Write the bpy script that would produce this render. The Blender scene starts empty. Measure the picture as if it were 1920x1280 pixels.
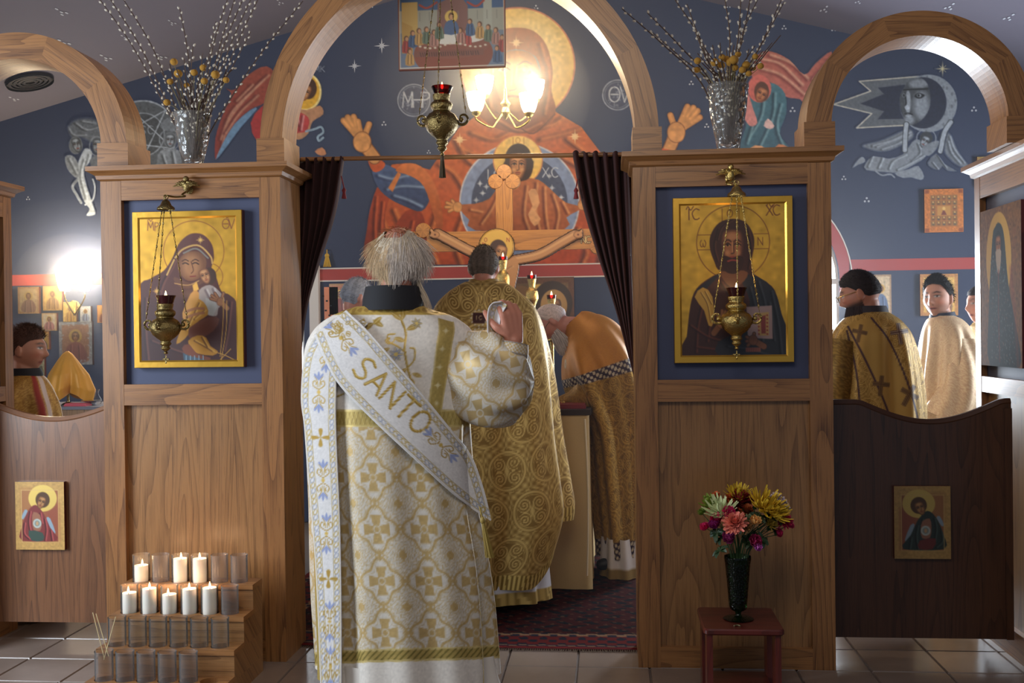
import bpy, math, random
import numpy as np
from mathutils import Vector, Matrix
PI = math.pi
SC = bpy.context.scene
COL = SC.collection
random.seed(7); RNG = np.random.default_rng(11)

# ---------------------------------------------------------------- camera
F, CAMH = 2000.0, 1.42
YAW, PITCH, ROLL = 0.0906, 0.007, -0.0126
fw = np.array([-math.sin(YAW)*math.cos(PITCH), math.cos(YAW)*math.cos(PITCH), -math.sin(PITCH)])
_r = np.cross(fw, [0, 0, 1]); _r /= np.linalg.norm(_r); _u = np.cross(_r, fw)
rt = math.cos(ROLL)*_r + math.sin(ROLL)*_u
up = math.cos(ROLL)*_u - math.sin(ROLL)*_r
EYE = np.array([0, 0, CAMH])
cd = bpy.data.cameras.new('camera'); cam = bpy.data.objects.new('camera', cd); COL.objects.link(cam)
M = Matrix.Identity(4)
for i in range(3):
    M[i][0] = rt[i]; M[i][1] = up[i]; M[i][2] = -fw[i]; M[i][3] = EYE[i]
cam.matrix_world = M
cd.sensor_width = 36; cd.lens = F/1920*36; cd.clip_start = .05; cd.clip_end = 60
SC.camera = cam

# ---------------------------------------------------------------- light
SC.view_settings.view_transform = 'Standard'; SC.view_settings.look = 'None'
SC.view_settings.gamma = 1; SC.view_settings.use_curve_mapping = False
SC.view_settings.exposure = 0.0
SC.cycles.use_denoising = True
SC.cycles.max_bounces = 8; SC.cycles.transparent_max_bounces = 24
SC.cycles.sample_clamp_indirect = 6.0
wd = bpy.data.worlds.new('world'); SC.world = wd; wd.use_nodes = True
bg = wd.node_tree.nodes['Background']; bg.inputs[0].default_value = (.72, .82, 1, 1); bg.inputs[1].default_value = .24

def area(name, loc, aim, sx, sy, power, col, spread=180):
    l = bpy.data.lights.new(name, 'AREA'); l.shape = 'RECTANGLE'; l.size = sx; l.size_y = sy
    l.energy = power; l.color = col; l.spread = math.radians(spread)
    o = bpy.data.objects.new(name, l); COL.objects.link(o); o.location = loc
    o.rotation_euler = (Vector(aim)-Vector(loc)).to_track_quat('-Z', 'Y').to_euler()
    return o
def bulb(name, loc, power, col, r=.03):
    l = bpy.data.lights.new(name, 'POINT'); l.energy = power; l.color = col; l.shadow_soft_size = r
    o = bpy.data.objects.new(name, l); COL.objects.link(o); o.location = loc
    return o
DAY = (.80, .90, 1.0)
# tall nave windows on the left, daylight through the altar windows on the right
area('nave_window_light', (-4.2, 2.6, 1.8), (-1.0, 4.3, 1.0), 1.4, 1.8, 150, DAY)
area('nave_ceiling_light', (-.4, 1.2, 3.3), (-.4, 4.6, 1.0), 1.6, 1.0, 34, (1, .90, .78))
area('altar_window_light', (1.36, 7.86, 1.40), (1.7, 5.6, 1.1), .55, 1.0, 130, DAY)
area('altar_side_window_light', (4.0, 6.4, 1.7), (0, 6.2, 1.2), 1.0, 1.4, 70, DAY)
# ---------------------------------------------------------------- helpers: photo pixel -> point on a world plane
def ray(x, y): return fw + (x-960)/F*rt - (y-640)/F*up
def W(x, y, Y):
    d = ray(x, y); return EYE + d*(Y/d[1])
def WX(x, y, X):
    d = ray(x, y); return EYE + d*(X/d[0])
def WZ(x, y, Z=0.0):
    d = ray(x, y); return EYE + d*((Z-CAMH)/d[2])
def PX(P):
    d = np.asarray(P, float)-EYE; z = d@fw
    return 960+F*(d@rt)/z, 640-F*(d@up)/z
def mpp(x, y, Y):            # metres per photo pixel at that plane
    return abs((W(x+1, y, Y)-W(x, y, Y))[0])

def lin(c):
    c = np.asarray(c, float)/255.0
    return np.where(c <= .04045, c/12.92, ((c+.055)/1.055)**2.4)

# ---------------------------------------------------------------- objects
ORG = {}
def tag(o, label=None, cat=None, group=None, kind=None):
    if label: o['label'] = label
    if cat: o['category'] = cat
    if group: o['group'] = group
    if kind: o['kind'] = kind
    return o
def thing(name, label, cat, loc=(0, 0, 0), group=None):
    o = bpy.data.objects.new(name, None); o.empty_display_size = .05; COL.objects.link(o)
    o.location = Vector(loc); ORG[o.name] = np.array(loc, float)
    return tag(o, label, cat, group)
def link(name, me, parent=None, mats=()):
    o = bpy.data.objects.new(name, me); COL.objects.link(o)
    for m in mats: me.materials.append(m)
    if parent is not None:
        o.parent = parent; ORG[o.name] = ORG.get(parent.name, np.zeros(3))
    return o
def dup(root, shift, label=None, group=None):
    def cp(o, par):
        c = o.copy(); COL.objects.link(c)
        if par is not None: c.parent = par; c.matrix_parent_inverse = o.matrix_parent_inverse.copy()
        for ch in o.children: cp(ch, c)
        return c
    r = cp(root, None); r.location = root.location + Vector(shift)
    ORG[r.name] = ORG.get(root.name, np.zeros(3)) + np.array(shift, float)
    if label: r['label'] = label
    if group: r['group'] = group
    return r

class MB:
    """collects geometry in world coordinates and links it as one mesh"""
    def __init__(s): s.v = []; s.f = []; s.uv = []; s.c = []; s.n = 0
    def add(s, V, Fc, UV=None, C=None):
        V = np.asarray(V, float).reshape(-1, 3)
        for f in Fc: s.f.append([i+s.n for i in f])
        s.v.append(V); s.n += len(V)
        s.uv.append(np.zeros((len(V), 2)) if UV is None else np.asarray(UV, float))
        s.c.append(np.ones((len(V), 4)) if C is None else (np.tile(np.append(C, 1.)[:4], (len(V), 1)) if np.ndim(C) == 1 else C))
        return s
    def box(s, x0, x1, y0, y1, z0, z1, g=2, bev=.0):
        x0, x1 = min(x0, x1), max(x0, x1); y0, y1 = min(y0, y1), max(y0, y1); z0, z1 = min(z0, z1), max(z0, z1)
        r = RNG.random(2)*7
        for ax in range(3):
            a, b = [(1, 2), (2, 0), (0, 1)][ax]
            lo = (x0, y0, z0); hi = (x1, y1, z1)
            for sd in (0, 1):
                q = []
                for (i, j) in ((0, 0), (1, 0), (1, 1), (0, 1)):
                    p = [0, 0, 0]; p[ax] = (lo, hi)[sd][ax]; p[a] = (lo, hi)[i][a]; p[b] = (lo, hi)[j][b]; q.append(p)
                q = np.array(q)
                oth = [k for k in range(3) if k != g]
                uv = np.stack([q[:, g]+r[0], q[:, oth[0]]+q[:, oth[1]]+r[1]], 1)
                s.add(q, [[0, 1, 2, 3] if sd else [3, 2, 1, 0]], uv)
        return s
    def prism(s, poly, y0, y1, g=0):      # polygon in XZ extruded along Y
        n = len(poly); p = np.asarray(poly, float); r = RNG.random(2)*7
        A = np.stack([p[:, 0], np.full(n, y0), p[:, 1]], 1); B = A.copy(); B[:, 1] = y1
        uv = (p if g == 0 else p[:, ::-1])+r
        s.add(A, [list(range(n))], uv); s.add(B, [list(range(n))[::-1]], uv)
        L = np.append(0, np.cumsum(np.linalg.norm(np.diff(np.vstack([p, p[:1]]), axis=0), axis=1)))
        for i in range(n):
            j = (i+1) % n
            s.add([A[i], B[i], B[j], A[j]], [[0, 1, 2, 3]], [(L[i], y0+r[1]), (L[i], y1+r[1]), (L[i+1], y1+r[1]), (L[i+1], y0+r[1])])
        return s
    def lathe(s, prof, c, n=20, C=None, wob=None, axis=None):   # prof: (radius, z) pairs
        pr = np.asarray(prof, float); m = len(pr); a = np.arange(n)*2*PI/n
        R = np.repeat(pr[:, :1], n, 1)
        if wob is not None: R = R*(1+wob(a[None], np.arange(m)[:, None]/(m-1)))
        V = np.stack([R*np.cos(a), R*np.sin(a), np.repeat(pr[:, 1:], n, 1)], -1)
        if axis is not None:
            q = Vector((0, 0, 1)).rotation_difference(Vector(axis)); V = V@np.array(q.to_matrix()).T
        V = V+np.asarray(c, float)
        Fc = [[i*n+j, i*n+(j+1) % n, (i+1)*n+(j+1) % n, (i+1)*n+j] for i in range(m-1) for j in range(n)]
        s.add(V, Fc, np.stack([np.repeat(a[None], m, 0).ravel(), np.repeat(pr[:, 1:], n, 1).ravel()], 1), C); return s
    def tube(s, pts, r, n=6, C=None, cap=True):
        P = np.asarray(pts, float); m = len(P); r = np.broadcast_to(np.asarray(r, float), (m,))
        T = np.gradient(P, axis=0); T /= np.linalg.norm(T, axis=1)[:, None]+1e-9
        ref = np.array([0, 0, 1.]) if abs(T[:, 2]).mean() < .8 else np.array([1., 0, 0])
        A = np.cross(T, ref); A /= np.linalg.norm(A, axis=1)[:, None]+1e-9; B = np.cross(T, A)
        a = np.arange(n)*2*PI/n
        V = P[:, None]+r[:, None, None]*(np.cos(a)[None, :, None]*A[:, None]+np.sin(a)[None, :, None]*B[:, None])
        Fc = [[i*n+j, (i+1)*n+j, (i+1)*n+(j+1) % n, i*n+(j+1) % n] for i in range(m-1) for j in range(n)]
        if cap: Fc += [list(range(n)), [(m-1)*n+j for j in range(n)][::-1]]
        L = np.append(0, np.cumsum(np.linalg.norm(np.diff(P, axis=0), axis=1)))
        s.add(V, Fc, np.stack([np.repeat(L, n), np.tile(a*r.mean(), m)], 1), C); return s
    def ell(s, c, rx, ry, rz, n=12, m=8, C=None, rot=None):
        th = np.linspace(0, PI, m+1); a = np.arange(n)*2*PI/n
        V = np.stack([np.sin(th)[:, None]*np.cos(a)*rx, np.sin(th)[:, None]*np.sin(a)*ry, np.repeat(np.cos(th)[:, None], n, 1)*rz], -1).reshape(-1, 3)
        if rot is not None: V = V@np.array(rot).T
        Fc = [[i*n+j, (i+1)*n+j, (i+1)*n+(j+1) % n, i*n+(j+1) % n] for i in range(m) for j in range(n)]
        s.add(V+np.asarray(c), Fc, None, C); return s
    def build(s, name, mat, parent=None, smooth=False, col=False, auto=48):
        me = bpy.data.meshes.new(name)
        V = np.concatenate(s.v)
        if parent is not None: V = V-ORG.get(parent.name, np.zeros(3))
        me.from_pydata(V.tolist(), [], s.f)
        UV = np.concatenate(s.uv); li = np.zeros(len(me.loops), np.int32); me.loops.foreach_get('vertex_index', li)
        ul = me.uv_layers.new(name='UVMap'); ul.data.foreach_set('uv', UV[li].astype(np.float32).ravel())
        if col:
            ca = me.color_attributes.new('Col', 'FLOAT_COLOR', 'POINT'); ca.data.foreach_set('color', np.concatenate(s.c).astype(np.float32).ravel())
        if smooth: me.polygons.foreach_set('use_smooth', np.ones(len(me.polygons), bool))
        me.update()
        if smooth and auto: me.set_sharp_from_angle(angle=math.radians(auto))
        return link(name, me, parent, [mat])

def grid(name, P, C, mat, parent=None, wrap=False, keep=None, smooth=True, flip=False):
    """P (h,w,3) world points, C (h,w,4) linear colours (alpha = metalness)"""
    h, w = P.shape[:2]; V = P.reshape(-1, 3)
    if parent is not None: V = V-ORG.get(parent.name, np.zeros(3))
    I = np.arange(h*w).reshape(h, w)
    J = np.concatenate([I, I[:, :1]], 1) if wrap else I
    Q = np.stack([J[:-1, :-1], J[1:, :-1], J[1:, 1:], J[:-1, 1:]], -1).reshape(-1, 4)
    if flip: Q = Q[:, ::-1]
    Cf = C.reshape(-1, 4)
    if keep is not None:
        k = keep.reshape(-1); Q = Q[k[Q].any(1)]
        used = np.zeros(h*w, bool); used[Q] = True; mp = np.cumsum(used)-1
        V = V[used]; Cf = Cf[used]; Q = mp[Q]
    me = bpy.data.meshes.new(name); n = len(Q)
    me.vertices.add(len(V)); me.vertices.foreach_set('co', V.astype(np.float32).ravel())
    me.loops.add(4*n); me.loops.foreach_set('vertex_index', Q.astype(np.int32).ravel())
    me.polygons.add(n); me.polygons.foreach_set('loop_start', np.arange(0, 4*n, 4, dtype=np.int32))
    me.update(calc_edges=True)
    if smooth: me.polygons.foreach_set('use_smooth', np.ones(n, bool))
    ca = me.color_attributes.new('Col', 'FLOAT_COLOR', 'POINT'); ca.data.foreach_set('color', Cf.astype(np.float32).ravel())
    me.validate()
    return link(name, me, parent, [mat])

def crom(pts, n, closed=False):
    """Catmull-Rom resample of rows of pts to n samples"""
    P = np.asarray(pts, float)
    if P.ndim == 1: P = P[:, None]
    m = len(P)
    if closed: E = np.vstack([P[-1:], P, P[:2]]); t = np.linspace(0, m, n, endpoint=False)
    else: E = np.vstack([2*P[0]-P[1], P, 2*P[-1]-P[-2]]); t = np.linspace(0, m-1, n)
    k = np.minimum(t.astype(int), (m if closed else m-1)-1); x = (t-k)[:, None]
    a, b, c, d = E[k], E[k+1], E[k+2], E[k+3]
    return .5*(2*b+(c-a)*x+(2*a-5*b+4*c-d)*x*x+(3*b-a-3*c+d)*x**3)

# ---------------------------------------------------------------- a small painter: shapes onto an array
class Cv:
    def __init__(s, x0, y0, x1, y1, k=1.0, bg=(50, 56, 80), m=0.0):
        s.x0, s.y0, s.k = x0, y0, k
        s.h, s.w = int((y1-y0)*k)+1, int((x1-x0)*k)+1
        s.a = np.empty((s.h, s.w, 4)); s.a[..., :3] = bg; s.a[..., 3] = m
        s.mk = np.zeros((s.h, s.w)); s.clip = None
    def _bb(s, P, pad):
        P = np.asarray(P, float)
        i0 = max(0, int((P[:, 0].min()-pad-s.x0)*s.k)); i1 = min(s.w, int((P[:, 0].max()+pad-s.x0)*s.k)+2)
        j0 = max(0, int((P[:, 1].min()-pad-s.y0)*s.k)); j1 = min(s.h, int((P[:, 1].max()+pad-s.y0)*s.k)+2)
        if i1 <= i0 or j1 <= j0: return None
        X, Y = np.meshgrid(s.x0+np.arange(i0, i1)/s.k, s.y0+np.arange(j0, j1)/s.k)
        return i0, i1, j0, j1, X, Y
    def _put(s, b, al, col, m, mark=True):
        i0, i1, j0, j1 = b[:4]
        if s.clip is not None: al = al*s.clip[j0:j1, i0:i1]
        A = s.a[j0:j1, i0:i1]
        if np.ndim(col) == 2 or (isinstance(col, tuple) and np.ndim(col[0]) == 1 and len(col) == 2 and np.ndim(col[1]) == 1):
            col = np.asarray(col, float); t = np.clip((b[5]-b[5].min())/max(1e-6, np.ptp(b[5])), 0, 1)[..., None]
            col = col[0]*(1-t)+col[1]*t
        A[..., :3] += (np.asarray(col, float)-A[..., :3])*al[..., None]
        A[..., 3] += (m-A[..., 3])*al
        if mark: s.mk[j0:j1, i0:i1] = np.maximum(s.mk[j0:j1, i0:i1], al)
    def _dist(s, P, X, Y, closed):
        D = np.full(X.shape, 1e9); n = len(P)
        for i in range(n if closed else n-1):
            (ax, ay), (bx, by) = P[i], P[(i+1) % n]
            dx, dy = bx-ax, by-ay; L = dx*dx+dy*dy+1e-9
            t = np.clip(((X-ax)*dx+(Y-ay)*dy)/L, 0, 1)
            D = np.minimum(D, (X-ax-t*dx)**2+(Y-ay-t*dy)**2)
        return np.sqrt(D)
    def poly(s, P, col, a=1.0, soft=.8, m=0.0, sm=0, line=None, lw=1.0):
        P = np.asarray(P, float)
        if sm: P = crom(P, len(P)*sm, True)
        b = s._bb(P, soft+1)
        if b is None: return np.zeros((s.h, s.w))
        X, Y = b[4:]; ins = np.zeros(X.shape, bool); n = len(P)
        for i in range(n):
            (ax, ay), (bx, by) = P[i], P[(i+1) % n]
            if ay == by: continue
            ins ^= ((ay > Y) != (by > Y)) & (X < (bx-ax)*(Y-ay)/(by-ay)+ax)
        D = s._dist(P, X, Y, True); sd = np.where(ins, D, -D)
        al = np.clip(.5+sd/(2*soft), 0, 1)
        s._put(b, al*a, col, m)
        if line is not None: s._put(b, np.clip(lw/2+.5-D, 0, 1), line, 0)
        out = np.zeros((s.h, s.w)); out[b[2]:b[3], b[0]:b[1]] = al
        return out
    def line(s, P, col, w=1.5, a=1.0, m=0.0, sm=0, soft=.5, mark=True):
        P = np.asarray(P, float)
        if sm and len(P) > 2: P = crom(P, len(P)*sm)
        b = s._bb(P, w+soft+1)
        if b is None: return
        D = s._dist(P, b[4], b[5], False)
        s._put(b, np.clip((w/2+soft-D)/(2*soft), 0, 1)*a, col, m, mark)
    def ell(s, cx, cy, rx, ry, col, a=1.0, soft=.8, m=0.0, rot=0.0, ring=0.0, mark=True):
        R = max(rx, ry)+soft+ring
        b = s._bb([(cx-R, cy-R), (cx+R, cy+R)], 1)
        if b is None: return np.zeros((s.h, s.w))
        c, q = math.cos(rot), math.sin(rot); X = b[4]-cx; Y = b[5]-cy
        U = X*c+Y*q; V = -X*q+Y*c; e = np.sqrt((U/rx)**2+(V/ry)**2)+1e-9
        sd = (1-e)*np.sqrt(U*U+V*V)/e
        sd = np.where(e < 1e-3, min(rx, ry), sd)
        if ring: sd = ring/2-np.abs(sd)
        al = np.clip(.5+sd/(2*soft), 0, 1); s._put(b, al*a, col, m, mark)
        out = np.zeros((s.h, s.w)); out[b[2]:b[3], b[0]:b[1]] = al
        return out
    def rect(s, x0, y0, x1, y1, col, a=1.0, soft=.6, m=0.0): return s.poly([(x0, y0), (x1, y0), (x1, y1), (x0, y1)], col, a, soft, m)
    def text(s, t, x, y, h, col, w=1.5, dx=None, slant=0.0, dirv=(1, 0), m=0.0):
        ux, uy = dirv; vx, vy = -uy, ux
        for ch in t:
            for st in GLY.get(ch, []):
                q = [(x+(gx*h*.8+slant*(1-gy)*h)*ux+gy*h*vx, y+(gx*h*.8+slant*(1-gy)*h)*uy+gy*h*vy) for gx, gy in st]
                s.line(q, col, w, m=m, sm=3 if len(q) > 3 else 0)
            d = dx or h*.95; x += d*ux; y += d*uy
    def noise(s, amt, seed=1, scale=6):
        r = np.random.default_rng(seed); n = r.normal(size=(s.h//scale+2, s.w//scale+2))
        yi = np.arange(s.h)/scale; xi = np.arange(s.w)/scale
        j = yi.astype(int); i = xi.astype(int); fy = (yi-j)[:, None]; fx = (xi-i)[None]
        N = (n[j][:, i]*(1-fx)+n[j][:, i+1]*fx)*(1-fy)+(n[j+1][:, i]*(1-fx)+n[j+1][:, i+1]*fx)*fy
        s.a[..., :3] *= 1+amt*N[..., None]
    def sample(s, x, y, ch=None):
        A = s.a if ch is None else ch
        u = np.clip((np.asarray(x)-s.x0)*s.k, 0, s.w-1.001); v = np.clip((np.asarray(y)-s.y0)*s.k, 0, s.h-1.001)
        i = u.astype(int); j = v.astype(int); p = u-i; q = v-j
        if A.ndim == 3: p = p[..., None]; q = q[..., None]
        return (A[j, i]*(1-p)+A[j, i+1]*p)*(1-q)+(A[j+1, i]*(1-p)+A[j+1, i+1]*p)*q
def tolin(c4):
    o = np.array(c4, float); o[..., :3] = lin(np.clip(o[..., :3], 0, 255)); return o
_circ = [(.5+.45*math.sin(t), .5-.5*math.cos(t)) for t in np.linspace(0, 2*PI, 13)]
GLY = {'S': [[(.9, .12), (.55, 0), (.2, .15), (.25, .4), (.7, .58), (.85, .82), (.5, 1), (.1, .88)]],
 'A': [[(.05, 1), (.5, 0)], [(.5, 0), (.95, 1)], [(.22, .65), (.78, .65)]], 'N': [[(.1, 1), (.1, 0)], [(.1, 0), (.9, 1)], [(.9, 1), (.9, 0)]],
 'T': [[(.05, 0), (.95, 0)], [(.5, 0), (.5, 1)]], 'O': [_circ], 'I': [[(.5, 0), (.5, 1)]],
 'C': [[(.9, .1), (.5, 0), (.15, .25), (.1, .55), (.3, .92), (.6, 1), (.9, .88)]],
 'X': [[(.1, 0), (.9, 1)], [(.9, 0), (.1, 1)]], 'M': [[(.05, 1), (.15, 0)], [(.15, 0), (.5, .7)], [(.5, .7), (.85, 0)], [(.85, 0), (.95, 1)]],
 'P': [[(.3, 1), (.3, 0)], [(.3, 0), (.8, .05), (.85, .3), (.6, .48), (.3, .5)]], 'H': [[(.1, 0), (.1, 1)], [(.9, 0), (.9, 1)], [(.1, .5), (.9, .5)]],
 'Q': [_circ, [(.2, .5), (.8, .5)]], 'V': [[(.1, 0), (.45, 1)], [(.45, 1), (.9, 0)]], 'Y': [[(.1, 0), (.5, .5)], [(.9, 0), (.5, .5)], [(.5, .5), (.5, 1)]],
 'w': [[(.25, .2), (.05, .55), (.2, 1), (.45, .95), (.5, .6), (.55, .95), (.8, 1), (.95, .55), (.75, .2)]], '~': [[(.0, .5), (.25, .2), (.6, .6), (1, .2)]],
 'K': [[(.15, 0), (.15, 1)], [(.9, 0), (.15, .55)], [(.35, .45), (.95, 1)]]}

# ---------------------------------------------------------------- materials
def nmat(name):
    m = bpy.data.materials.new(name); m.use_nodes = True; nt = m.node_tree
    return m, nt, nt.nodes['Principled BSDF']
def plain(name, col, rough=.5, metal=0.0, bump=0.0, bscale=60, spec=None, var=0.0, vscale=5, sub=None):
    m, nt, b = nmat(name); N = nt.nodes; L = nt.links
    c = tuple(lin(col))+(1,); b.inputs['Base Color'].default_value = c
    b.inputs['Roughness'].default_value = rough; b.inputs['Metallic'].default_value = metal
    if spec is not None: b.inputs['Specular IOR Level'].default_value = spec
    tc = N.new('ShaderNodeTexCoord')
    if var:
        n = N.new('ShaderNodeTexNoise'); n.inputs['Scale'].default_value = vscale; n.inputs['Detail'].default_value = 5
        L.new(tc.outputs['Object'], n.inputs['Vector'])
        mx = N.new('ShaderNodeMix'); mx.data_type = 'RGBA'; mx.inputs[6].default_value = tuple(x*(1-var) for x in c[:3])+(1,); mx.inputs[7].default_value = tuple(min(1, x*(1+var)) for x in c[:3])+(1,)
        L.new(n.outputs['Fac'], mx.inputs[0]); L.new(mx.outputs[2], b.inputs['Base Color'])
    if bump:
        n = N.new('ShaderNodeTexNoise'); n.inputs['Scale'].default_value = bscale; n.inputs['Detail'].default_value = 3
        L.new(tc.outputs['Object'], n.inputs['Vector'])
        bp = N.new('ShaderNodeBump'); bp.inputs['Strength'].default_value = bump; bp.inputs['Distance'].default_value = .01
        L.new(n.outputs['Fac'], bp.inputs['Height']); L.new(bp.outputs['Normal'], b.inputs['Normal'])
    if sub: b.inputs['Subsurface Weight'].default_value = sub; b.inputs['Subsurface Radius'].default_value = (.02, .01, .006)
    return m
def vcol(name, rough=.6, bump=0.0, bscale=300, mrough=.35, spec=.3):
    """colour from the mesh's own paint; its alpha says how metallic the paint is"""
    m, nt, b = nmat(name); N = nt.nodes; L = nt.links
    a = N.new('ShaderNodeAttribute'); a.attribute_name = 'Col'
    L.new(a.outputs['Color'], b.inputs['Base Color']); L.new(a.outputs['Alpha'], b.inputs['Metallic'])
    mr = N.new('ShaderNodeMapRange'); mr.inputs[3].default_value = rough; mr.inputs[4].default_value = mrough
    L.new(a.outputs['Alpha'], mr.inputs[0]); L.new(mr.outputs[0], b.inputs['Roughness'])
    b.inputs['Specular IOR Level'].default_value = spec
    if bump:
        tc = N.new('ShaderNodeTexCoord'); n = N.new('ShaderNodeTexNoise'); n.inputs['Scale'].default_value = bscale
        L.new(tc.outputs['Object'], n.inputs['Vector']); bp = N.new('ShaderNodeBump'); bp.inputs['Strength'].default_value = bump; bp.inputs['Distance'].default_value = .004
        L.new(n.outputs['Fac'], bp.inputs['Height']); L.new(bp.outputs['Normal'], b.inputs['Normal'])
    return m
def wood(name, light, dark, rough=.38, scale=1.0, coat=.15):
    m, nt, b = nmat(name); N = nt.nodes; L = nt.links
    uv = N.new('ShaderNodeUVMap'); uv.uv_map = 'UVMap'
    def noise(sx, sy, sc, det, dist=0):
        mp = N.new('ShaderNodeMapping'); mp.inputs['Scale'].default_value = (sx*scale, sy*scale, 1); L.new(uv.outputs[0], mp.inputs[0])
        n = N.new('ShaderNodeTexNoise'); n.inputs['Scale'].default_value = sc; n.inputs['Detail'].default_value = det; n.inputs['Distortion'].default_value = dist
        L.new(mp.outputs[0], n.inputs['Vector']); return n
    def math_(op, a, bb):
        q = N.new('ShaderNodeMath'); q.operation = op
        for k, x in enumerate((a, bb)):
            if hasattr(x, 'links'): L.new(x, q.inputs[k])
            else: q.inputs[k].default_value = x
        return q.outputs[0]
    big = noise(.55, 7.0, 1.0, 1.5, .35)              # cathedral figure: rings of a slow field
    rings = math_('FRACT', math_('MULTIPLY', big.outputs['Fac'], 12.0), 0.0)
    ringl = math_('POWER', rings, 3.0)
    fine = noise(5, 260, 1.0, 3)                  # pores
    por = math_('GREATER_THAN', fine.outputs['Fac'], .56)
    tone = noise(.6, 3.0, 1.0, 2)
    f = math_('ADD', math_('MULTIPLY', ringl, .55), math_('MULTIPLY', por, .36))
    f = math_('ADD', f, math_('MULTIPLY', math_('SUBTRACT', tone.outputs['Fac'], .5), .7))
    mx = N.new('ShaderNodeMix'); mx.data_type = 'RGBA'; mx.clamp_factor = True
    mx.inputs[6].default_value = tuple(lin(light))+(1,); mx.inputs[7].default_value = tuple(lin(dark))+(1,)
    L.new(f, mx.inputs[0]); L.new(mx.outputs[2], b.inputs['Base Color'])
    b.inputs['Roughness'].default_value = rough; b.inputs['Coat Weight'].default_value = coat; b.inputs['Coat Roughness'].default_value = .25
    bp = N.new('ShaderNodeBump'); bp.inputs['Strength'].default_value = .12; bp.inputs['Distance'].default_value = .002; bp.invert = True
    L.new(f, bp.inputs['Height']); L.new(bp.outputs['Normal'], b.inputs['Normal'])
    return m
def emit(name, col, strength):
    m, nt, b = nmat(name); e = nt.nodes.new('ShaderNodeEmission'); e.inputs[0].default_value = tuple(col)+(1,); e.inputs[1].default_value = strength
    nt.links.new(e.outputs[0], nt.nodes['Material Output'].inputs[0]); return m
def glass(name, tint=(.95, .97, .96), gloss=.25, rough=.05, bump=0.0, bscale=40, film=0.0):
    m, nt, b = nmat(name); N = nt.nodes; L = nt.links
    t = N.new('ShaderNodeBsdfTransparent'); t.inputs[0].default_value = tuple(tint)+(1,)
    g = N.new('ShaderNodeBsdfGlossy'); g.inputs['Roughness'].default_value = rough
    lw = N.new('ShaderNodeLayerWeight'); lw.inputs[0].default_value = gloss
    mx = N.new('ShaderNodeMixShader'); L.new(lw.outputs['Fresnel'], mx.inputs[0]); L.new(t.outputs[0], mx.inputs[1]); L.new(g.outputs[0], mx.inputs[2])
    if bump:
        tc = N.new('ShaderNodeTexCoord'); n = N.new('ShaderNodeTexVoronoi'); n.inputs['Scale'].default_value = bscale; L.new(tc.outputs['Object'], n.inputs['Vector'])
        bp = N.new('ShaderNodeBump'); bp.inputs['Strength'].default_value = bump; bp.inputs['Distance'].default_value = .01; L.new(n.outputs['Distance'], bp.inputs['Height'])
        L.new(bp.outputs[0], g.inputs['Normal']); L.new(bp.outputs[0], lw.inputs['Normal'])
    out = mx.outputs[0]
    if film:      # thin film of soot and wax
        d = N.new('ShaderNodeBsdfDiffuse'); d.inputs[0].default_value = (.55, .52, .50, 1); m2 = N.new('ShaderNodeMixShader'); m2.inputs[0].default_value = film
        L.new(out, m2.inputs[1]); L.new(d.outputs[0], m2.inputs[2]); out = m2.outputs[0]
    L.new(out, N['Material Output'].inputs[0]); return m
OAK = wood('oak', (150, 103, 59), (84, 50, 26))
OAKDK = wood('oak_panel', (148, 106, 64), (90, 58, 32))
OAKBR = wood('brown_oak', (122, 80, 50), (72, 44, 27))
WALNUT = wood('dark_oak', (70, 42, 27), (36, 20, 13))
CHERRY = wood('red_stained_wood', (88, 31, 24), (52, 18, 14), rough=.28, coat=.4)
BLUE = (46, 56, 83)
M_BLUE = plain('blue_wall_paint', BLUE, .75)
M_CEIL = plain('blue_ceiling_paint', (92, 88, 102), .8)
M_PANELBLUE = plain('blue_panel_paint', (58, 64, 92), .6)
M_PAINT = vcol('painted_plaster', .75)
M_ICON = vcol('icon_paint', .38, spec=.5, mrough=.30)
M_CLOTH = vcol('embroidered_cloth', .75, bump=.12, bscale=900, mrough=.42)
M_SILK = vcol('brocade', .55, bump=.04, bscale=500, mrough=.36)
M_SKIN = vcol('skin', .5, spec=.4)
M_HAIR = vcol('hair', .7, spec=.15)
M_VC = vcol('painted_colour', .5)
M_BRASS = plain('brass', (190, 164, 100), .26, 1.0, .45, 160)
M_BRASSDK = plain('dull_brass', (128, 110, 70), .34, 1.0, .45, 160)
M_GOLD = plain('gilded_frame', (214, 164, 66), .32, .85, .05, 40)
M_RED = plain('red_band_paint', (168, 62, 56), .7)
M_WHITE = plain('white_paint', (216, 208, 200), .6)
M_BLACK = plain('black_cloth', (22, 22, 28), .8)
M_WAX = plain('white_wax', (236, 226, 214), .45, sub=.3)
M_FLAME = emit('flame', (1, .62, .25), 14)
M_FLAMELOW = emit('small_flame', (1, .66, .3), 9)
M_GLASS = glass('clear_glass', (.96, .97, .97), .13, .10, film=.04)
M_SMOKE = glass('sooty_glass', (.93, .92, .92), .13, .12, film=.08)
M_CRYSTAL = glass('cut_crystal', (.92, .92, .90), .30, .10, .6, 45, film=.10)
M_GREENGL = glass('green_glass', (.16, .36, .18), .3, .05, .25, 120)
M_REDGL = glass('ruby_glass', (.55, .05, .06), .3, .06)
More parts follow.
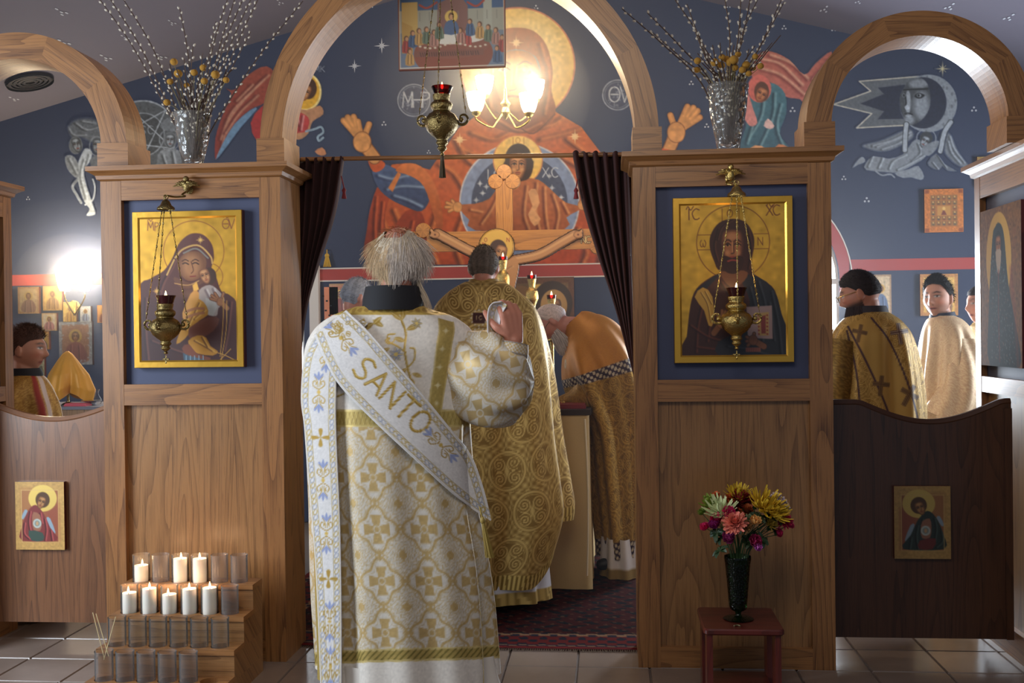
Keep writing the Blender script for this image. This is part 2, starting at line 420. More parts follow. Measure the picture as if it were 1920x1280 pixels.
# ================================================================ the room
YB = 8.0                                    # altar back wall
Xc = -.655                                  # middle of the royal doors
def struct(o): return tag(o, kind='structure')
def onto(x, y, Y=YB):
    p = W(x, y, Y); return p[0], p[2]
(lx0, lz0), (lx1, lz1) = onto(0, 228), onto(545, 60)
(rx0, rz0), (rx1, rz1) = onto(1331, 4), onto(1814, 114)
sl = (lz1-lz0)/(lx1-lx0); sr = (rz1-rz0)/(rx1-rx0)
ridx = (rz0-sr*rx0-lz0+sl*lx0)/(sl-sr); ridz = lz0+sl*(ridx-lx0)
XL, XR = -5.4, 4.4
zL = lz0+sl*(XL-lx0); zR = rz0+sr*(XR-rx0)
YF = 1.2                                    # the nave goes on, open, behind the camera
stone = plain('floor_stone', (132, 116, 106), .22, 0, .05, 30, var=.22, vscale=4)
grout = plain('grout', (100, 88, 82), .8)
fl = struct(MB().box(XL, XR, YF, YB+.2, -.06, -.006).build('floor', grout))
for a in range(13):
    for b in range(18):
        x = -3.20+.305*b; y = 3.62+.305*a
        if y > 5.6 and a < 12 and b > 3: continue
        if a > 6: continue
        t = .0005+.0015*RNG.random()
        mb = MB(); c = .0035; x1 = x+.305; y1 = y+.305
        V = [(x+c, y+c, -.006), (x1-c, y+c, -.006), (x1-c, y1-c, -.006), (x+c, y1-c, -.006)]
        V += [(x+c+.003, y+c+.003, t), (x1-c-.003, y+c+.003, t), (x1-c-.003, y1-c-.003, t), (x+c+.003, y1-c-.003, t)]
        mb.add(V, [[4, 5, 6, 7], [0, 1, 5, 4], [1, 2, 6, 5], [2, 3, 7, 6], [3, 0, 4, 7]])
        mb.build('floor_tile', stone, fl)
# ---- back wall: gable with two arched windows
def arch_loop(cx, sill, spring, r, n=20):
    return [(cx-r, sill), (cx+r, sill)]+[(cx+r*math.cos(t), spring+r*math.sin(t)) for t in np.linspace(0, PI, n)]
import bmesh
wr = 173*mpp(1400, 530, YB)
wcx1, wsp = onto(1400, 530); wcx0, _ = onto(410, 545)
SILL = .85
loops = [[(XL, 0), (XR, 0), (XR, zR), (ridx, ridz), (XL, zL)], arch_loop(wcx0, SILL, wsp, wr), arch_loop(wcx1, SILL, wsp, wr)]
bm = bmesh.new(); es = []
for lp in loops:
    vs = [bm.verts.new((x, YB, z)) for x, z in lp]
    es += [bm.edges.new((vs[i], vs[(i+1) % len(vs)])) for i in range(len(vs))]
bmesh.ops.triangle_fill(bm, edges=es, use_beauty=True)
bmesh.ops.recalc_face_normals(bm, faces=bm.faces[:])
if bm.faces and sum(f.normal.y for f in bm.faces) > 0: bmesh.ops.reverse_faces(bm, faces=bm.faces[:])
bnd = [e for e in bm.edges if len(e.link_faces) == 1]
ex = bmesh.ops.extrude_edge_only(bm, edges=bnd)
for v in [g for g in ex['geom'] if isinstance(g, bmesh.types.BMVert)]: v.co.y += .2
me = bpy.data.meshes.new('wall_back'); bm.to_mesh(me); bm.free()
wall_back = struct(link('wall_back', me, None, [M_BLUE]))
struct(MB().box(XL-.15, XL, 3.9, YB+.2, 0, zL).build('wall_left', M_BLUE))
struct(MB().box(XR, XR+.15, 2.6, YB+.2, 0, zR).build('wall_right', M_BLUE))
T = .12
ce = struct(MB().prism([(XL, zL), (ridx, ridz), (XR, zR), (XR, zR+T), (ridx, ridz+T), (XL, zL+T)], YF, YB+.2).build('ceiling', M_CEIL))
M_SKY = emit('bright_window_glass', (.86, .93, 1.0), 4.0)
for k, cx in enumerate((wcx0, wcx1)):
    w = thing('window_%d' % (k+1), None, None, (cx, YB+.16, SILL)); w['kind'] = 'structure'
    lp = arch_loop(cx, SILL, wsp, wr)
    MB().prism([(x, z) for x, z in lp], YB+.045, YB+.05).build('pane', M_SKY, w)
    fr = MB()
    out = arch_loop(cx, SILL, wsp, wr); inn = arch_loop(cx, SILL+.02, wsp, wr-.02)
    A = [(x, YB+.03, z) for x, z in out]+[(x, YB+.03, z) for x, z in inn]; n = len(out)
    fr.add(A, [[i, (i+1) % n, n+(i+1) % n, n+i] for i in range(n)])
    fr.box(cx-.02, cx+.02, YB+.025, YB+.04, SILL, wsp+wr); fr.box(cx-wr, cx+wr, YB+.025, YB+.04, wsp-.02, wsp+.02)
    fr.build('window_frame', M_WHITE, w)
wn = struct(MB().box(4.36, 4.39, 5.6, 6.9, .9, 2.2).build('window_3', M_SKY))
# white casing post of the left window seen between curtain and mural
pL = W(583, 500, YB); pR = W(600, 500, YB)
zt = W(590, 498, YB)[2]
struct(MB().box(pL[0], pR[0], YB-.06, YB, .3, zt).build('trim_3', M_WHITE))
# red band with its two cream lines; over each window it turns into an arch
bt, bb = onto(870, 500)[1], onto(870, 521)[1]
def seg(name, z0, z1, mat, e, xa, xb): return struct(MB().box(xa, xb, YB-e, YB+.01, z0, z1).build(name, mat))
xs0, xs1, xs2 = wcx0-wr-.14, wcx0+wr+.10, onto(1592, 500)[0]
for (a, b) in ((XL, xs0), (pR[0], wcx1-wr-.16), (xs2, XR)):
    seg('trim_1', bb, bt, M_RED, .006, a, b)
    if a == pR[0]:
        seg('trim_2', bt, bt+.010, M_WHITE, .008, a, b); seg('trim_2', bb-.010, bb, M_WHITE, .008, a, b)
for cx in (wcx0, wcx1):
    for nm, r0, r1, e, mt in (('trim_1', wr, wr+.085, .006, M_RED), ('trim_2', wr+.085, wr+.094, .008, M_WHITE)):
        a = np.linspace(-.12, PI+.12, 40); o1 = [(cx+r1*math.cos(t), wsp+r1*math.sin(t)) for t in a]; o0 = [(cx+r0*math.cos(t), wsp+r0*math.sin(t)) for t in a[::-1]]
        mb = MB(); n = len(a)
        V = [(x, YB-e, z) for x, z in o1]+[(x, YB-e, z) for x, z in o0[::-1]]
        mb.add(V, [[i, n+i, n+i+1, i+1] for i in range(n-1)])
        struct(mb.build(nm, mt))
# round black vent in the left slope of the ceiling
nrm = np.array([-sl, 0, 1.])/math.hypot(1, sl)
d = ray(55, 150); P0 = np.array([lx0, 0, lz0]); t = ((P0-EYE)@nrm)/(d@nrm); vp = EYE+d*t
vent = thing('ceiling_vent', 'round dark vent set in the sloping ceiling behind the left arch', 'vent', vp)
R_v = 42*t/F
vb = MB().lathe([(R_v*1.0, -.03), (R_v*1.03, -.012), (R_v*.9, -.006), (R_v*.86, -.02)], vp-nrm*0, 28, axis=nrm); vb.build('rim', M_BLACK, vent, True)
vb = MB()
for q in (.2, .4, .6, .8): vb.lathe([(R_v*q, -.022), (R_v*(q+.1), -.012), (R_v*(q+.12), -.02), (R_v*q, -.022)], vp, 28, axis=nrm)
vb.lathe([(.001, -.01), (R_v*.9, -.01)], vp, 28, axis=nrm)
vb.build('grille', plain('vent_metal', (38, 36, 42), .5), vent)
# ================================================================ the icon screen
YP = 4.541; PD = .30; HB = 2.118; HT = 2.178
def cornice(mb, x0, x1, y0, y1, z0, z1):
    prof = [(.0, z0), (.012, z0+.006), (.016, z0+.022), (.034, z0+.034), (.046, z0+.040), (.046, z1)]
    for k in range(len(prof)-1):
        e0, a = prof[k]; e1, b = prof[k+1]
        if b-a < 1e-6: continue
        A = [(x0-e0, y0-e0, a), (x1+e0, y0-e0, a), (x1+e0, y1+e0, a), (x0-e0, y1+e0, a)]; B = [(x0-e1, y0-e1, b), (x1+e1, y0-e1, b), (x1+e1, y1+e1, b), (x0-e1, y1+e1, b)]
        r = RNG.random()*5
        for i in range(4):
            j = (i+1) % 4; L = abs(A[i][0]-A[j][0])+abs(A[i][1]-A[j][1])
            mb.add([A[i], A[j], B[j], B[i]], [[0, 1, 2, 3]], [(0+r, a*3), (L+r, a*3), (L+r, b*3+e1), (r, b*3+e1)])
    e = .046; mb.add([(x0-e, y0-e, z1), (x1+e, y0-e, z1), (x1+e, y1+e, z1), (x0-e, y1+e, z1)], [[0, 1, 2, 3]], [(0, 0), (x1-x0, 0), (x1-x0, .4), (0, .4)])
    return mb
zr = lambda y: W(1380, y, YP)[2]
Z_TOPRAIL, Z_BLUE0, Z_MID0, Z_BOT = zr(347), zr(711), zr(752), zr(1215)
def pier(x0, x1, label):
    t = thing('screen_pier', label, 'screen pier', ((x0+x1)/2, YP+.15, 0))
    sw = .094; y0, y1 = YP, YP+PD
    for a, b in ((x0, x0+sw), (x1-sw, x1)): MB().box(a, b, y0, y1, 0, HB-.001).build('stile', OAK, t)
    for z0, z1 in ((Z_TOPRAIL, HB), (Z_MID0, Z_BLUE0), (0, Z_BOT)):
        MB().box(x0+sw, x1-sw, y0+.001, y0+.05, z0, z1, g=0).build('rail', OAK, t)
    MB().box(x0+sw, x1-sw, y0+.028, y0+.05, Z_BOT, Z_MID0).build('wood_panel', OAKDK, t)
    bp = MB().box(x0+sw, x1-sw, y0+.030, y0+.05, Z_BLUE0, Z_TOPRAIL).build('blue_panel', M_PANELBLUE, t); bp['label'] = 'dark blue recessed panel'
    MB().box(x0+sw, x1-sw, y1-.02, y1, 0, HB-.001).build('back_panel', OAKDK, t)
    cornice(MB(), x0, x1, y0, y1, HB, HT).build('cornice', OAK, t)
    return t
xa, xb, xc, xd = .109, .927, -1.419, -2.233
pier(xd, xc, 'oak pier left of the royal doors, with candle rack at its foot')
pier(xa, xb, 'oak pier right of the royal doors, with red stool at its foot')
# arches: each a ring of jointed boards with two base blocks
def arch(cx, zc, r0, r1, zb, y0, y1, n, label, bw=.0, grain=OAK):
    t = thing('wooden_arch', label, 'arch', (cx, (y0+y1)/2, zb))
    for k in range(n):
        a = np.linspace(PI*k/n, PI*(k+1)/n, 13); m = MB(); N = len(a); off = RNG.random(2)*5
        ro = lambda R: np.stack([cx+R*np.cos(a), zc+R*np.sin(a)], 1)
        I, O = ro(r0), ro(r1); mid = (a[0]+a[-1])/2; ux, uz = -math.sin(mid), math.cos(mid)
        def uvp(P): q = P-np.array([cx, zc]); return np.stack([q@[ux, uz]+off[0], q@[math.cos(mid), math.sin(mid)]+off[1]], 1)
        for Y, fl_ in ((y0, 0), (y1, 1)):
            V = np.concatenate([np.c_[I[:, 0], np.full(N, Y), I[:, 1]], np.c_[O[:, 0], np.full(N, Y), O[:, 1]]])
            m.add(V, [[i, i+1, N+i+1, N+i] if fl_ else [i, N+i, N+i+1, i+1] for i in range(N-1)], np.concatenate([uvp(I), uvp(O)]))
        for Q, fl_ in ((I, 0), (O, 1)):
            R = r1 if fl_ else r0
            V = np.concatenate([np.c_[Q[:, 0], np.full(N, y0), Q[:, 1]], np.c_[Q[:, 0], np.full(N, y1), Q[:, 1]]])
            uv = np.concatenate([np.c_[a*R, np.full(N, off[1])], np.c_[a*R, np.full(N, off[1]+y1-y0)]])
            m.add(V, [[i, N+i, N+i+1, i+1] if fl_ else [i, i+1, N+i+1, N+i] for i in range(N-1)], uv)
        m.build('arch_board', grain, t)
    for s in (-1, 1):
        hb = zb+.11
        if zc > hb: MB().box(cx+s*r0, cx+s*r1, y0, y1, hb, zc).build('arch_leg', grain, t)
        e = .012; MB().box(cx+s*(r0-e), cx+s*(r1+e+bw), y0-e, y1+e, zb, hb, g=0).build('base_block', grain, t)
    return t
YA0, YA1 = YP+.03, YP+.24
def arc_px(cx, cy, r0, r1, Y): c = W(cx, cy, Y); k = mpp(cx, cy, Y); return c[0], c[2], r0*k, r1*k
c = arc_px(855, 262, 331, 374, YA0)
arch(c[0], c[1], c[2], c[3], HT+.002, YA0, YA1, 7, 'large central oak arch over the royal doors, springing from both piers')
c = arc_px(1724, 228, 166, 214, YA0)
arch(c[0], c[1], c[2], c[3], HT+.002, YA0, YA1, 5, 'oak arch over the right side gate, framing the painted moon')
c2 = arc_px(28, 278, 160, 207, YA0)
arch(c2[0], c2[1], c2[2], c2[3], HT+.002, YA0, YA1, 5, 'oak arch over the left side gate, cut by the picture edge')
# side gates with a dipped top edge
YG = 4.74
def gate(x0, x1, zb, zside, zdip, cxs, hw, mat, label, stile):
    t = thing('side_gate', label, 'gate', ((x0+x1)/2, YG, zb))
    N = 36; X = np.linspace(x0, x1, N); top = zside-(zside-zdip)*np.clip(np.cos((X-cxs)/hw*PI/2), 0, 1)**1.0*(np.abs(X-cxs) < hw)
    mb = MB(); r = RNG.random(2)*5
    for Y, s in ((YG, 0), (YG+.035, 1)):
        V = np.concatenate([np.c_[X, np.full(N, Y), np.full(N, zb)], np.c_[X, np.full(N, Y), top]])
        mb.add(V, [[i, i+1, N+i+1, N+i] if not s else [i, N+i, N+i+1, i+1] for i in range(N-1)], np.c_[V[:, 2]+r[0], V[:, 0]+r[1]])
    V = np.concatenate([np.c_[X, np.full(N, YG), top], np.c_[X, np.full(N, YG+.035), top]])
    mb.add(V, [[i, i+1, N+i+1, N+i] for i in range(N-1)], np.c_[V[:, 0], V[:, 1]])
    V = np.concatenate([np.c_[X, np.full(N, YG), np.full(N, zb)], np.c_[X, np.full(N, YG+.035), np.full(N, zb)]])
    mb.add(V, [[i, N+i, N+i+1, i+1] for i in range(N-1)], np.c_[V[:, 0], V[:, 1]])
    mb.build('gate_leaf', mat, t)
    tr = MB().tube(np.c_[X, np.full(N, YG+.017), top+.004], .02, 6); tr.build('top_molding', mat, t, True)
    if stile: MB().box(x1-.03, x1, YG-.012, YG, zb, zside-.02).build('edge_strip', mat, t)
    return t
gR0, gR1 = xb, W(1897, 900, YG)[0]
gd = W(1745, 795, YG); ge = W(1892, 756, YG); gb = W(1730, 1196, YG)
gate(gR0+.004, gR1, gb[2], ge[2], gd[2], gd[0], W(1880, 795, YG)[0]-gd[0], WALNUT, 'dark brown side gate on the right with a dipped top edge', True)
gd = W(100, 790, YG); ge = W(186, 752, YG); gb = W(100, 1166, YG)
gL0 = gd[0]-(xd-gd[0]); hwL = (xd-gd[0])*1.02
gate(gL0, xd-.004, gb[2], ge[2], gd[2], gd[0], hwL, OAKBR, 'brown oak side gate on the left with dipped top edge', False)
# return piers at both ends, standing square to the screen
def return_pier(xf, sgn, y0, y1, label):
    """face in the plane X = xf looking toward -sgn"""
    t = thing('return_pier', label, 'screen pier', (xf+sgn*.1, (y0+y1)/2, 0)); th = .20*sgn; sw = .07
    for a, b in ((y0, y0+sw), (y1-sw, y1)): MB().box(xf, xf+th, a, b, 0, HB-.001).build('stile', OAK, t)
    for z0, z1 in ((HB-.10, HB), (Z_MID0, Z_BLUE0-.02), (0, .12)): MB().box(xf+.001*sgn, xf+.06*sgn, y0+sw, y1-sw, z0, z1, g=1).build('rail', OAK, t)
    MB().box(xf+.028*sgn, xf+.06*sgn, y0+sw, y1-sw, .12, Z_MID0).build('wood_panel', OAKDK, t)
    MB().box(xf+.028*sgn, xf+.06*sgn, y0+sw, y1-sw, Z_BLUE0-.02, HB-.10).build('blue_panel', M_PANELBLUE, t)
    cornice(MB(), min(xf, xf+th), max(xf, xf+th), y0, y1, HB, HT).build('cornice', OAK, t)
    return t
XRT = W(1898, 900, YG)[0]
yr1 = WX(1829, 600, XRT)[1]
return_pier(XRT, 1, YG-.62, yr1, 'oak pier at the right edge carrying a dark monk icon')
MB().box(XRT-.03, XRT, YG-.03, YG+.05, 0, HB-.2).build
yl1 = WX(24, 600, gL0)[1]
return_pier(gL0, -1, YG-.2, yl1, 'oak pier at the left picture edge, only its far side in view')
print('gL0', gL0, 'yl1', yl1, 'XRT', XRT, 'yr1', yr1, 'ridge', ridx, ridz, zL, zR, 'win', wcx0, wcx1, wr, wsp)
# ================================================================ wall paintings (flat paint on the altar wall)
WB = BLUE
def wall_paint(cv, name, label, cat, Y, step, group=None, m_off=.004):
    """paint lies on the wall only where the canvas was touched"""
    xs = np.arange(cv.x0, cv.x0+cv.w/cv.k, step); ys = np.arange(cv.y0, cv.y0+cv.h/cv.k, step)
    X, Yp = np.meshgrid(xs, ys)
    D = fw[None, None]+((X-960)/F)[..., None]*rt-((Yp-640)/F)[..., None]*up
    P = EYE+D*((Y-m_off)/D[..., 1])[..., None]
    C = tolin(cv.sample(X, Yp)); K = cv.sample(X, Yp, cv.mk) > .02
    o = grid(name, P, C, M_PAINT, None, keep=K, flip=False)
    return tag(o, label, cat, group)
def star4(cv, x, y, r, col=(196, 200, 205)):
    for a in (0, PI/2): cv.poly([(x+r*math.cos(a), y+r*math.sin(a)), (x+1.6*math.cos(a+PI/2), y+1.6*math.sin(a+PI/2)), (x-r*math.cos(a), y-r*math.sin(a)), (x-1.6*math.cos(a+PI/2), y-1.6*math.sin(a+PI/2))], col)
    q = r*.55
    for a in (PI/4, 3*PI/4): cv.line([(x+q*math.cos(a), y+q*math.sin(a)), (x-q*math.cos(a), y-q*math.sin(a))], col, 1.1)
def dots(cv, x, y, col=(185, 190, 200), r=2.0):
    for dx, dy in ((0, -4), (-4, 3), (4, 3)): cv.ell(x+dx, y+dy, r, r, col)
def folds(cv, clip, segs, dark, light, w=5, sm=5):
    cv.clip = clip
    for q in segs:
        q = np.asarray(q, float)
        cv.line(q, dark, w, .9, sm=sm, soft=w*.45); cv.line(q+[w*.9, -w*.2], light, w*.7, .8, sm=sm, soft=w*.4)
    cv.clip = None
def face(cv, cx, cy, w, h, skin, dark, light, rot=0.0, eye=True):
    """iconic face: egg with shaded edge, long nose, almond eyes, small mouth"""
    c, s = math.cos(rot), math.sin(rot)
    R = lambda pts: [(cx+x*w*c-y*h*s, cy+x*w*s+y*h*c) for x, y in pts]
    k = cv.poly(R([(-.48, -.3), (-.3, -.5), (.3, -.5), (.48, -.3), (.46, .1), (.3, .4), (0, .55), (-.3, .4), (-.46, .1)]), dark, sm=4)
    cv.clip = k
    cv.poly(R([(-.38, -.34), (-.2, -.46), (.22, -.46), (.36, -.3), (.35, .1), (.2, .36), (0, .47), (-.22, .36), (-.36, .1)]), skin, sm=4, soft=w*.06+.6)
    cv.ell(*R([(0, -.32)])[0], w*.24, h*.10, light, .6, soft=w*.06+.5); 
    for sx in (-1, 1): cv.ell(*R([(sx*.22, .12)])[0], w*.10, h*.07, light, .6, soft=w*.05+.5)
    lw = max(1.0, w*.05)
    if eye:
        for sx in (-1, 1):
            cv.line(R([(sx*.36, -.17), (sx*.2, -.235), (sx*.07, -.19)]), dark, lw*1.3, sm=3)
            cv.poly(R([(sx*.34, -.08), (sx*.2, -.14), (sx*.09, -.08), (sx*.2, -.045)]), light, .9, sm=3)
            cv.ell(*R([(sx*.21, -.09)])[0], w*.055, w*.055, (30, 18, 14)); cv.line(R([(sx*.36, -.08), (sx*.2, -.145), (sx*.08, -.085)]), (40, 24, 18), lw, sm=3)
    cv.line(R([(.07, -.16), (.05, .0), (.06, .12), (-.05, .15)]), dark, lw, sm=3); cv.line(R([(-.0, -.16), (.0, .1)]), light, lw, .7)
    cv.line(R([(-.12, .25), (0, .235), (.12, .25)]), (130, 50, 40), lw*1.3, sm=3); cv.line(R([(-.07, .31), (.07, .31)]), dark, lw*.8)
    cv.clip = None
def hand_paint(cv, palm, tips, thumb, w, col, dk, wrist=None):
    px_, py_ = palm
    if wrist: cv.line([palm, wrist], dk, w*2.5); cv.line([palm, wrist], col, w*2.1)
    for t in tips+[thumb]:
        cv.line([palm, t], dk, w+2.2, sm=0); 
    for t in tips+[thumb]:
        cv.line([palm, t], col, w, soft=1.0)
        mx = (palm[0]*.35+t[0]*.65, palm[1]*.35+t[1]*.65); cv.line([mx, t], tuple(min(255, c*1.14) for c in col), w*.4, .7)
    cv.ell(px_, py_, w*1.75, w*2.0, dk); cv.ell(px_, py_, w*1.6, w*1.85, col)
    cv.ell(px_-w*.7, py_+w*.6, w*.7, w*.9, tuple(min(255, c*1.12) for c in col), .8, soft=2); cv.ell(px_+w*.7, py_+w*.9, w*.6, w*.7, tuple(min(255, c*1.12) for c in col), .8, soft=2)
# ---- the large praying mother with child
cv = Cv(630, -12, 1330, 505, 1.0, WB)
G1, G2 = (224, 182, 98), (240, 214, 150)
OR1, OR2, OR3 = (150, 78, 38), (190, 104, 52), (98, 46, 28)
REDM, REDD = (172, 70, 36), (104, 38, 26)
SK, SKD = (196, 138, 82), (128, 78, 44)
cv.ell(970, 122, 109, 109, (196, 120, 90)); h = cv.ell(970, 122, 106, 106, G1)
cv.clip = h; cv.ell(1010, 60, 60, 60, G2, .6, soft=40); cv.clip = None
# mantle: shoulders, arms, hanging drapery
mant = [(905, 208), (860, 240), (836, 275), (806, 318), (762, 306), (735, 308), (712, 345), (697, 385), (690, 430), (686, 496), (1196, 496), (1186, 420), (1170, 360), (1150, 318), (1122, 280), (1090, 238), (1036, 206)]
k = cv.poly(mant, (OR2, REDM))
folds(cv, k, [[(880, 250), (920, 262), (950, 250)], [(860, 280), (910, 300)], [(1010, 262), (1060, 250), (1090, 240)], [(1000, 240), (1030, 235), (1050, 222)], [(850, 262), (872, 300), (900, 318)], [(1060, 262), (1110, 300)], [(1040, 290), (1100, 330), (1130, 400)], [(820, 310), (850, 330), (870, 380), (850, 450), (860, 496)], [(1110, 330), (1130, 420), (1120, 496)], [(1150, 350), (1165, 430), (1160, 496)], [(790, 330), (815, 390), (800, 450), (815, 496)], [(705, 400), (720, 440), (712, 496)], [(735, 395), (750, 440), (742, 496)], [(770, 430), (785, 460), (778, 496)], [(1080, 430), (1095, 470), (1088, 496)]], OR3, (214, 128, 66), 8)
k2 = cv.poly([(690, 496), (688, 430), (697, 380), (712, 345), (735, 352), (722, 400), (728, 440), (760, 396), (790, 398), (800, 440), (806, 496)], (REDM, REDD), sm=3)
folds(cv, k2, [[(704, 370), (700, 430), (704, 496)], [(716, 380), (712, 440), (722, 496)], [(748, 430), (742, 470), (746, 496)], [(772, 416), (764, 460), (772, 496)]], (88, 30, 20), (204, 98, 52), 5)
# her left sleeve: blue with pale highlights, gold cuff, raised hand
k = cv.poly([(698, 316), (722, 308), (745, 318), (776, 326), (800, 340), (806, 372), (790, 396), (762, 388), (730, 372), (708, 350)], ((74, 92, 130), (52, 62, 92)), sm=3)
folds(cv, k, [[(706, 330), (730, 336), (760, 330)], [(722, 356), (750, 350), (790, 352)], [(735, 368), (760, 376), (786, 388)]], (40, 48, 78), (150, 172, 196), 6)
cv.poly([(728, 352), (746, 322), (752, 326), (736, 360)], (196, 116, 60)); cv.poly([(690, 300), (704, 296), (722, 306), (716, 318), (700, 322)], (186, 84, 44), sm=3)
k = cv.poly([(742, 320), (760, 306), (790, 312), (815, 345), (830, 400), (826, 450), (812, 400), (795, 350), (770, 330)], ((206, 116, 58), (150, 74, 40)), sm=3)
hand_paint(cv, (679, 266), [(644, 226), (652, 220), (663, 219), (671, 228)], (692, 233), 10, SK, SKD, (702, 296))
hand_paint(cv, (1268, 248), [(1289, 200), (1300, 202), (1308, 208), (1312, 220)], (1257, 216), 10, SK, SKD, (1252, 286))
cv.poly([(1232, 276), (1262, 282), (1262, 292), (1228, 292)], (186, 84, 44))
# head under the veil
veil = [(968, 52), (936, 58), (912, 84), (900, 130), (902, 180), (896, 212), (930, 240), (984, 250), (1024, 236), (1042, 208), (1034, 170), (1036, 130), (1024, 84), (1000, 58)]
k = cv.poly(veil, ((160, 92, 56), (136, 70, 40)), sm=4)
folds(cv, k, [[(920, 90), (912, 140), (916, 200)], [(1022, 110), (1026, 160), (1018, 214)], [(1010, 84), (1020, 120)], [(930, 226), (970, 246), (1010, 232)]], (108, 54, 34), (196, 122, 78), 6)
fc = [(936, 104), (966, 94), (998, 102), (1010, 130), (1006, 166), (990, 198), (966, 210), (944, 196), (928, 160), (926, 128)]
cv.poly([(930, 110), (966, 92), (1004, 106), (1014, 136), (1004, 120), (966, 104), (936, 118), (924, 140)], (104, 122, 140), sm=3)
k = cv.poly(fc, (150, 92, 52), sm=3); cv.clip = k
cv.ell(968, 150, 34, 50, (206, 146, 88), soft=10); cv.ell(960, 124, 22, 9, (228, 176, 116), .8, soft=6); cv.clip = None
for x in (944, 984): cv.line([(x-13, 122), (x, 115), (x+12, 120)], (110, 60, 36), 3, sm=3); cv.poly([(x-11, 131), (x, 125), (x+11, 131), (x, 135)], (214, 180, 130), sm=3); cv.ell(x, 130, 4, 4, (62, 50, 36)); cv.line([(x-12, 131), (x, 124), (x+12, 131)], (84, 48, 30), 2, sm=3)
cv.line([(970, 122), (966, 150), (968, 166), (956, 170)], (128, 76, 44), 3, sm=3); cv.line([(961, 124), (959, 160)], (232, 184, 126), 3)
cv.line([(950, 182), (962, 180), (974, 182)], (150, 60, 44), 3.5, sm=3); cv.line([(936, 214), (966, 234), (1000, 216)], (116, 62, 40), 3, sm=3)
cv.line([(930, 210), (966, 232), (1000, 250), (1040, 214)], (110, 60, 40), 3, sm=4)
for x, y in ((968, 80), (862, 262), (1078, 256)): star4(cv, x, y, 13, (232, 196, 140)); cv.ell(x, y, 6, 6, (232, 196, 140), .8)
# medallion with the child
CX, CY = 974, 380
cv.ell(CX, CY, 113, 113, (190, 186, 190)); cv.ell(CX, CY, 110, 110, (128, 142, 172)); k = cv.ell(CX, CY, 90, 90, (70, 76, 98))
for x, y in ((900, 344), (893, 375), (905, 362), (1035, 352), (1043, 374), (1052, 370), (1048, 392), (912, 350), (1030, 330)): star4(cv, x, y, 6, (180, 184, 190))
cv.text('IC', 908, 318, 18, (190, 194, 200), 1.8); cv.text('XC', 1016, 314, 18, (190, 194, 200), 1.8)
cv.ell(971, 300, 47, 47, (204, 130, 84)); k = cv.ell(971, 300, 45, 45, (232, 186, 92)); cv.clip = k; cv.ell(985, 280, 26, 26, (246, 214, 140), .6, soft=16); cv.clip = None
cv.line([(962, 258), (962, 270)], (190, 130, 60), 1.5); cv.line([(982, 258), (982, 270)], (190, 130, 60), 1.5); cv.ell(971, 263, 4, 5, (190, 130, 60), ring=1.5)
rb = [(948, 338), (932, 352), (918, 372), (890, 382), (862, 384), (868, 400), (880, 412), (892, 432), (1056, 432), (1062, 408), (1078, 398), (1092, 388), (1062, 380), (1040, 362), (1018, 342), (996, 334)]
k = cv.poly(rb, ((176, 102, 56), (160, 86, 50)), sm=2)
folds(cv, k, [[(935, 356), (920, 390), (900, 420)], [(950, 350), (940, 390), (930, 430)], [(1004, 344), (1000, 390), (1008, 430)], [(1018, 352), (1020, 400), (1024, 430)], [(1034, 366), (1044, 400), (1040, 430)], [(1052, 380), (1062, 400)], [(880, 394), (900, 398)], [(985, 350), (980, 400), (988, 430)]], (112, 56, 34), (222, 158, 100), 5)
cv.poly([(990, 360), (1004, 354), (1012, 380), (1004, 396), (1014, 410), (1002, 424), (990, 402), (998, 386)], (214, 156, 104), sm=2)
cv.ell(972, 298, 25, 29, (56, 34, 22)); cv.poly([(948, 300), (946, 326), (958, 338), (986, 338), (998, 322), (996, 296)], (62, 38, 24), sm=3)
face(cv, 971, 312, 33, 48, (186, 124, 74), (98, 58, 34), (216, 164, 108))
hand_paint(cv, (858, 388), [(838, 380), (836, 388), (842, 396)], (848, 376), 5, SK, SKD); hand_paint(cv, (1092, 384), [(1102, 372), (1106, 380), (1106, 388)], (1094, 372), 5, SK, SKD)
# name medallions
for x, r, t in ((776, 31, 'MHP'), (1158, 29, 'QV')):
    y = 188 if x < 900 else 178
    k = cv.ell(x, y, r, r, (64, 70, 92)); cv.ell(x, y, r-1, r-1, (150, 156, 166), ring=2)
    cv.ell(x, y, r-5, r-5, (120, 126, 140), ring=1)
    cv.text(t, x-(22 if len(t) > 2 else 17), y-15, 28, (176, 180, 186), 2.6, dx=16 if len(t) > 2 else 20)
    for q in range(26):
        a = RNG.random()*6.28; rr = r*.8*RNG.random()**.5; cv.ell(x+rr*math.cos(a), y+rr*math.sin(a), 2.4, 1.2, (130, 136, 150), .7, rot=a)
cv.noise(.05, 3, 5)
wall_paint(cv, 'mural', 'large wall painting of a haloed mother with raised hands and child in medallion', 'mural', YB, 1.35)
# ---- red winged angel at the left of the great arch
cv = Cv(396, 112, 615, 305, 1.0, WB)
k = cv.poly([(404, 300), (404, 258), (418, 214), (434, 178), (424, 166), (440, 168), (466, 140), (500, 124), (520, 150), (500, 190), (470, 205), (440, 232), (418, 268)], ((150, 74, 58), (132, 52, 46)), sm=3)
folds(cv, k, [[(412, 280), (424, 230), (452, 190), (490, 150)], [(410, 262), (430, 212), (470, 170), (500, 142)], [(420, 250), (446, 212), (480, 180)], [(440, 190), (470, 160)]], (104, 44, 40), (206, 158, 128), 5)
cv.poly([(404, 300), (418, 268), (440, 232), (470, 206), (482, 204), (452, 238), (424, 276)], (106, 140, 172), sm=2)
cv.poly([(470, 230), (490, 200), (520, 190), (500, 250), (480, 262)], (168, 52, 52), sm=2)
cv.ell(572, 172, 31, 36, (238, 214, 140)); cv.ell(572, 172, 27, 32, (218, 166, 52))
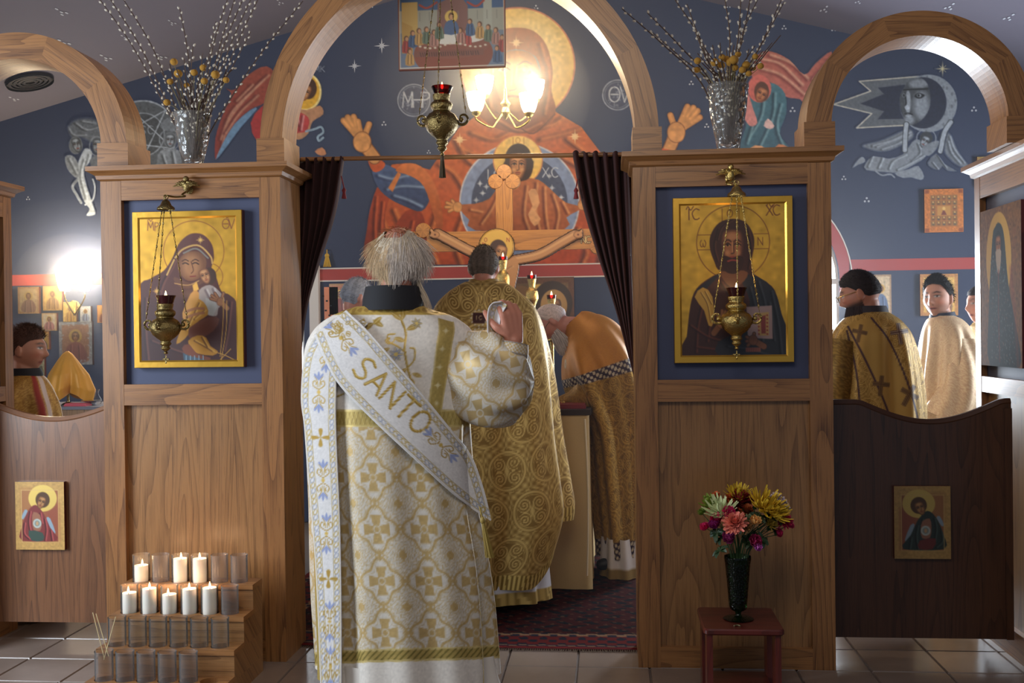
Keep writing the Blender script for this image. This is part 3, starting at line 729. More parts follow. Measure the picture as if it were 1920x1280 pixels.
cv.ell(578, 166, 16, 20, (70, 44, 30)); face(cv, 571, 174, 22, 30, (182, 126, 82), (110, 66, 40), (212, 164, 112), .35)
k = cv.poly([(545, 205), (575, 206), (600, 198), (606, 214), (586, 228), (578, 250), (560, 262), (544, 250)], (178, 130, 96), sm=3)
k = cv.poly([(544, 210), (570, 214), (580, 226), (574, 246), (556, 250), (544, 262)], (176, 62, 62), sm=3)
folds(cv, k, [[(552, 214), (560, 236)], [(566, 218), (562, 244)]], (110, 36, 40), (222, 178, 176), 4)
cv.line([(574, 246), (590, 242), (602, 238), (606, 248), (596, 256), (598, 264), (606, 258)], (138, 160, 176), 4, sm=4)
cv.poly([(590, 284), (604, 276), (612, 288), (602, 292)], (184, 124, 86), sm=2); cv.poly([(544, 262), (552, 270), (548, 290), (540, 290)], (176, 92, 80))
cv.text('MK', 590, 124, 11, (150, 156, 166), 1.2)
cv.noise(.05, 4, 4)
wall_paint(cv, 'mural', 'wall painting of a red-winged angel with yellow halo beside the arch left leg', 'mural', YB, 1.5)
# ---- bowing angel with red wings right of the right vase
cv = Cv(1318, 92, 1560, 296, 1.0, WB)
k = cv.poly([(1420, 104), (1444, 96), (1480, 112), (1508, 140), (1530, 118), (1560, 96), (1556, 130), (1530, 160), (1510, 196), (1500, 186), (1470, 180), (1440, 150), (1424, 150), (1408, 140)], ((176, 98, 80), (186, 104, 92)), sm=3)
folds(cv, k, [[(1424, 112), (1460, 122), (1500, 160)], [(1424, 130), (1460, 142), (1504, 178)], [(1440, 104), (1480, 120), (1512, 150)], [(1520, 150), (1540, 128), (1556, 110)]], (132, 62, 54), (224, 178, 146), 6)
k = cv.poly([(1398, 240), (1404, 190), (1420, 160), (1450, 156), (1472, 176), (1474, 214), (1462, 250), (1480, 276), (1486, 292), (1388, 292)], ((74, 116, 128), (52, 84, 98)), sm=3)
folds(cv, k, [[(1430, 180), (1424, 220), (1400, 262)], [(1450, 176), (1446, 220), (1420, 280)], [(1462, 196), (1454, 240), (1470, 286)], [(1410, 230), (1398, 270)]], (36, 60, 72), (128, 166, 172), 5)
cv.ell(1424, 166, 22, 26, (206, 106, 92)); cv.ell(1428, 172, 14, 19, (92, 56, 36)); cv.poly([(1402, 176), (1394, 214), (1406, 236), (1420, 230), (1412, 204)], (206, 132, 124), sm=3)
face(cv, 1427, 178, 22, 26, (176, 108, 66), (112, 64, 40), (206, 146, 98), .5); cv.poly([(1432, 236), (1440, 222), (1452, 236), (1444, 242)], (222, 184, 176), sm=2)
cv.poly([(1452, 282), (1460, 270), (1478, 276), (1484, 290), (1460, 290)], (196, 120, 70), sm=2); cv.poly([(1402, 284), (1416, 272), (1436, 278), (1432, 292), (1404, 292)], (214, 150, 96), sm=2)
cv.poly([(1330, 288), (1336, 280), (1344, 286), (1342, 292), (1330, 292)], (190, 120, 70))
cv.noise(.05, 5, 4)
wall_paint(cv, 'mural', 'wall painting of a bowing angel in teal with pink wings beside the right vase', 'mural', YB, 1.5)
# ---- grey zodiac disc and grisaille angels behind the left arch
GR = lambda v: (v*.93, v*.98, v*1.04)
cv = Cv(110, 180, 350, 412, 1.0, WB)
C0 = (268, 252)
cv.ell(*C0, 64, 64, GR(92)); cv.ell(*C0, 63, 63, GR(168), ring=3); cv.ell(*C0, 40, 40, GR(74)); cv.ell(*C0, 40, 40, GR(160), ring=2)
pt = [(C0[0]+62*math.cos(a), C0[1]+62*math.sin(a)) for a in [-PI/2+.75+2*PI*q/5 for q in range(5)]]
for q in range(5): cv.line([pt[q], ((pt[q][0]+pt[(q+2) % 5][0])/2+(268-pt[q][0])*.0, (pt[q][1]+pt[(q+2) % 5][1])/2), pt[(q+2) % 5]], GR(176), 2.2)
cv.text('SC', 262, 236, 15, GR(160), 1.6)
for (ox, oy, s) in ((318, 262, 1),):
    cv.ell(ox, oy, 19, 20, GR(150), ring=2); cv.ell(ox+1, oy, 13, 15, GR(120)); face(cv, ox+1, oy+2, 18, 24, GR(150), GR(60), GR(196))
    k = cv.poly([(296, 290), (312, 278), (336, 282), (350, 300), (350, 320), (300, 320)], (GR(150), GR(96)), sm=2); folds(cv, k, [[(304, 292), (312, 318)], [(322, 286), (328, 318)]], GR(70), GR(200), 4)
    cv.poly([(300, 236), (312, 222), (334, 218), (348, 232), (330, 246), (310, 244)], GR(128), .9, sm=3)
k = cv.poly([(128, 240), (140, 226), (166, 222), (190, 232), (190, 262), (176, 268), (150, 256), (136, 258)], GR(112), .9, soft=3, sm=3)
folds(cv, k, [[(124, 238), (136, 254), (158, 254)], [(140, 232), (160, 244), (186, 238)], [(152, 228), (176, 232)]], GR(66), GR(176), 4)
k = cv.ell(142, 272, 13, 17, GR(110)); face(cv, 144, 272, 17, 26, GR(130), GR(56), GR(188), -.3)
cv.ell(182, 274, 14, 18, GR(140), ring=2); face(cv, 182, 274, 18, 26, GR(132), GR(60), GR(186), .1)
k = cv.poly([(160, 278), (172, 284), (170, 300), (158, 318), (160, 340), (170, 372), (176, 390), (178, 402), (162, 404), (168, 392), (158, 378), (148, 348), (144, 318), (150, 296)], GR(186), sm=3)
folds(cv, k, [[(156, 300), (150, 330), (160, 372)], [(166, 290), (158, 320)]], GR(110), GR(226), 4)
k = cv.poly([(122, 294), (136, 292), (146, 306), (148, 330), (140, 332), (126, 316)], GR(140), sm=3); folds(cv, k, [[(128, 298), (142, 326)]], GR(90), GR(190), 4)
cv.line([(146, 336), (136, 350), (144, 366), (152, 380)], GR(160), 5, .9, sm=4); cv.line([(160, 384), (174, 374), (178, 352), (174, 336)], GR(190), 3, sm=4)
cv.poly([(168, 300), (186, 290), (190, 316), (178, 326)], GR(112), .9, sm=2)
cv.noise(.08, 6, 3)
wall_paint(cv, 'mural', 'grey wall painting of flying angels holding a star wheel behind the left arch', 'mural', YB, 1.4)
# ---- grey moon with a face and the angel carrying it
cv = Cv(1556, 110, 1838, 345, 1.0, WB); NV = (40, 44, 62)
o = lambda z: [(1560+x*.1953, 100+y*.1953) for x, y in z]
cv.poly(o([(830, 222), (262, 268), (372, 362), (14, 490), (382, 578), (236, 716), (720, 690), (800, 450)]), GR(104)); z = o([(830, 222), (262, 268), (372, 362), (14, 490), (382, 578), (236, 716), (720, 690)])
cv.line(z, (190, 186, 172), 2.4); cv.poly(o([(440, 330), (700, 300), (760, 460), (700, 628), (440, 632), (500, 556), (270, 482), (500, 390)]), NV)
x, y = o([(925, 480)])[0]; k = cv.ell(x, y, 54, 54, GR(150)); cv.clip = k
for q in range(40): a, r = RNG.random()*6.28, 54*RNG.random()**.5; cv.ell(x+r*math.cos(a), y+r*math.sin(a), 2, 3.4, GR(112), .8)
cv.clip = None; cv.ell(x-10, y-1, 44, 48, NV)
m0 = o([(690, 330), (760, 250), (860, 240), (920, 300), (946, 420), (930, 540), (860, 640), (760, 690), (700, 640), (660, 520), (650, 430)])
k = cv.poly(m0, GR(74), sm=3); cv.clip = k
p = lambda X, Y: o([(X, Y)])[0]
cv.ell(*p(830, 290), 18, 9, GR(150), .9, soft=4); cv.ell(*p(860, 500), 15, 26, GR(158), .95, soft=7); cv.ell(*p(730, 470), 5, 22, GR(176), .9, soft=2.5); cv.ell(*p(740, 640), 10, 8, GR(160), .9, soft=4)
cv.line(o([(690, 350), (800, 345), (920, 340)]), GR(30), 3, sm=3); cv.line(o([(700, 380), (710, 470), (700, 530)]), GR(34), 3, sm=3)
cv.poly(o([(790, 410), (830, 380), (890, 400), (860, 430), (820, 432)]), GR(30), sm=3); cv.ell(*p(836, 404), 4.2, 3.4, GR(170)); cv.ell(*p(832, 404), 2.2, 2.4, GR(20))
cv.ell(*p(690, 402), 3.6, 4, GR(120)); cv.ell(*p(690, 404), 1.8, 2.2, GR(20)); cv.ell(*p(722, 520), 5, 4.4, GR(190), .9)
cv.line(o([(700, 582), (730, 572), (770, 586)]), GR(30), 2, sm=3); cv.ell(*p(736, 600), 6, 2.4, GR(176), .9); cv.clip = None
for wg, fl_ in (([(690, 740), (760, 735), (780, 800), (700, 860), (560, 930), (440, 940), (330, 910), (300, 880), (460, 840), (580, 790)], [[(740, 760), (600, 830), (420, 900)], [(740, 790), (620, 870), (470, 925)], [(700, 770), (560, 840), (380, 890)]]), ([(1110, 770), (1150, 800), (1200, 920), (1280, 1040), (1340, 1100), (1220, 1080), (1130, 1010), (1080, 930)], [[(1120, 800), (1160, 920), (1260, 1050)], [(1104, 850), (1140, 960), (1220, 1060)]])):
    k = cv.poly(o(wg), GR(128), .95, soft=2, sm=3); folds(cv, k, [o(q) for q in fl_], GR(84), GR(196), 4)
k = cv.poly(o([(770, 850), (840, 830), (900, 960), (880, 1010), (800, 1060), (640, 1140), (530, 1140), (330, 1120), (320, 1060), (400, 985), (540, 1010), (680, 970)]), GR(140), sm=2)
folds(cv, k, [o(q) for q in ([(820, 870), (840, 960), (760, 1040)], [(700, 980), (580, 1040), (540, 1110)], [(480, 1010), (440, 1100)], [(380, 1000), (340, 1090)], [(880, 980), (760, 1050), (620, 1120)])], GR(80), GR(206), 4)
cv.poly(o([(600, 1150), (740, 1110), (830, 1080), (884, 1180), (850, 1216), (760, 1190), (680, 1196)]), GR(146), sm=2); cv.line(o([(420, 1130), (480, 1170), (560, 1160), (600, 1190)]), GR(150), 3, sm=3)
cv.poly(o([(195, 1100), (260, 1010), (300, 995), (320, 1040), (250, 1070)]), GR(150), sm=2)
for q in ([(714, 680), (704, 800), (700, 930)], [(1140, 660), (1080, 760), (1040, 940)]): cv.line(o(q), GR(60), 11, sm=4); cv.line(o(q), GR(176), 8, sm=4)
cv.ell(*p(905, 815), 18, 17, GR(150), ring=2); cv.ell(*p(905, 812), 12, 12, GR(60)); face(cv, *p(890, 850), 17, 22, GR(150), GR(50), GR(196), .5)
k = cv.poly(o([(960, 850), (1030, 840), (1000, 920), (930, 985), (860, 960), (870, 900)]), GR(136), sm=2)
k = cv.poly(o([(1000, 960), (1080, 1060), (1200, 1130), (1110, 1125), (1060, 1080), (1030, 1120), (960, 1100), (920, 1050)]), GR(120), .9, sm=2); folds(cv, k, [o([(1010, 980), (1090, 1100)]), o([(960, 1050), (1010, 1110)])], GR(70), GR(190), 3)
star4(cv, *p(1062, 148), 15, (200, 190, 150))
cv.noise(.05, 8, 3)
wall_paint(cv, 'mural', 'grey wall painting of a crescent moon with a face carried by a flying angel', 'mural', YB, 1.3)
# ---- painted stars on wall and ceiling
def wall_star(name, x, y, r, kind):
    p = W(x, y, YB); k = r*mpp(x, y, YB); mb = MB(); Y = YB-.003
    if kind == 4:
        for a0, L in ((0, 1.), (PI/2, 1.), (PI/4, .5), (3*PI/4, .5)):
            c, s = math.cos(a0), math.sin(a0); q = [(k*L*c, k*L*s), (-.13*k*s, .13*k*c), (-k*L*c, -k*L*s), (.13*k*s, -.13*k*c)]
            mb.add([(p[0]+u, Y-a0*.0004, p[2]+v) for u, v in q], [[0, 1, 2, 3]])
    else:
        for dx, dz in ((0, .6), (-.6, -.4), (.6, -.4)):
            mb.add([(p[0]+k*(dx+.36*math.cos(t)), Y, p[2]+k*(dz+.36*math.sin(t))) for t in np.arange(7)*2*PI/7], [list(range(7))])
    mb.build('painted_star', M_STAR, wall_back)
M_STAR = plain('star_paint', (176, 180, 190), .7)
for q in ((716, 86, 15), (665, 124, 13)): wall_star('painted_star', *q, 4)
for q in ((720, 232, 5), (1296, 156, 5), (1325, 236, 5), (1486, 206, 6), (1688, 72, 4), (1582, 334, 5), (1625, 375, 6), (1826, 205, 6), (198, 278, 4), (1005, 14, 5), (804, 285, 4), (696, 12, 4), (1470, 52, 5), (1563, 55, 5), (53, 372, 4), (1366, 12, 4)): wall_star('painted_star', *q, 3)
def ceil_star(x, y, r):
    for (s, px0, pz0, lo, hi) in ((sl, lx0, lz0, XL, ridx), (sr, rx0, rz0, ridx, XR)):
        n = np.array([-s, 0, 1.])/math.hypot(1, s); d = ray(x, y); den = d@n
        if abs(den) < 1e-6: continue
        t = ((np.array([px0, 0, pz0])-EYE)@n)/den
        q = EYE+d*t
        if t > 0 and lo < q[0] < hi and q[1] < YB:
            e1 = np.array([1, 0, s])/math.hypot(1, s); e2 = np.array([0, 1, 0]); k = r*t/F; mb = MB()
            for dx, dy in ((0, 0), (1.3, .8), (-1.2, .9), (.2, -1.6)):
                mb.add([q-n*.004+e1*k*(dx+.5*math.cos(u))+e2*k*3*(dy+.5*math.sin(u)) for u in np.arange(6)*PI/3], [list(range(6))])
            mb.build('painted_star', M_STAR, ce); return
for q in ((115, 22, 4), (4, 70, 4), (120, 80, 4), (198, 108, 4), (302, 106, 4), (322, 42, 3), (234, 70, 3), (524, 4, 3), (26, 185, 3), (1337, 8, 3), (1546, 17, 4), (1610, 2, 3), (1781, 12, 4), (1892, 32, 4), (1848, 75, 3)): ceil_star(*q)
# ================================================================ icons on boards
def icon(label, O, U, V, cv, thick, bord=.0, frame=None, raise_=.006, board=None, group=None, step=1.25, name='icon', cat='icon', pm=None):
    """O top-left front corner, U across, V down (world vectors); canvas covers the whole front"""
    O, U, V = (np.asarray(q, float) for q in (O, U, V)); n = np.cross(U, V); n = -n/np.linalg.norm(n)
    if (n@(EYE-O)) < 0: n = -n
    t = thing(name, label, cat, O+U/2+V, group)
    def slab(mb, a0, a1, b0, b1, d0, d1):
        q = [O+U*a+V*b+n*d for d in (d0, d1) for a, b in ((a0, b0), (a1, b0), (a1, b1), (a0, b1))]
        L = [np.linalg.norm(U), np.linalg.norm(V)]
        mb.add(q, [[4, 5, 6, 7], [3, 2, 1, 0], [0, 1, 5, 4], [1, 2, 6, 5], [2, 3, 7, 6], [3, 0, 4, 7]], [(b*L[1], a*L[0]) for _ in (0, 1) for a, b in ((a0, b0), (a1, b0), (a1, b1), (a0, b1))])
    mb = MB(); slab(mb, 0, 1, 0, 1, -thick, -.0006); mb.build('board', board or CHERRY, t)
    wpx, hpx = (cv.w-1)/cv.k, (cv.h-1)/cv.k
    nu, nv = max(8, int(wpx/step)), max(8, int(hpx/step))
    u, v = np.meshgrid(np.linspace(0, 1, nu), np.linspace(0, 1, nv))
    P = O+u[..., None]*U+v[..., None]*V
    grid('painting', P, tolin(cv.sample(cv.x0+u*wpx, cv.y0+v*hpx)), pm or M_ICON, t)
    if bord:
        bu, bv = bord, bord*np.linalg.norm(U)/np.linalg.norm(V)
        mb = MB(); i = .22
        ring = lambda a, b, d: [O+U*a+V*b+n*d, O+U*(1-a)+V*b+n*d, O+U*(1-a)+V*(1-b)+n*d, O+U*a+V*(1-b)+n*d]
        R = [ring(0, 0, 0), ring(bu*i*.3, bv*i*.3, raise_), ring(bu*(1-i), bv*(1-i), raise_), ring(bu, bv, .0003)]
        for q in range(3):
            A = R[q]+R[q+1]
            mb.add(A, [[k, (k+1) % 4, 4+(k+1) % 4, 4+k] for k in range(4)])
        mb.build('border', frame or M_GOLD, t)
    return t
def px_rect(x0, y0, x1, y1, Y):
    a, b, d = W(x0, y0, Y), W(x1, y0, Y), W(x0, y1, Y); b[2] = a[2]; d[0] = a[0]
    return a, b-a, d-a
GB = (208, 158, 62); GM = .55
# ---- mother and child, gilt ground
cv = Cv(248, 397, 455, 690, 2.0, GB, GM)
cv.noise(.05, 12, 16)
LN = (122, 62, 34)
cv.ell(363, 473, 57, 57, LN, ring=1.1); cv.ell(392, 521, 25, 25, LN, ring=1.0)
cv.text('M', 276, 416, 16, LN, 1.5); cv.text('P', 287, 418, 15, LN, 1.4); cv.text('~', 277, 408, 12, LN, 1.4); cv.text('QV', 417, 414, 18, LN, 1.6, dx=11); cv.text('~', 420, 404, 14, LN, 1.4)
MR, MRD = (92, 52, 44), (58, 30, 28)
bod = [(258, 682), (258, 545), (282, 522), (306, 508), (322, 486), (334, 460), (350, 444), (366, 439), (384, 444), (398, 462), (401, 486), (396, 506), (404, 520), (414, 548), (430, 556), (444, 580), (446, 682)]
k = cv.poly(bod, (MR, MRD), sm=4)
folds(cv, k, [[(332, 470), (322, 500), (300, 540), (290, 600)], [(310, 560), (300, 620), (305, 670)], [(270, 560), (268, 620), (272, 676)], [(430, 570), (424, 620), (416, 660)], [(280, 640), (330, 660), (380, 672)]], (46, 22, 22), (118, 72, 58), 4)
cv.line([(328, 484), (344, 468), (372, 462), (394, 482), (398, 496)], (190, 150, 84), 3.2, sm=4); cv.line([(344, 476), (368, 468), (390, 486)], (120, 116, 108), 3, sm=4); cv.line([(326, 488), (318, 504), (312, 516)], (196, 156, 88), 3, sm=3)
k = cv.poly([(338, 484), (352, 474), (372, 474), (386, 488), (384, 508), (372, 524), (352, 528), (338, 516), (332, 500)], (112, 72, 46), sm=3)
cv.clip = k; cv.ell(358, 500, 17, 22, (158, 112, 74), soft=7); cv.clip = None
for x in (347, 366): cv.line([(x-6, 491), (x, 488), (x+6, 491)], (60, 34, 24), 1.8, sm=3); cv.line([(x-5, 496), (x, 494), (x+6, 497)], (40, 24, 18), 2, sm=3)
cv.line([(358, 492), (362, 508), (358, 514)], (84, 48, 32), 1.6, sm=3); cv.line([(356, 520), (366, 519)], (120, 44, 36), 2.2)
cv.poly([(326, 520), (356, 532), (376, 524), (384, 530), (352, 542), (330, 534)], (98, 62, 44), sm=3); cv.line([(326, 532), (352, 536), (372, 528)], (188, 146, 86), 1.4, sm=3)
cv.ell(392, 520, 13, 16, (66, 42, 30)); face(cv, 384, 520, 20, 27, (166, 116, 76), (98, 60, 40), (200, 152, 104), -.35)
cv.poly([(360, 536), (368, 530), (372, 544), (362, 550)], (214, 164, 70))
k = cv.poly([(372, 546), (392, 536), (410, 548), (420, 566), (408, 580), (404, 594), (384, 590), (372, 570)], (150, 138, 132), sm=3); folds(cv, k, [[(384, 546), (396, 570)], [(398, 544), (408, 570)]], (104, 90, 92), (196, 188, 184), 4)
k = cv.poly([(384, 560), (402, 566), (406, 578), (398, 594), (384, 590)], (160, 156, 150)); 
gm = (172, 122, 52)
k = cv.poly([(352, 570), (372, 562), (386, 576), (388, 592), (372, 602), (360, 616), (344, 636), (328, 646), (332, 630), (342, 606), (342, 590)], gm, sm=2, m=.3); folds(cv, k, [[(372, 570), (362, 590), (346, 620)], [(382, 584), (362, 600)], [(352, 580), (346, 604)]], (98, 60, 30), (216, 172, 84), 3)
k = cv.poly([(356, 552), (368, 546), (372, 560), (354, 590), (344, 600), (340, 588)], (186, 132, 62), sm=2)
k = cv.poly([(352, 616), (390, 596), (410, 600), (398, 622), (376, 634), (356, 640)], (96, 54, 40), sm=2)
k = cv.poly([(350, 640), (368, 630), (384, 634), (392, 650), (406, 660), (396, 668), (368, 664), (356, 656)], gm, sm=2, m=.3); folds(cv, k, [[(362, 640), (380, 650), (396, 660)], [(376, 634), (386, 652)]], (98, 60, 30), (214, 168, 82), 3)
cv.poly([(338, 654), (352, 646), (366, 664), (392, 672), (384, 682), (356, 680)], (110, 60, 42), sm=2)
cv.poly([(340, 662), (352, 668), (384, 676), (388, 684), (342, 684)], (62, 84, 100), .9)
for x in (346, 354, 362, 370, 378): cv.line([(x, 668), (x, 684)], (120, 146, 160), 1.6)
for q in ([(348, 596), (366, 590), (380, 588)], [(346, 586), (364, 580), (380, 580)]): cv.line(q, (142, 92, 58), 5, sm=3)
hand_paint(cv, (412, 568), [(402, 552), (396, 556), (394, 562)], (418, 552), 4, (140, 94, 62), (86, 52, 36), (424, 580))
for q in ([(418, 560), (416, 610), (410, 670)], [(424, 566), (422, 620), (412, 676)], [(396, 660), (420, 668), (450, 684)], [(410, 676), (430, 656)]): cv.line(q, (196, 150, 74), 1.3, sm=3, m=.4)
star4(cv, 376, 452, 8, (214, 172, 90)); star4(cv, 292, 546, 8, (206, 160, 80))
O, U, V = px_rect(248, 397.5, 454, 690, YP-.004)
icon('gilded icon of a mother embracing her child, on the left pier', O, U, V, cv, .033, .066)
# ---- the blessing teacher with a book, gilt ground
cv = Cv(1260, 370, 1487, 680, 2.0, GB, GM); cv.noise(.05, 13, 16); LN = (104, 54, 28)
C0 = (1374, 455); cv.ell(*C0, 69, 69, LN, ring=1.4)
for q in ([(1354, 392), (1354, 420)], [(1386, 391), (1386, 420)], [(1307, 440), (1334, 440)], [(1307, 468), (1334, 468)], [(1414, 440), (1441, 440)], [(1414, 468), (1441, 468)]): cv.line(q, LN, 1.2)
cv.text('IC', 1283, 391, 20, LN, 2.0, dx=13); cv.text('~', 1286, 383, 17, LN, 1.8); cv.text('XC', 1436, 387, 19, LN, 2.0, dx=13); cv.text('~', 1438, 379, 20, LN, 1.8)
cv.text('O', 1363, 394, 14, LN, 1.5); cv.text('w', 1311, 447, 15, LN, 1.5); cv.text('N', 1420, 447, 14, LN, 1.5)
k = cv.poly([(1278, 672), (1284, 630), (1292, 570), (1304, 540), (1330, 520), (1352, 512), (1400, 510), (1432, 528), (1452, 546), (1464, 590), (1476, 640), (1480, 672)], ((70, 36, 28), (52, 28, 24)), sm=3)
folds(cv, k, [[(1316, 560), (1304, 610), (1300, 660)], [(1330, 580), (1322, 640)], [(1290, 610), (1320, 630), (1350, 640)], [(1300, 650), (1340, 656)], [(1350, 530), (1366, 560), (1360, 600)]], (40, 18, 16), (104, 52, 36), 4)
DKT = (36, 36, 40)
k = cv.poly([(1386, 516), (1420, 520), (1450, 544), (1464, 590), (1480, 672), (1350, 672), (1344, 640), (1376, 624), (1404, 580), (1400, 550)], DKT, sm=2)
folds(cv, k, [[(1420, 530), (1432, 580), (1426, 640)], [(1444, 548), (1456, 610), (1462, 670)], [(1404, 540), (1416, 590)], [(1360, 650), (1400, 656), (1440, 668)], [(1440, 570), (1448, 640)]], (20, 20, 24), (64, 66, 70), 4)
cv.poly([(1306, 540), (1330, 522), (1340, 516), (1352, 512), (1330, 534), (1300, 560)], DKT)
k = cv.poly([(1300, 556), (1316, 538), (1334, 556), (1336, 604), (1326, 610), (1318, 582)], (188, 140, 64), sm=2, m=.3); folds(cv, k, [[(1312, 548), (1324, 570), (1330, 604)], [(1320, 546), (1332, 570)]], (110, 72, 34), (222, 180, 96), 2)
cv.poly([(1352, 506), (1394, 504), (1400, 520), (1376, 540), (1356, 526)], (108, 66, 40), sm=3)
k = cv.poly([(1374, 411), (1348, 418), (1332, 440), (1330, 464), (1338, 490), (1350, 508), (1394, 508), (1410, 520), (1408, 494), (1414, 462), (1412, 440), (1398, 418)], (58, 32, 24), sm=4)
folds(cv, k, [[(1346, 430), (1338, 462), (1344, 490)], [(1402, 430), (1408, 470), (1402, 505)], [(1374, 414), (1352, 428), (1344, 450)]], (34, 18, 14), (92, 54, 36), 3)
face(cv, 1373, 466, 44, 68, (140, 86, 52), (72, 40, 28), (186, 126, 80))
cv.poly([(1352, 484), (1360, 480), (1372, 484), (1386, 480), (1394, 486), (1390, 504), (1376, 514), (1358, 508)], (50, 28, 22), sm=3); cv.line([(1364, 490), (1373, 488), (1383, 490)], (132, 54, 44), 3, sm=3)
k = cv.poly([(1398, 576), (1446, 574), (1447, 636), (1440, 636), (1400, 634)], (146, 118, 112)); cv.poly([(1418, 588), (1440, 586), (1440, 630), (1420, 630)], (166, 130, 76)); cv.poly([(1424, 594), (1434, 592), (1434, 626), (1426, 626)], (122, 50, 44))
for q in range(6): cv.ell(1421, 592+q*7, 1.6, 1.6, (130, 40, 40)); cv.ell(1437, 592+q*7, 1.6, 1.6, (130, 40, 40))
hand_paint(cv, (1350, 606), [(1352, 582), (1358, 584), (1364, 592)], (1342, 588), 5, (122, 76, 48), (66, 38, 26), (1336, 624))
hand_paint(cv, (1410, 638), [(1398, 632), (1398, 640), (1400, 648)], (1412, 626), 5, (112, 68, 44), (60, 34, 24), (1430, 650))
cv.poly([(1396, 652), (1424, 652), (1424, 660), (1396, 660)], (126, 70, 56)); 
for q in range(7): cv.line([(1399+q*3.6, 654), (1399+q*3.6, 659)], (80, 40, 36), 1)
O, U, V = px_rect(1261, 371.5, 1486, 681, YP-.004)
icon('gilded icon of a bearded haloed man holding a book, on the right pier', O, U, V, cv, .033, .066)
# ---- two small archangel icons on the gates
def archangel(flip, robe, inner):
    cv = Cv(0, 0, 100, 138, 2.2, (188, 148, 84)); f = (lambda x: 100-x) if flip else (lambda x: x)
    z = lambda pts: [(f((x-220)/6.75), (y-178)/6.9) for x, y in pts]
    cv.noise(.05, 22 if flip else 21, 6)
    cv.rect(*( (13, 17, 88, 122) ), (150, 92, 58)); cv.poly(z([(300, 270), (520, 270), (460, 520), (300, 640)]), (164, 112, 66), .8, soft=5); cv.poly(z([(640, 600), (820, 480), (820, 1000), (660, 1000)]), (146, 76, 56), .8, soft=5)
    cx, cy = z([(600, 408)])[0]; cv.ell(cx, cy, 29, 27, (222, 190, 104), m=.3)
    for q in ([(300, 680), (350, 570), (390, 590), (330, 700)], [(650, 680), (700, 690), (770, 880), (740, 900), (680, 800)]): cv.poly(z(q), (140, 158, 172), sm=2)
    k = cv.poly(z([(305, 1000), (310, 800), (400, 580), (500, 500), (590, 590), (640, 680), (700, 820), (790, 1000)]), robe, sm=3)
    dk = tuple(c*.55 for c in robe); lt = tuple(min(255, c*1.5+20) for c in robe)
    folds(cv, k, [z(q) for q in ([(420, 600), (400, 740), (420, 900)], [(340, 760), (330, 900), (400, 980)], [(620, 700), (640, 850), (620, 1000)], [(700, 860), (720, 1000)], [(560, 620), (580, 760)])], dk, lt, 3)
    cv.poly(z([(470, 600), (560, 640), (580, 760), (560, 860), (470, 850), (450, 720)]), (150, 100, 76), sm=2); cv.poly(z([(400, 860), (590, 890), (600, 1000), (440, 1000)]), inner, sm=2)
    c2 = z([(520, 760)])[0]; cv.ell(*c2, 8.6, 9.4, (176, 184, 176)); cv.ell(*c2, 5.5, 6, (130, 138, 130)); cv.ell(*c2, 2.6, 4, (190, 150, 110))
    hx = z([(600, 430)])[0]; cv.ell(*hx, 14.5, 16, (84, 56, 34)); face(cv, *z([(580, 470)])[0], 17, 24, (162, 112, 66), (96, 60, 36), (200, 152, 98), -.35 if flip else .35)
    for q in ((13, 17, 88, 17), (13, 122, 88, 122), (13, 17, 13, 122), (88, 17, 88, 122)): cv.line([(q[0], q[1]), (q[2], q[3])], (212, 176, 110), 1.2)
    if flip: cv.a[..., :3] *= .70     # all paints of this board are evenly darker
    return cv
O, U, V = px_rect(28, 903, 119.5, 1030, YG-.022)
icon('small icon of an angel in a red cloak, hung on the left gate', O, U, V, archangel(False, (122, 50, 48), (58, 76, 66)), .02, board=CHERRY)
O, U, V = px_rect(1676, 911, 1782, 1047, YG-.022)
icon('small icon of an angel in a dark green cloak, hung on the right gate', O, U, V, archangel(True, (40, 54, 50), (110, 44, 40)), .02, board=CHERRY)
# ---- tall icon on the right return pier
cv = Cv(0, 0, 200, 300, 1.6, (104, 66, 34), .0); cv.noise(.12, 31, 7)
cv.ell(92, 98, 62, 88, (176, 134, 58)); cv.poly([(44, 300), (40, 200), (62, 60), (78, 36), (94, 30), (112, 40), (124, 70), (140, 150), (180, 240), (186, 300)], (34, 40, 44), sm=3)
cv.poly([(70, 70), (82, 48), (100, 48), (112, 72), (108, 96), (72, 96)], (24, 26, 30), sm=3); face(cv, 92, 74, 28, 38, (124, 74, 44), (70, 40, 28), (162, 104, 64)); cv.poly([(78, 84), (92, 80), (106, 84), (100, 118), (92, 126), (84, 116)], (150, 130, 112), sm=2)
for q in range(420):
    x, y = 50+RNG.random()*124, 90+RNG.random()*205
    if x > 44 and x < 110+(y-80)*.34: cv.ell(x, y, .9, 1.4, [(120, 150, 160), (150, 90, 70), (160, 160, 150)][q % 3], .6)
cv.line([(92, 120), (90, 200), (94, 290)], (110, 44, 40), 5, .7, soft=2); cv.line([(150, 120), (168, 200), (182, 300)], (120, 50, 36), 10, .5, soft=6)
for q in range(5): cv.rect(160, 46+q*22, 176, 60+q*22, (110, 66, 36), .8)
a, b = WX(1838, 398, XRT-.004), WX(1914, 373, XRT-.004); d = WX(1840, 684, XRT-.004)
icon('tall dark icon of a haloed monk on the right edge pier', a, np.array([0, b[1]-a[1], 0]), np.array([0, 0, d[2]-a[2]]), cv, .026, step=2, pm=vcol('worn_icon_paint', .8, spec=.12))
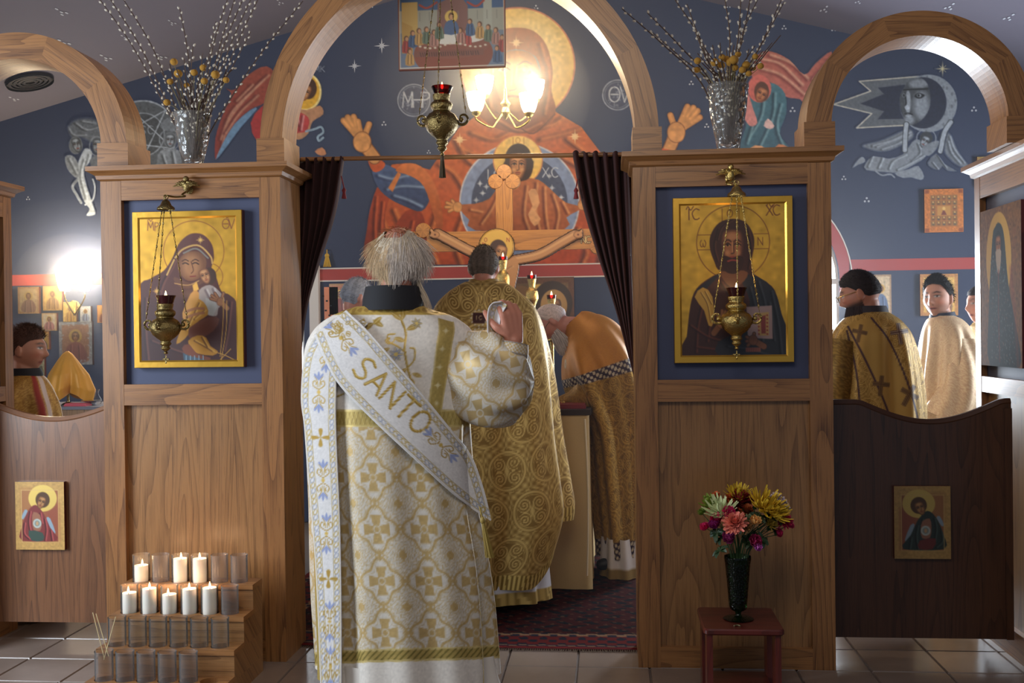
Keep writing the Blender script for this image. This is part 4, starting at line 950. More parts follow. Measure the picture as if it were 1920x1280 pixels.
# ---- icon of the shared supper above the royal doors
cv = Cv(745, -66, 946, 132, 1.6, (112, 120, 128)); cv.rect(745, 100, 946, 132, (104, 116, 132)); cv.rect(745, -66, 946, 20, (58, 84, 116))
cv.rect(745, 20, 946, 62, (150, 146, 128)); cv.rect(752, 4, 782, 66, (186, 152, 84)); cv.rect(905, 2, 921, 66, (160, 158, 140)); cv.poly([(818, 66), (820, 8), (840, 0), (866, 0), (876, 14), (878, 66)], (122, 84, 74)); cv.poly([(752, 40), (772, 50), (772, 100), (752, 100)], (176, 138, 70))
cv.line([(786, 10), (800, 16), (818, 6)], (150, 60, 46), 4, sm=3); cv.line([(876, 8), (892, 16), (906, 6)], (150, 60, 46), 4, sm=3)
for x in range(786, 940, 18): cv.line([(x, 24), (x, 40)], (120, 116, 104), 1.2)
cv.ell(848, 104, 74, 46, (128, 70, 52)); cv.ell(848, 86, 68, 27, (128, 76, 60)); cv.ell(850, 76, 56, 10, (204, 196, 180)); cv.rect(775, 96, 905, 108, (120, 74, 60)); 
rg = np.random.default_rng(5)
for q, (x, y) in enumerate(((760, 72), (772, 62), (784, 58), (798, 56), (812, 62), (874, 62), (880, 44), (898, 50), (914, 56), (928, 62), (940, 76), (930, 96), (766, 96), (822, 48), (862, 60))):
    c = [(150, 64, 56), (64, 84, 112), (172, 132, 76), (92, 104, 84), (156, 112, 96)][q % 5]; k = cv.poly([(x-8, y+26), (x-6, y+6), (x, y+2), (x+6, y+6), (x+9, y+26)], c, sm=2)
    folds(cv, k, [[(x-2, y+8), (x-3, y+24)], [(x+4, y+8), (x+4, y+24)]], tuple(v*.6 for v in c), tuple(min(255, v*1.35) for v in c), 2); cv.ell(x, y, 4.4, 5.2, (92, 60, 40)); cv.ell(x+(1 if x < 848 else -1), y+1, 3, 4, (186, 136, 96))
cv.ell(845, 34, 12, 12, (206, 168, 84)); cv.poly([(832, 66), (834, 46), (845, 40), (856, 46), (858, 66)], (74, 92, 120), sm=2); cv.ell(845, 33, 5, 7, (92, 60, 38)); cv.ell(845, 35, 3.4, 5, (188, 138, 96))
for q in range(14): cv.ell(786+q*9.4, 88+4*math.sin(q*.7), 2.6, 1.8, (200, 186, 160))
for q in range(26): cv.line([(786+q*4.3, 100), (786+q*4.3+rg.random()*2, 107)], (66, 44, 40), 1.3)
for q in ((748, -66, 748, 129), (943, -66, 943, 129), (748, 128, 943, 128)): cv.line([(q[0], q[1]), (q[2], q[3])], (210, 198, 176), 1.6)
for q in ((745.5, -66, 745.5, 132), (945, -66, 945, 132), (745, 131.5, 946, 131.5)): cv.line([(q[0], q[1]), (q[2], q[3])], (120, 62, 38), 3.4)
YS = YP+.30
O, U, V = px_rect(745, -64, 946, 132, YS); 
icon('large icon of a crowded supper table hanging inside the central arch', O, U, V, cv, .022)
hg = thing('hanging_cord', 'thin cord holding the supper icon up to the central arch', 'cord', O+U/2)
MB().tube([O+U*.5+np.array([0, .012, 0]), O+U*.5+np.array([0, -.05, .05])], .003, 5).build('cord', M_BLACK, hg)
# ---- smaller icons on the altar wall
def small_saint(x0, y0, x1, y1, bgc, robe, fr, two=False, seed=0, k=2.0):
    cv = Cv(x0, y0, x1, y1, k, fr); w, h = x1-x0, y1-y0; b = min(w, h)*.09
    cv.rect(x0+b, y0+b, x1-b, y1-b, bgc); cv.noise(.06, 40+seed, 4)
    for j in ((-.2, .2) if two else (0,)):
        cx = (x0+x1)/2+j*w; hw = w*(.2 if two else .32)
        cv.ell(cx, y0+h*.34, hw*.62, hw*.66, (216, 176, 90), m=.2); kk = cv.poly([(cx-hw, y1-b), (cx-hw*.9, y0+h*.62), (cx-hw*.3, y0+h*.48), (cx+hw*.3, y0+h*.48), (cx+hw*.9, y0+h*.62), (cx+hw, y1-b)], robe, sm=2)
        folds(cv, kk, [[(cx-hw*.4, y0+h*.55), (cx-hw*.5, y1)], [(cx+hw*.3, y0+h*.55), (cx+hw*.4, y1)]], tuple(v*.6 for v in robe), tuple(min(255, v*1.4) for v in robe), 2)
        cv.ell(cx, y0+h*.34, hw*.36, hw*.46, (84, 54, 38)); face(cv, cx, y0+h*.36, hw*.52, hw*.8, (186, 134, 92), (110, 68, 46), (214, 166, 118), eye=w > 40)
    return cv
def wall_icon(label, x0, y0, x1, y1, bgc, robe, fr, **kw):
    O, U, V = px_rect(x0, y0, x1, y1, YB-.03); return icon(label, O, U, V, small_saint(x0, y0, x1, y1, bgc, robe, fr, seed=int(x0), **kw), .028)
wall_icon('pale icon at the far left of the sconce, top of its cluster', 33, 538, 73, 588, (206, 176, 130), (150, 110, 90), (186, 140, 88))
wall_icon('golden icon just under the bright wall sconce', 80, 536, 116, 582, (226, 190, 110), (170, 130, 80), (206, 160, 90))
wall_icon('small pink-robed icon framed in pale wood below the sconce', 78, 587, 106, 620, (214, 196, 170), (186, 120, 116), (196, 160, 110))
wall_icon('small gilt icon partly behind the head of the person at left', 68, 621, 92, 655, (220, 172, 84), (110, 84, 60), (190, 130, 66))
wall_icon('narrow yellow icon standing over the grey framed icon', 118, 566, 143, 604, (230, 196, 110), (206, 150, 70), (220, 180, 100))
wall_icon('small pale blue icon beside the narrow yellow icon', 150, 574, 170, 603, (206, 206, 210), (140, 150, 176), (196, 196, 196))
wall_icon('orange edged icon half hidden by the left pier', 182, 572, 204, 605, (220, 160, 80), (160, 90, 60), (206, 130, 60))
wall_icon('tiny cream icon behind the neck of the person at left', 70, 668, 83, 704, (214, 206, 170), (130, 120, 90), (190, 180, 130))
cv = small_saint(110, 603, 172, 684, (176, 128, 100), (150, 92, 84), (156, 158, 164))
for q in range(60): a = RNG.random(); e = RNG.random()*7+1; cv.ell(*[(112+a*58, 603+e), (112+a*58, 684-e), (110+e, 605+a*77), (172-e, 605+a*77)][q % 4], 2, 1.6, (196, 198, 202), .8)
O, U, V = px_rect(110, 603, 172, 684, YB-.03); icon('icon in a wide silver-grey ornamented frame on the left wall', O, U, V, cv, .03)
# right side of the altar wall
cv = Cv(1732, 355, 1807, 437, 2.4, (196, 116, 48)); cv.noise(.07, 51, 6); cv.rect(1743, 366, 1796, 426, (170, 108, 52))
for a in range(5):
    for b in range(6):
        if a in (1, 2, 3) and b in (2, 3): continue
        x, y = 1744.5+a*10.4, 367.5+b*9.7; c = [(112, 74, 50), (92, 84, 66), (128, 66, 46), (80, 76, 78)][(a*3+b*5) % 4]
        cv.rect(x, y, x+8.6, y+7.6, (134, 96, 54)); cv.poly([(x+2, y+7.4), (x+4.3, y+2.6), (x+6.6, y+7.4)], c); cv.ell(x+4.3, y+2.4, 1.5, 1.6, (210, 166, 96))
cv.rect(1757, 387, 1782, 405, (190, 136, 66)); cv.poly([(1764, 404), (1769, 392), (1775, 404)], (120, 60, 44)); cv.ell(1769.5, 392, 3, 3.4, (220, 176, 100))
for q in ((1732, 355), (1797, 355), (1732, 428), (1797, 428)): cv.rect(q[0]+1, q[1]+1, q[0]+9, q[1]+8, (130, 64, 30), .8)
O, U, V = px_rect(1733, 355, 1806, 436, YB-.03); icon('orange framed icon with rows of tiny saints, high on the right wall', O, U, V, cv, .028)
wall_icon('gold icon directly behind the person in pale gold vestments', 1725, 514, 1796, 592, (216, 172, 92), (150, 110, 80), (186, 130, 72))
wall_icon('icon of a bowed figure in blue, left of the gold one on the right', 1632, 515, 1671, 592, (208, 186, 150), (92, 112, 146), (170, 140, 110))
wall_icon('green and gold icon above the right edge pier', 1832, 294, 1896, 352, (120, 110, 56), (206, 160, 66), (150, 120, 60))
wall_icon('small icon with a red haloed figure, right of the salmon panel', 617, 532, 656, 590, (190, 116, 74), (150, 70, 54), (178, 128, 70))
cv = small_saint(945, 521, 1076, 640, (112, 84, 52), (66, 40, 36), (96, 60, 40), two=False)
cv.ell(1035, 570, 38, 42, (48, 34, 28)); cv.ell(1038, 574, 25, 30, (172, 132, 76)); face(cv, 1040, 580, 24, 36, (140, 96, 62), (70, 44, 32), (176, 126, 84)); cv.ell(975, 560, 26, 24, (128, 92, 52)); 
O, U, V = px_rect(945, 521, 1076, 640, YB-.03); icon('dark brown icon on the altar wall behind the lamps', O, U, V, cv, .028)
# ================================================================ brass lamps
def chain(mb, a, b, r=.0016, step=.016, bead=.0042, every=3):
    a = np.asarray(a, float); b = np.asarray(b, float); L = np.linalg.norm(b-a); n = max(3, int(L/step)); d = (b-a)/L
    ref = np.array([0, 1., 0]); s = np.cross(d, ref); s /= np.linalg.norm(s)
    for i in range(n):
        p = a+d*L*(i+.5)/n; e = d*L/n*.55; w = (s if i % 2 else ref)*bead*.55
        mb.tube([p-e, p-e*.4+w, p+e*.4+w, p+e, p+e*.4-w, p-e*.4-w, p-e], r*.75, 4, cap=False)
        if every and i % every == 1: mb.ell(p, bead, bead, bead*1.9, 6, 4)
def scroll(mb, c, dx, s, r):
    """S-shaped handle standing out from the bowl in direction dx"""
    t = np.linspace(0, 1, 22); a = t*2*PI*1.15+PI*.9; R = s*(.25+.75*(1-t)**.8)*.5
    P = [np.asarray(c)+np.asarray(dx)*(s*.42+R[i]*math.cos(a[i]))+np.array([0, 0, R[i]*math.sin(a[i])+s*.1]) for i in range(22)]
    mb.tube(P, np.linspace(r, r*.55, 22), 6); mb.ell(P[-1], r*1.5, r*1.5, r*1.5, 8, 5)
def oil_lamp(name, label, cx, ytop, ycup, ybot, wpx, Y, mat, spread=58, top=None, tassel=False, ruby=False, group=None, swing=0.0):
    k = mpp(cx, ycup, Y); P = lambda x, y: W(x, y, Y)
    base = P(cx, ybot); t = thing(name, label, 'hanging lamp', base, group); c = P(cx, ycup); H = c[2]-base[2]; R = wpx*k/2
    pr = [(.0, 0), (.10, .005), (.14, .03), (.08, .055), (.20, .085), (.30, .12), (.24, .15), (.26, .17), (.36, .21), (.30, .25), (.40, .29), (.62, .34), (.86, .42), (1.0, .52), (.97, .60), (.80, .67), (.60, .71), (.50, .74), (.62, .78), (.66, .83), (.58, .87), (.46, .90), (.50, .95), (.52, 1.0), (.44, 1.0), (.40, .92), (.001, .90)]
    pr = [(r*R*.72, z*H) for r, z in crom(pr, 90)]; pr = [(max(r, .0004), z) for r, z in pr]
    MB().lathe(pr, base, 28, wob=lambda a, v: .045*np.sin(12*a+6*np.sin(v*20))*((v > .28) & (v < .68))+.03*np.sin(16*a)*(v > .74)).build('bowl', mat, t, True)
    cr = R*.40; cup = MB().lathe([(cr*.78, 0), (cr*.9, .008), (cr, .022), (cr*1.18, .036), (cr*1.16, .037), (cr*.94, .020), (cr*.7, .004), (.001, .003)], c, 20).build('glass_cup', M_REDGL if ruby else plain('dark_red_glass', (52, 14, 16), .15), t, True)
    cup['label'] = 'ruby glass cup'
    fz = c+np.array([0, 0, .026])
    MB().lathe([(.0006, 0), (.0045, .005), (.0058, .011), (.0038, .020), (.0005, .031)], fz, 10).build('flame', M_FLAME, cup, True)
    bulb('lamp_flame_light', fz+np.array([0, -.01, .012]), .35, (1, .6, .28), .01)
    sh = c-np.array([0, 0, H*.42])
    for a in (PI*1.02, -.05, PI*.52):
        d = np.array([math.cos(a), -math.sin(a)*.9, 0]); m = MB(); scroll(m, sh+d*R*.62, d, R*.62, R*.075); m.build('scroll_handle', mat, t, True)
        hk = sh+d*R*1.02+np.array([0, 0, R*.3])
        tp = top if top is not None else P(cx, ytop)
        m = MB(); chain(m, hk, tp+d*R*.18); m.build('chain', mat, t, True)
    if top is None: tp = P(cx, ytop)
    MB().lathe([(R*.42, -.006), (R*.40, .004), (R*.26, .014), (R*.18, .03), (R*.06, .038), (.001, .039)], tp-np.array([0, 0, .006]), 18).build('chain_cap', mat, t, True)
    m = MB(); q = tp+np.array([0, 0, .042]); m.tube([q+.010*np.array([math.cos(u), 0, math.sin(u)]) for u in np.linspace(0, 2*PI, 15)], .0022, 6); m.build('ring', mat, t, True)
    if tassel:
        m = MB()
        for u in np.arange(30)*2.4: rr = .011*math.sqrt((u % 7)/7+.1); m.tube([base+np.array([rr*.6*math.cos(u), rr*.6*math.sin(u), -.02]), base+np.array([rr*1.3*math.cos(u), rr*1.3*math.sin(u), -.022-tassel])], .0022, 4)
        m.ell(base+np.array([0, 0, -.015]), .009, .009, .02, 10, 6); m.build('tassel', plain('dark_tassel', (70, 56, 34), .7), t, True)
    else:
        m = MB(); z = base-np.array([0, 0, .004]); m.box(z[0]-.0025, z[0]+.0025, z[1]-.002, z[1]+.002, z[2]-.030, z[2]); m.box(z[0]-.011, z[0]+.011, z[1]-.002, z[1]+.002, z[2]-.020, z[2]-.014)
        for dx, dz in ((-.012, -.017), (.012, -.017), (0, -.032)): m.ell(z+np.array([dx, 0, dz]), .004, .003, .004, 8, 5)
        m.build('pendant_cross', mat, t, True)
    return t
YL = YP-.13
oil_lamp('oil_lamp', 'brass oil lamp burning in front of the gilded icon on the right pier', 1381, 362, 556, 655, 84, YL, M_BRASS, group=None)
oil_lamp('oil_lamp', 'tarnished brass oil lamp burning before the mother and child icon', 311, 388, 570, 664, 76, YL, M_BRASSDK)
oil_lamp('sanctuary_lamp', 'large dark brass lamp hanging in the middle of the central arch', 829, -64, 178, 292, 86, YP+.14, M_BRASSDK, tassel=.075, ruby=True)
# ---- cherub brackets that carry the two pier lamps
def bracket(label, x, y, xl, yl, mat, dark):
    p = W(x, y, YP-.03); t = thing('lamp_bracket', label, 'bracket', p); m = MB()
    m.ell(p, .017, .015, .026, 12, 8); m.ell(p+np.array([0, -.006, .032]), .013, .013, .014, 12, 8)
    m.build('cherub_body', mat, t, True)
    for s in (-1, 1):
        m = MB()
        for q in range(5):
            a = .15+q*.28; L = .062-.007*q; d = np.array([s*math.cos(a), 0, math.sin(a)*.9-.1]); m.tube([p+d*.008, p+d*L*.5+np.array([0, -.008, .008]), p+d*L], [.008, .0075, .002], 6)
        m.build('wing', mat, t, True)
    e = W(xl, yl, YL); m = MB(); a = p+np.array([0, .03, -.01])
    m.tube(crom([a, p+np.array([-.02, -.005, -.035]), p+np.array([.004, -.03, -.045]), (p+e)/2+np.array([0, -.01, -.02]), e+np.array([0, 0, .012]), e], 24), .0042, 8)
    m.build('hook_arm', mat, t, True)
    m = MB(); m.lathe([(.001, 0), (.018, .002), (.02, .008), (.012, .012), (.001, .012)], p+np.array([0, .030, -.01]), 14, axis=(0, -1, 0)); m.build('wall_plate', mat, t, True)
    return t
bracket('bright brass winged bracket over the right pier icon', 1370, 328, 1380, 348, M_BRASS, False)
bracket('tarnished brass winged bracket over the left pier icon', 350, 350, 310, 372, M_BRASSDK, True)
# ================================================================ vases of willow on top of the piers
YV = YP+.12
def crystal_vase(label, x, y0, y1, rt_, rb):
    b = W(x, y1, YV); b[2] = HT; top = W(x, y0, YV)[2]-HT; k = mpp(x, y0, YV); rt_ *= k; rb *= k
    t = thing('crystal_vase', label, 'vase', b)
    pr = [(.001, .004), (rb*.95, .004), (rb, .012), (rb*.9, .03), (rb*1.02, top*.25), (rt_*.88, top*.62), (rt_*.96, top*.92), (rt_*1.04, top), (rt_*.97, top), (rt_*.82, top*.6), (rb*.82, top*.2), (.001, .03)]
    MB().lathe(crom(pr, 60), b, 36, wob=lambda a, v: .03*np.abs(np.sin(9*a+18*v))*np.sign(np.sin(9*a-18*v))*((v > .08) & (v < .6))).build('vase_body', M_CRYSTAL, t, True)
    return b, top
willow_bark = plain('willow_bark', (62, 40, 30), .7); catkin_m = plain('catkin_fur', (196, 186, 170), .9); button_m = plain('yellow_button_flower', (176, 128, 44), .85, bump=.6, bscale=500, var=.2, vscale=200); stalk_m = plain('dry_stalk', (110, 98, 58), .8)
ORDN = ['first', 'second', 'third', 'fourth', 'fifth', 'sixth', 'seventh', 'eighth', 'ninth', 'tenth', 'eleventh', 'twelfth', 'thirteenth', 'fourteenth', 'fifteenth', 'sixteenth', 'seventeenth', 'eighteenth', 'nineteenth', 'twentieth']
def willow(x, y, tips, grp, lab, y0, dark=0, seed=1, bend=10):
    r = np.random.default_rng(seed)
    for n, (tx, ty) in enumerate(tips):
        dY = r.uniform(-.10, .10); mx = x+(tx-x)*.10+r.uniform(-5, 5)
        p0 = W(x+(tx-x)*.03+r.uniform(-6, 6), y0-12, YV+dY*.1); p1 = W(mx+(tx-x)*.14, y-6, YV+dY*.2)
        p2 = W(mx+(tx-x)*.5+r.uniform(-bend, bend)*.6, y+(ty-y)*.55, YV+dY*.6); p3 = W(tx, ty, YV+dY)
        C = crom([p0, p1, p2, p3], 24); t = thing('willow_branch', lab, 'branch', p0, grp)
        MB().tube(C, np.linspace(.0042, .0022, 24), 5).build('stem', willow_bark, t, True)
        m = MB(); L = np.append(0, np.cumsum(np.linalg.norm(np.diff(C, axis=0), axis=1))); sd = 1; st = L[-1]*(.30 if dark else .22)
        q = st
        while q < L[-1]:
            i = min(22, np.searchsorted(L, q)-1); T = C[i+1]-C[i]; T /= np.linalg.norm(T); nn = np.cross(T, [0, 1, 0]); a = C[i]+T*(q-L[i])
            ax = T*.9+nn*sd*.5; ax /= np.linalg.norm(ax); rr = r.uniform(.0040, .0058)
            if not (dark and r.random() < .55):
                m.lathe([(.0004, -rr*.4), (rr*.8, 0), (rr, rr*.9), (rr*.7, rr*1.9), (.0004, rr*2.5)], a+nn*sd*.003, 6, axis=ax)
            sd = -sd; q += r.uniform(.016, .034)
        if m.n: tag(m.build('catkins', catkin_m, t, True), kind='stuff')
        t['label'] = lab % ORDN[sorted(tips).index((tx, ty))]
def buttons(x, y, pos, grp, lab, y0, seed):
    r = np.random.default_rng(seed)
    for bx, by, br in pos:
        dY = r.uniform(-.07, .02); e = W(bx, by, YV+dY); a = W(x+(bx-x)*.15, y0-14, YV); t = thing('button_flower', lab, 'flower', a, grp)
        MB().tube(crom([a, W(x+(bx-x)*.45, y, YV+dY*.4), e], 10), .0014, 5).build('stem', stalk_m, t, True)
        R = br*mpp(bx, by, YV); m = MB(); m.ell(e, R, R, R*.92, 12, 8); m.build('flower_head', button_m, t, True); t['label'] = lab % ORDN[sorted(pos).index((bx, by, br))]
crystal_vase('cut crystal vase of willow on the left pier top', 362, 216, 314, 33, 21)
willow(362, 216, [(178, -14), (200, -12), (226, -10), (337, 16), (430, -12), (442, -8), (462, -16), (476, -14), (488, -10), (568, 2), (470, 60), (405, 40)], 'pussy willow branches in the left vase', '%s tall pussy willow branch from the left in the left vase', 310, 0, 3)
willow(362, 216, [(318, 120), (330, 128), (345, 110), (350, 132), (362, 86), (368, 128), (380, 100), (388, 118), (396, 96), (404, 124), (414, 130), (338, 140), (426, 112), (300, 132), (440, 126), (372, 140), (392, 142), (328, 148), (355, 150), (410, 148)], 'short dark willow twigs in the left vase', '%s short dark willow twig from the left in the left vase', 310, 1, 4)
buttons(362, 216, [(326, 116, 7), (334, 138, 8), (364, 136, 6.5), (381, 127, 6.5), (404, 140, 8), (319, 153, 6), (313, 192, 6.5), (383, 152, 6.5), (424, 150, 6), (350, 160, 5.5)], 'button flowers in the left vase', '%s dried yellow button flower from the left in the left vase', 310, 5)
crystal_vase('taller clear crystal vase of willow on the right pier top', 1366, 164, 290, 38, 24)
willow(1366, 164, [(1166, 16), (1214, 24), (1222, 60), (1262, -6), (1288, 8), (1304, 60), (1358, -10), (1390, -12), (1408, -8), (1424, -8), (1466, -2), (1388, 30), (1470, 4)], 'pussy willow branches in the right vase', '%s tall pussy willow branch from the left in the right vase', 286, 0, 6, 14)
willow(1366, 164, [(1308, 100), (1322, 92), (1336, 84), (1350, 80), (1362, 94), (1376, 84), (1392, 78), (1404, 92), (1416, 86), (1430, 96), (1464, 66), (1448, 80), (1316, 118), (1342, 108), (1382, 106), (1424, 110)], 'short dark willow twigs in the right vase', '%s short dark willow twig from the left in the right vase', 286, 1, 7)
buttons(1366, 164, [(1308, 114, 7), (1307, 131, 6.5), (1340, 117, 8), (1352, 123, 8), (1362, 111, 7), (1369, 117, 8), (1378, 127, 7), (1384, 102, 6), (1376, 112, 9), (1399, 122, 8), (1392, 131, 7), (1416, 106, 6), (1404, 138, 6), (1426, 124, 6.5), (1412, 128, 6), (1354, 108, 7)], 'button flowers in the right vase', '%s dried yellow button flower from the left in the right vase', 286, 8)
# ================================================================ curtain rail and curtains
YR = YP+.36
a, b = W(552, 299, YR), W(1192, 289, YR); a[0] = xc-.01; b[0] = xa+.02
ro = tag(MB().tube([a, b], .0105, 12).build('curtain_rail', OAK, None, True), 'thin wooden rail across the royal doors carrying the curtains', 'rail')
M_CURT = plain('burgundy_velvet', (50, 20, 18), .9, var=.35, vscale=14)
M_TASS = plain('red_tassel', (112, 26, 30), .8)
def curtain(label, outer, inner, tass, s, nf=6):
    """outer/inner: pixel edges from top to bottom"""
    n = 70; O_, I_ = crom(outer, n), crom(inner, n); m = 90; u = np.linspace(0, 1, m); ys = np.linspace(0, 1, n)[:, None]
    P = np.zeros((n, m, 3))
    for i in range(n):
        A, B = W(O_[i, 0], O_[i, 1], YR), W(I_[i, 0], I_[i, 1], YR); P[i] = A+(B-A)*u[:, None]
    amp = .028-.012*ys; P[..., 1] += amp*np.sin(u*2*PI*nf+.6*np.sin(ys*4))+.003*np.sin(u*2*PI*15+ys*3)
    P[:4, :, 2] += (.012*np.abs(np.sin(u*PI*nf*1.5)))[None]*np.linspace(1, 0, 4)[:, None]
    t = thing('curtain', label, 'curtain', P[-1, 0]); C = np.ones((n, m, 4)); o_ = grid('velvet_drape', P, C, M_CURT, t)
    md = o_.modifiers.new('thick', 'SOLIDIFY'); md.thickness = .003
    g = MB(); p = W(tass[0], tass[1], YR-.03); q = W(tass[2], tass[3], YR-.03); g.tube([p, q], .003, 6); g.lathe([(.004, 0), (.011, -.012), (.007, -.022), (.012, -.05), (.001, -.052)], q, 10); g.build('tassel', M_TASS, t, True)
curtain('dark burgundy curtain drawn back on the left of the royal doors', [(549, 302), (551, 420), (553, 520), (555, 640), (556, 700)], [(646, 298), (628, 400), (596, 500), (572, 590), (560, 700)], (640, 330, 645, 352), 1)
curtain('dark burgundy curtain drawn back on the right of the royal doors', [(1186, 290), (1187, 400), (1189, 520), (1190, 620), (1191, 720)], [(1074, 288), (1092, 380), (1122, 480), (1152, 570), (1188, 700)], (1083, 335, 1080, 352), -1)
# ================================================================ candle rack with glasses
RX0, RX1 = W(163, 1240, 3.98)[0], W(424, 1250, 3.98)[0]
ys0 = 3.955; td = .135*.96; rise = .1025
dep = [ys0+i*.115 for i in range(5)]; hz = [.088+i*rise for i in range(4)]
rack = thing('candle_rack', 'stepped oak rack holding rows of glass votive cups', 'candle rack', ((RX0+RX1)/2, ys0+.2, 0))
gx = [W(x, 1240, dep[0]+.055)[0] for x in (195, 234, 273, 313, 352, 393)]
gx = [gx[0]+(gx[5]-gx[0])*i/5 for i in range(6)]
RG = .0352
def holed(x0, x1, y0, y1, z, xs, yc, r):
    """tier top with round sockets"""
    bm = bmesh.new(); es = []
    for lp in [[(x0, y0), (x1, y0), (x1, y1), (x0, y1)]]+[[(c+r*math.cos(a), yc+r*math.sin(a)) for a in np.arange(20)*2*PI/20] for c in xs]:
        vs = [bm.verts.new((p, q, z)) for p, q in lp]; es += [bm.edges.new((vs[i], vs[(i+1) % len(vs)])) for i in range(len(vs))]
    bmesh.ops.triangle_fill(bm, edges=es, use_beauty=True); bm.verts.index_update()
    V = [tuple(v.co) for v in bm.verts]; Fc = []
    for f in bm.faces: ix = [v.index for v in f.verts]; Fc.append(ix if f.normal.z > 0 else ix[::-1])
    bm.free(); return V, Fc
for i in range(4):
    y0, y1 = dep[i], dep[i+1]+(.0 if i < 3 else .0); z = hz[i]; zb = 0 if i == 0 else hz[i-1]+.0002
    MB().box(RX0, RX1, y0, dep[4], (0 if i == 0 else hz[i-1]-.02), z-.020, g=0).build('tier_box', OAKDK, rack)
    V, Fc = holed(RX0-.004, RX1+.002, y0-.008, dep[i+1] if i < 3 else dep[4], z, gx, y0+.055, RG+.003)
    m = MB(); m.add(V, Fc, [(p[0], p[1]) for p in V])
    xx0, xx1, yy0, yy1 = RX0-.004, RX1+.002, y0-.008, dep[i+1] if i < 3 else dep[4]
    for A, B in (((xx0, yy0), (xx1, yy0)), ((xx1, yy0), (xx1, yy1)), ((xx0, yy1), (xx0, yy0))):
        L = abs(A[0]-B[0])+abs(A[1]-B[1]); m.add([(*A, z-.02), (*B, z-.02), (*B, z), (*A, z)], [[0, 1, 2, 3]], [(0, 0), (L, 0), (L, .02), (0, .02)])
    for c in gx:
        a = np.arange(20)*2*PI/20; r = RG+.003; Q = np.c_[c+r*np.cos(a), y0+.055+r*np.sin(a)]
        m.add(np.vstack([np.c_[Q, np.full(20, z)], np.c_[Q, np.full(20, z-.018)]]), [[j, (j+1) % 20, 20+(j+1) % 20, 20+j] for j in range(20)]+[[20+j for j in range(20)]])
    m.build('tier_board', OAK, rack)
GH = .130
def votive(x, y, z, mat, label, group, wax=None, lit=0, dx=0):
    b = np.array([x, y, z-.0175]); t = thing('votive_glass', label, 'votive glass', b, group); r = RG
    MB().lathe([(.001, .0), (r*.93, .0), (r*.97, .004), (r, .05), (r*1.0, GH-.008), (r*1.04, GH-.002), (r*1.0, GH), (r*.95, GH-.004), (r*.93, .05), (r*.9, .008), (.001, .007)], b, 26).build('glass_wall', mat, t, True)
    if wax:
        c = thing('pillar_candle', 'burning white candle inside a votive glass, '+lit, 'candle', b+np.array([0, 0, .008]), 'white candles burning in the rack'); h = wax*GH; rc = r*.84
        MB().lathe([(.001, .0005), (rc, .0005), (rc, h), (rc*.94, h+.003), (rc*.8, h-.002), (rc*.3, h-.004), (.001, h-.004)], b+np.array([0, 0, .008]), 24).build('wax', M_WAX, c, True)
        w0 = b+np.array([dx, 0, .008+h-.004]); MB().tube([w0, w0+np.array([.001, 0, .010])], .0012, 5).build('wick', M_BLACK, c)
        MB().lathe([(.0006, 0), (.0034, .004), (.0046, .009), (.003, .017), (.0004, .026)], w0+np.array([0, 0, .006]), 10).build('flame', M_FLAME, c, True)
        bulb('candle_light', w0+np.array([0, 0, .030]), .24, (1, .58, .30), .012)
tier = ['bottom', 'third', 'second', 'top']
WX_ = {(3, 0): .55, (3, 2): .78, (3, 3): .78, (2, 0): .66, (2, 1): .80, (2, 2): .62, (2, 3): .80, (2, 4): .84}
ORD = ['first', 'second', 'third', 'fourth', 'fifth', 'sixth']
for i in range(4):
    for j in range(6):
        if i == 0 and j == 5: continue
        nm = f'{ORD[j]} from left on the {["bottom", "second lowest", "second highest", "top"][i]} tier'
        w = WX_.get((i, j))
        votive(gx[j], dep[i]+.055, hz[i], M_GLASS if (w or i == 1) else M_SMOKE, ('clear glass around a burning candle, ' if w else 'empty sooty votive glass, ' if i != 1 else 'empty clear votive glass, ')+nm, 'votive glasses in the oak rack', w, nm, RNG.uniform(-.006, .006))
for (x0, y0, x1, y1, lb) in ((196, 1235, 174, 1148, 'left'), (204, 1230, 180, 1150, 'middle'), (195, 1236, 217, 1156, 'right')):
    yy = dep[0]+.055; a, b = W(x0, y0, yy), W(x1, y1, yy-.01); a[2] = max(a[2], hz[0]-.004); a[0] = gx[0]+np.clip(a[0]-gx[0], -.02, .02)
    tag(MB().tube([a, b], .0016, 6).build('taper_stick', plain('taper_wax', (214, 196, 150), .6), None, True), f'thin wax taper standing in the first bottom glass, leaning {lb if lb != "middle" else "between the others"}', 'taper', 'thin tapers')
# ================================================================ red stool with the flower vase
sz = .31; fl_, bk_ = W(1318, 1160, 4.03), W(1466, 1122, 4.34)
sx0, sx1 = W(1319, 1160, 4.03)[0], W(1471, 1160, 4.03)[0]
st = thing('red_stool', 'small red-stained wooden stool under the flower vase', 'stool', ((sx0+sx1)/2, 4.18, 0))
m = MB()
def rounded(x0, x1, y0, y1, r, n=5): return [(cx+r*math.cos(a), cy+r*math.sin(a)) for cx, cy, a0 in ((x1-r, y0+r, -PI/2), (x1-r, y1-r, 0), (x0+r, y1-r, PI/2), (x0+r, y0+r, PI)) for a in np.linspace(a0, a0+PI/2, n)]
pl = rounded(sx0, sx1, 4.02, 4.345, .018); n = len(pl)
for z0, z1, e0, e1 in ((.287, .292, -.005, 0), (.292, .305, 0, 0), (.305, .31, 0, -.004)):
    f0 = rounded(sx0-e0, sx1+e0, 4.02-e0, 4.345+e0, .018); f1 = rounded(sx0-e1, sx1+e1, 4.02-e1, 4.345+e1, .018)
    m.add([(x, y, z0) for x, y in f0]+[(x, y, z1) for x, y in f1], [[k, (k+1) % n, n+(k+1) % n, n+k] for k in range(n)], [(x+y*.2, y) for x, y in f0+f1])
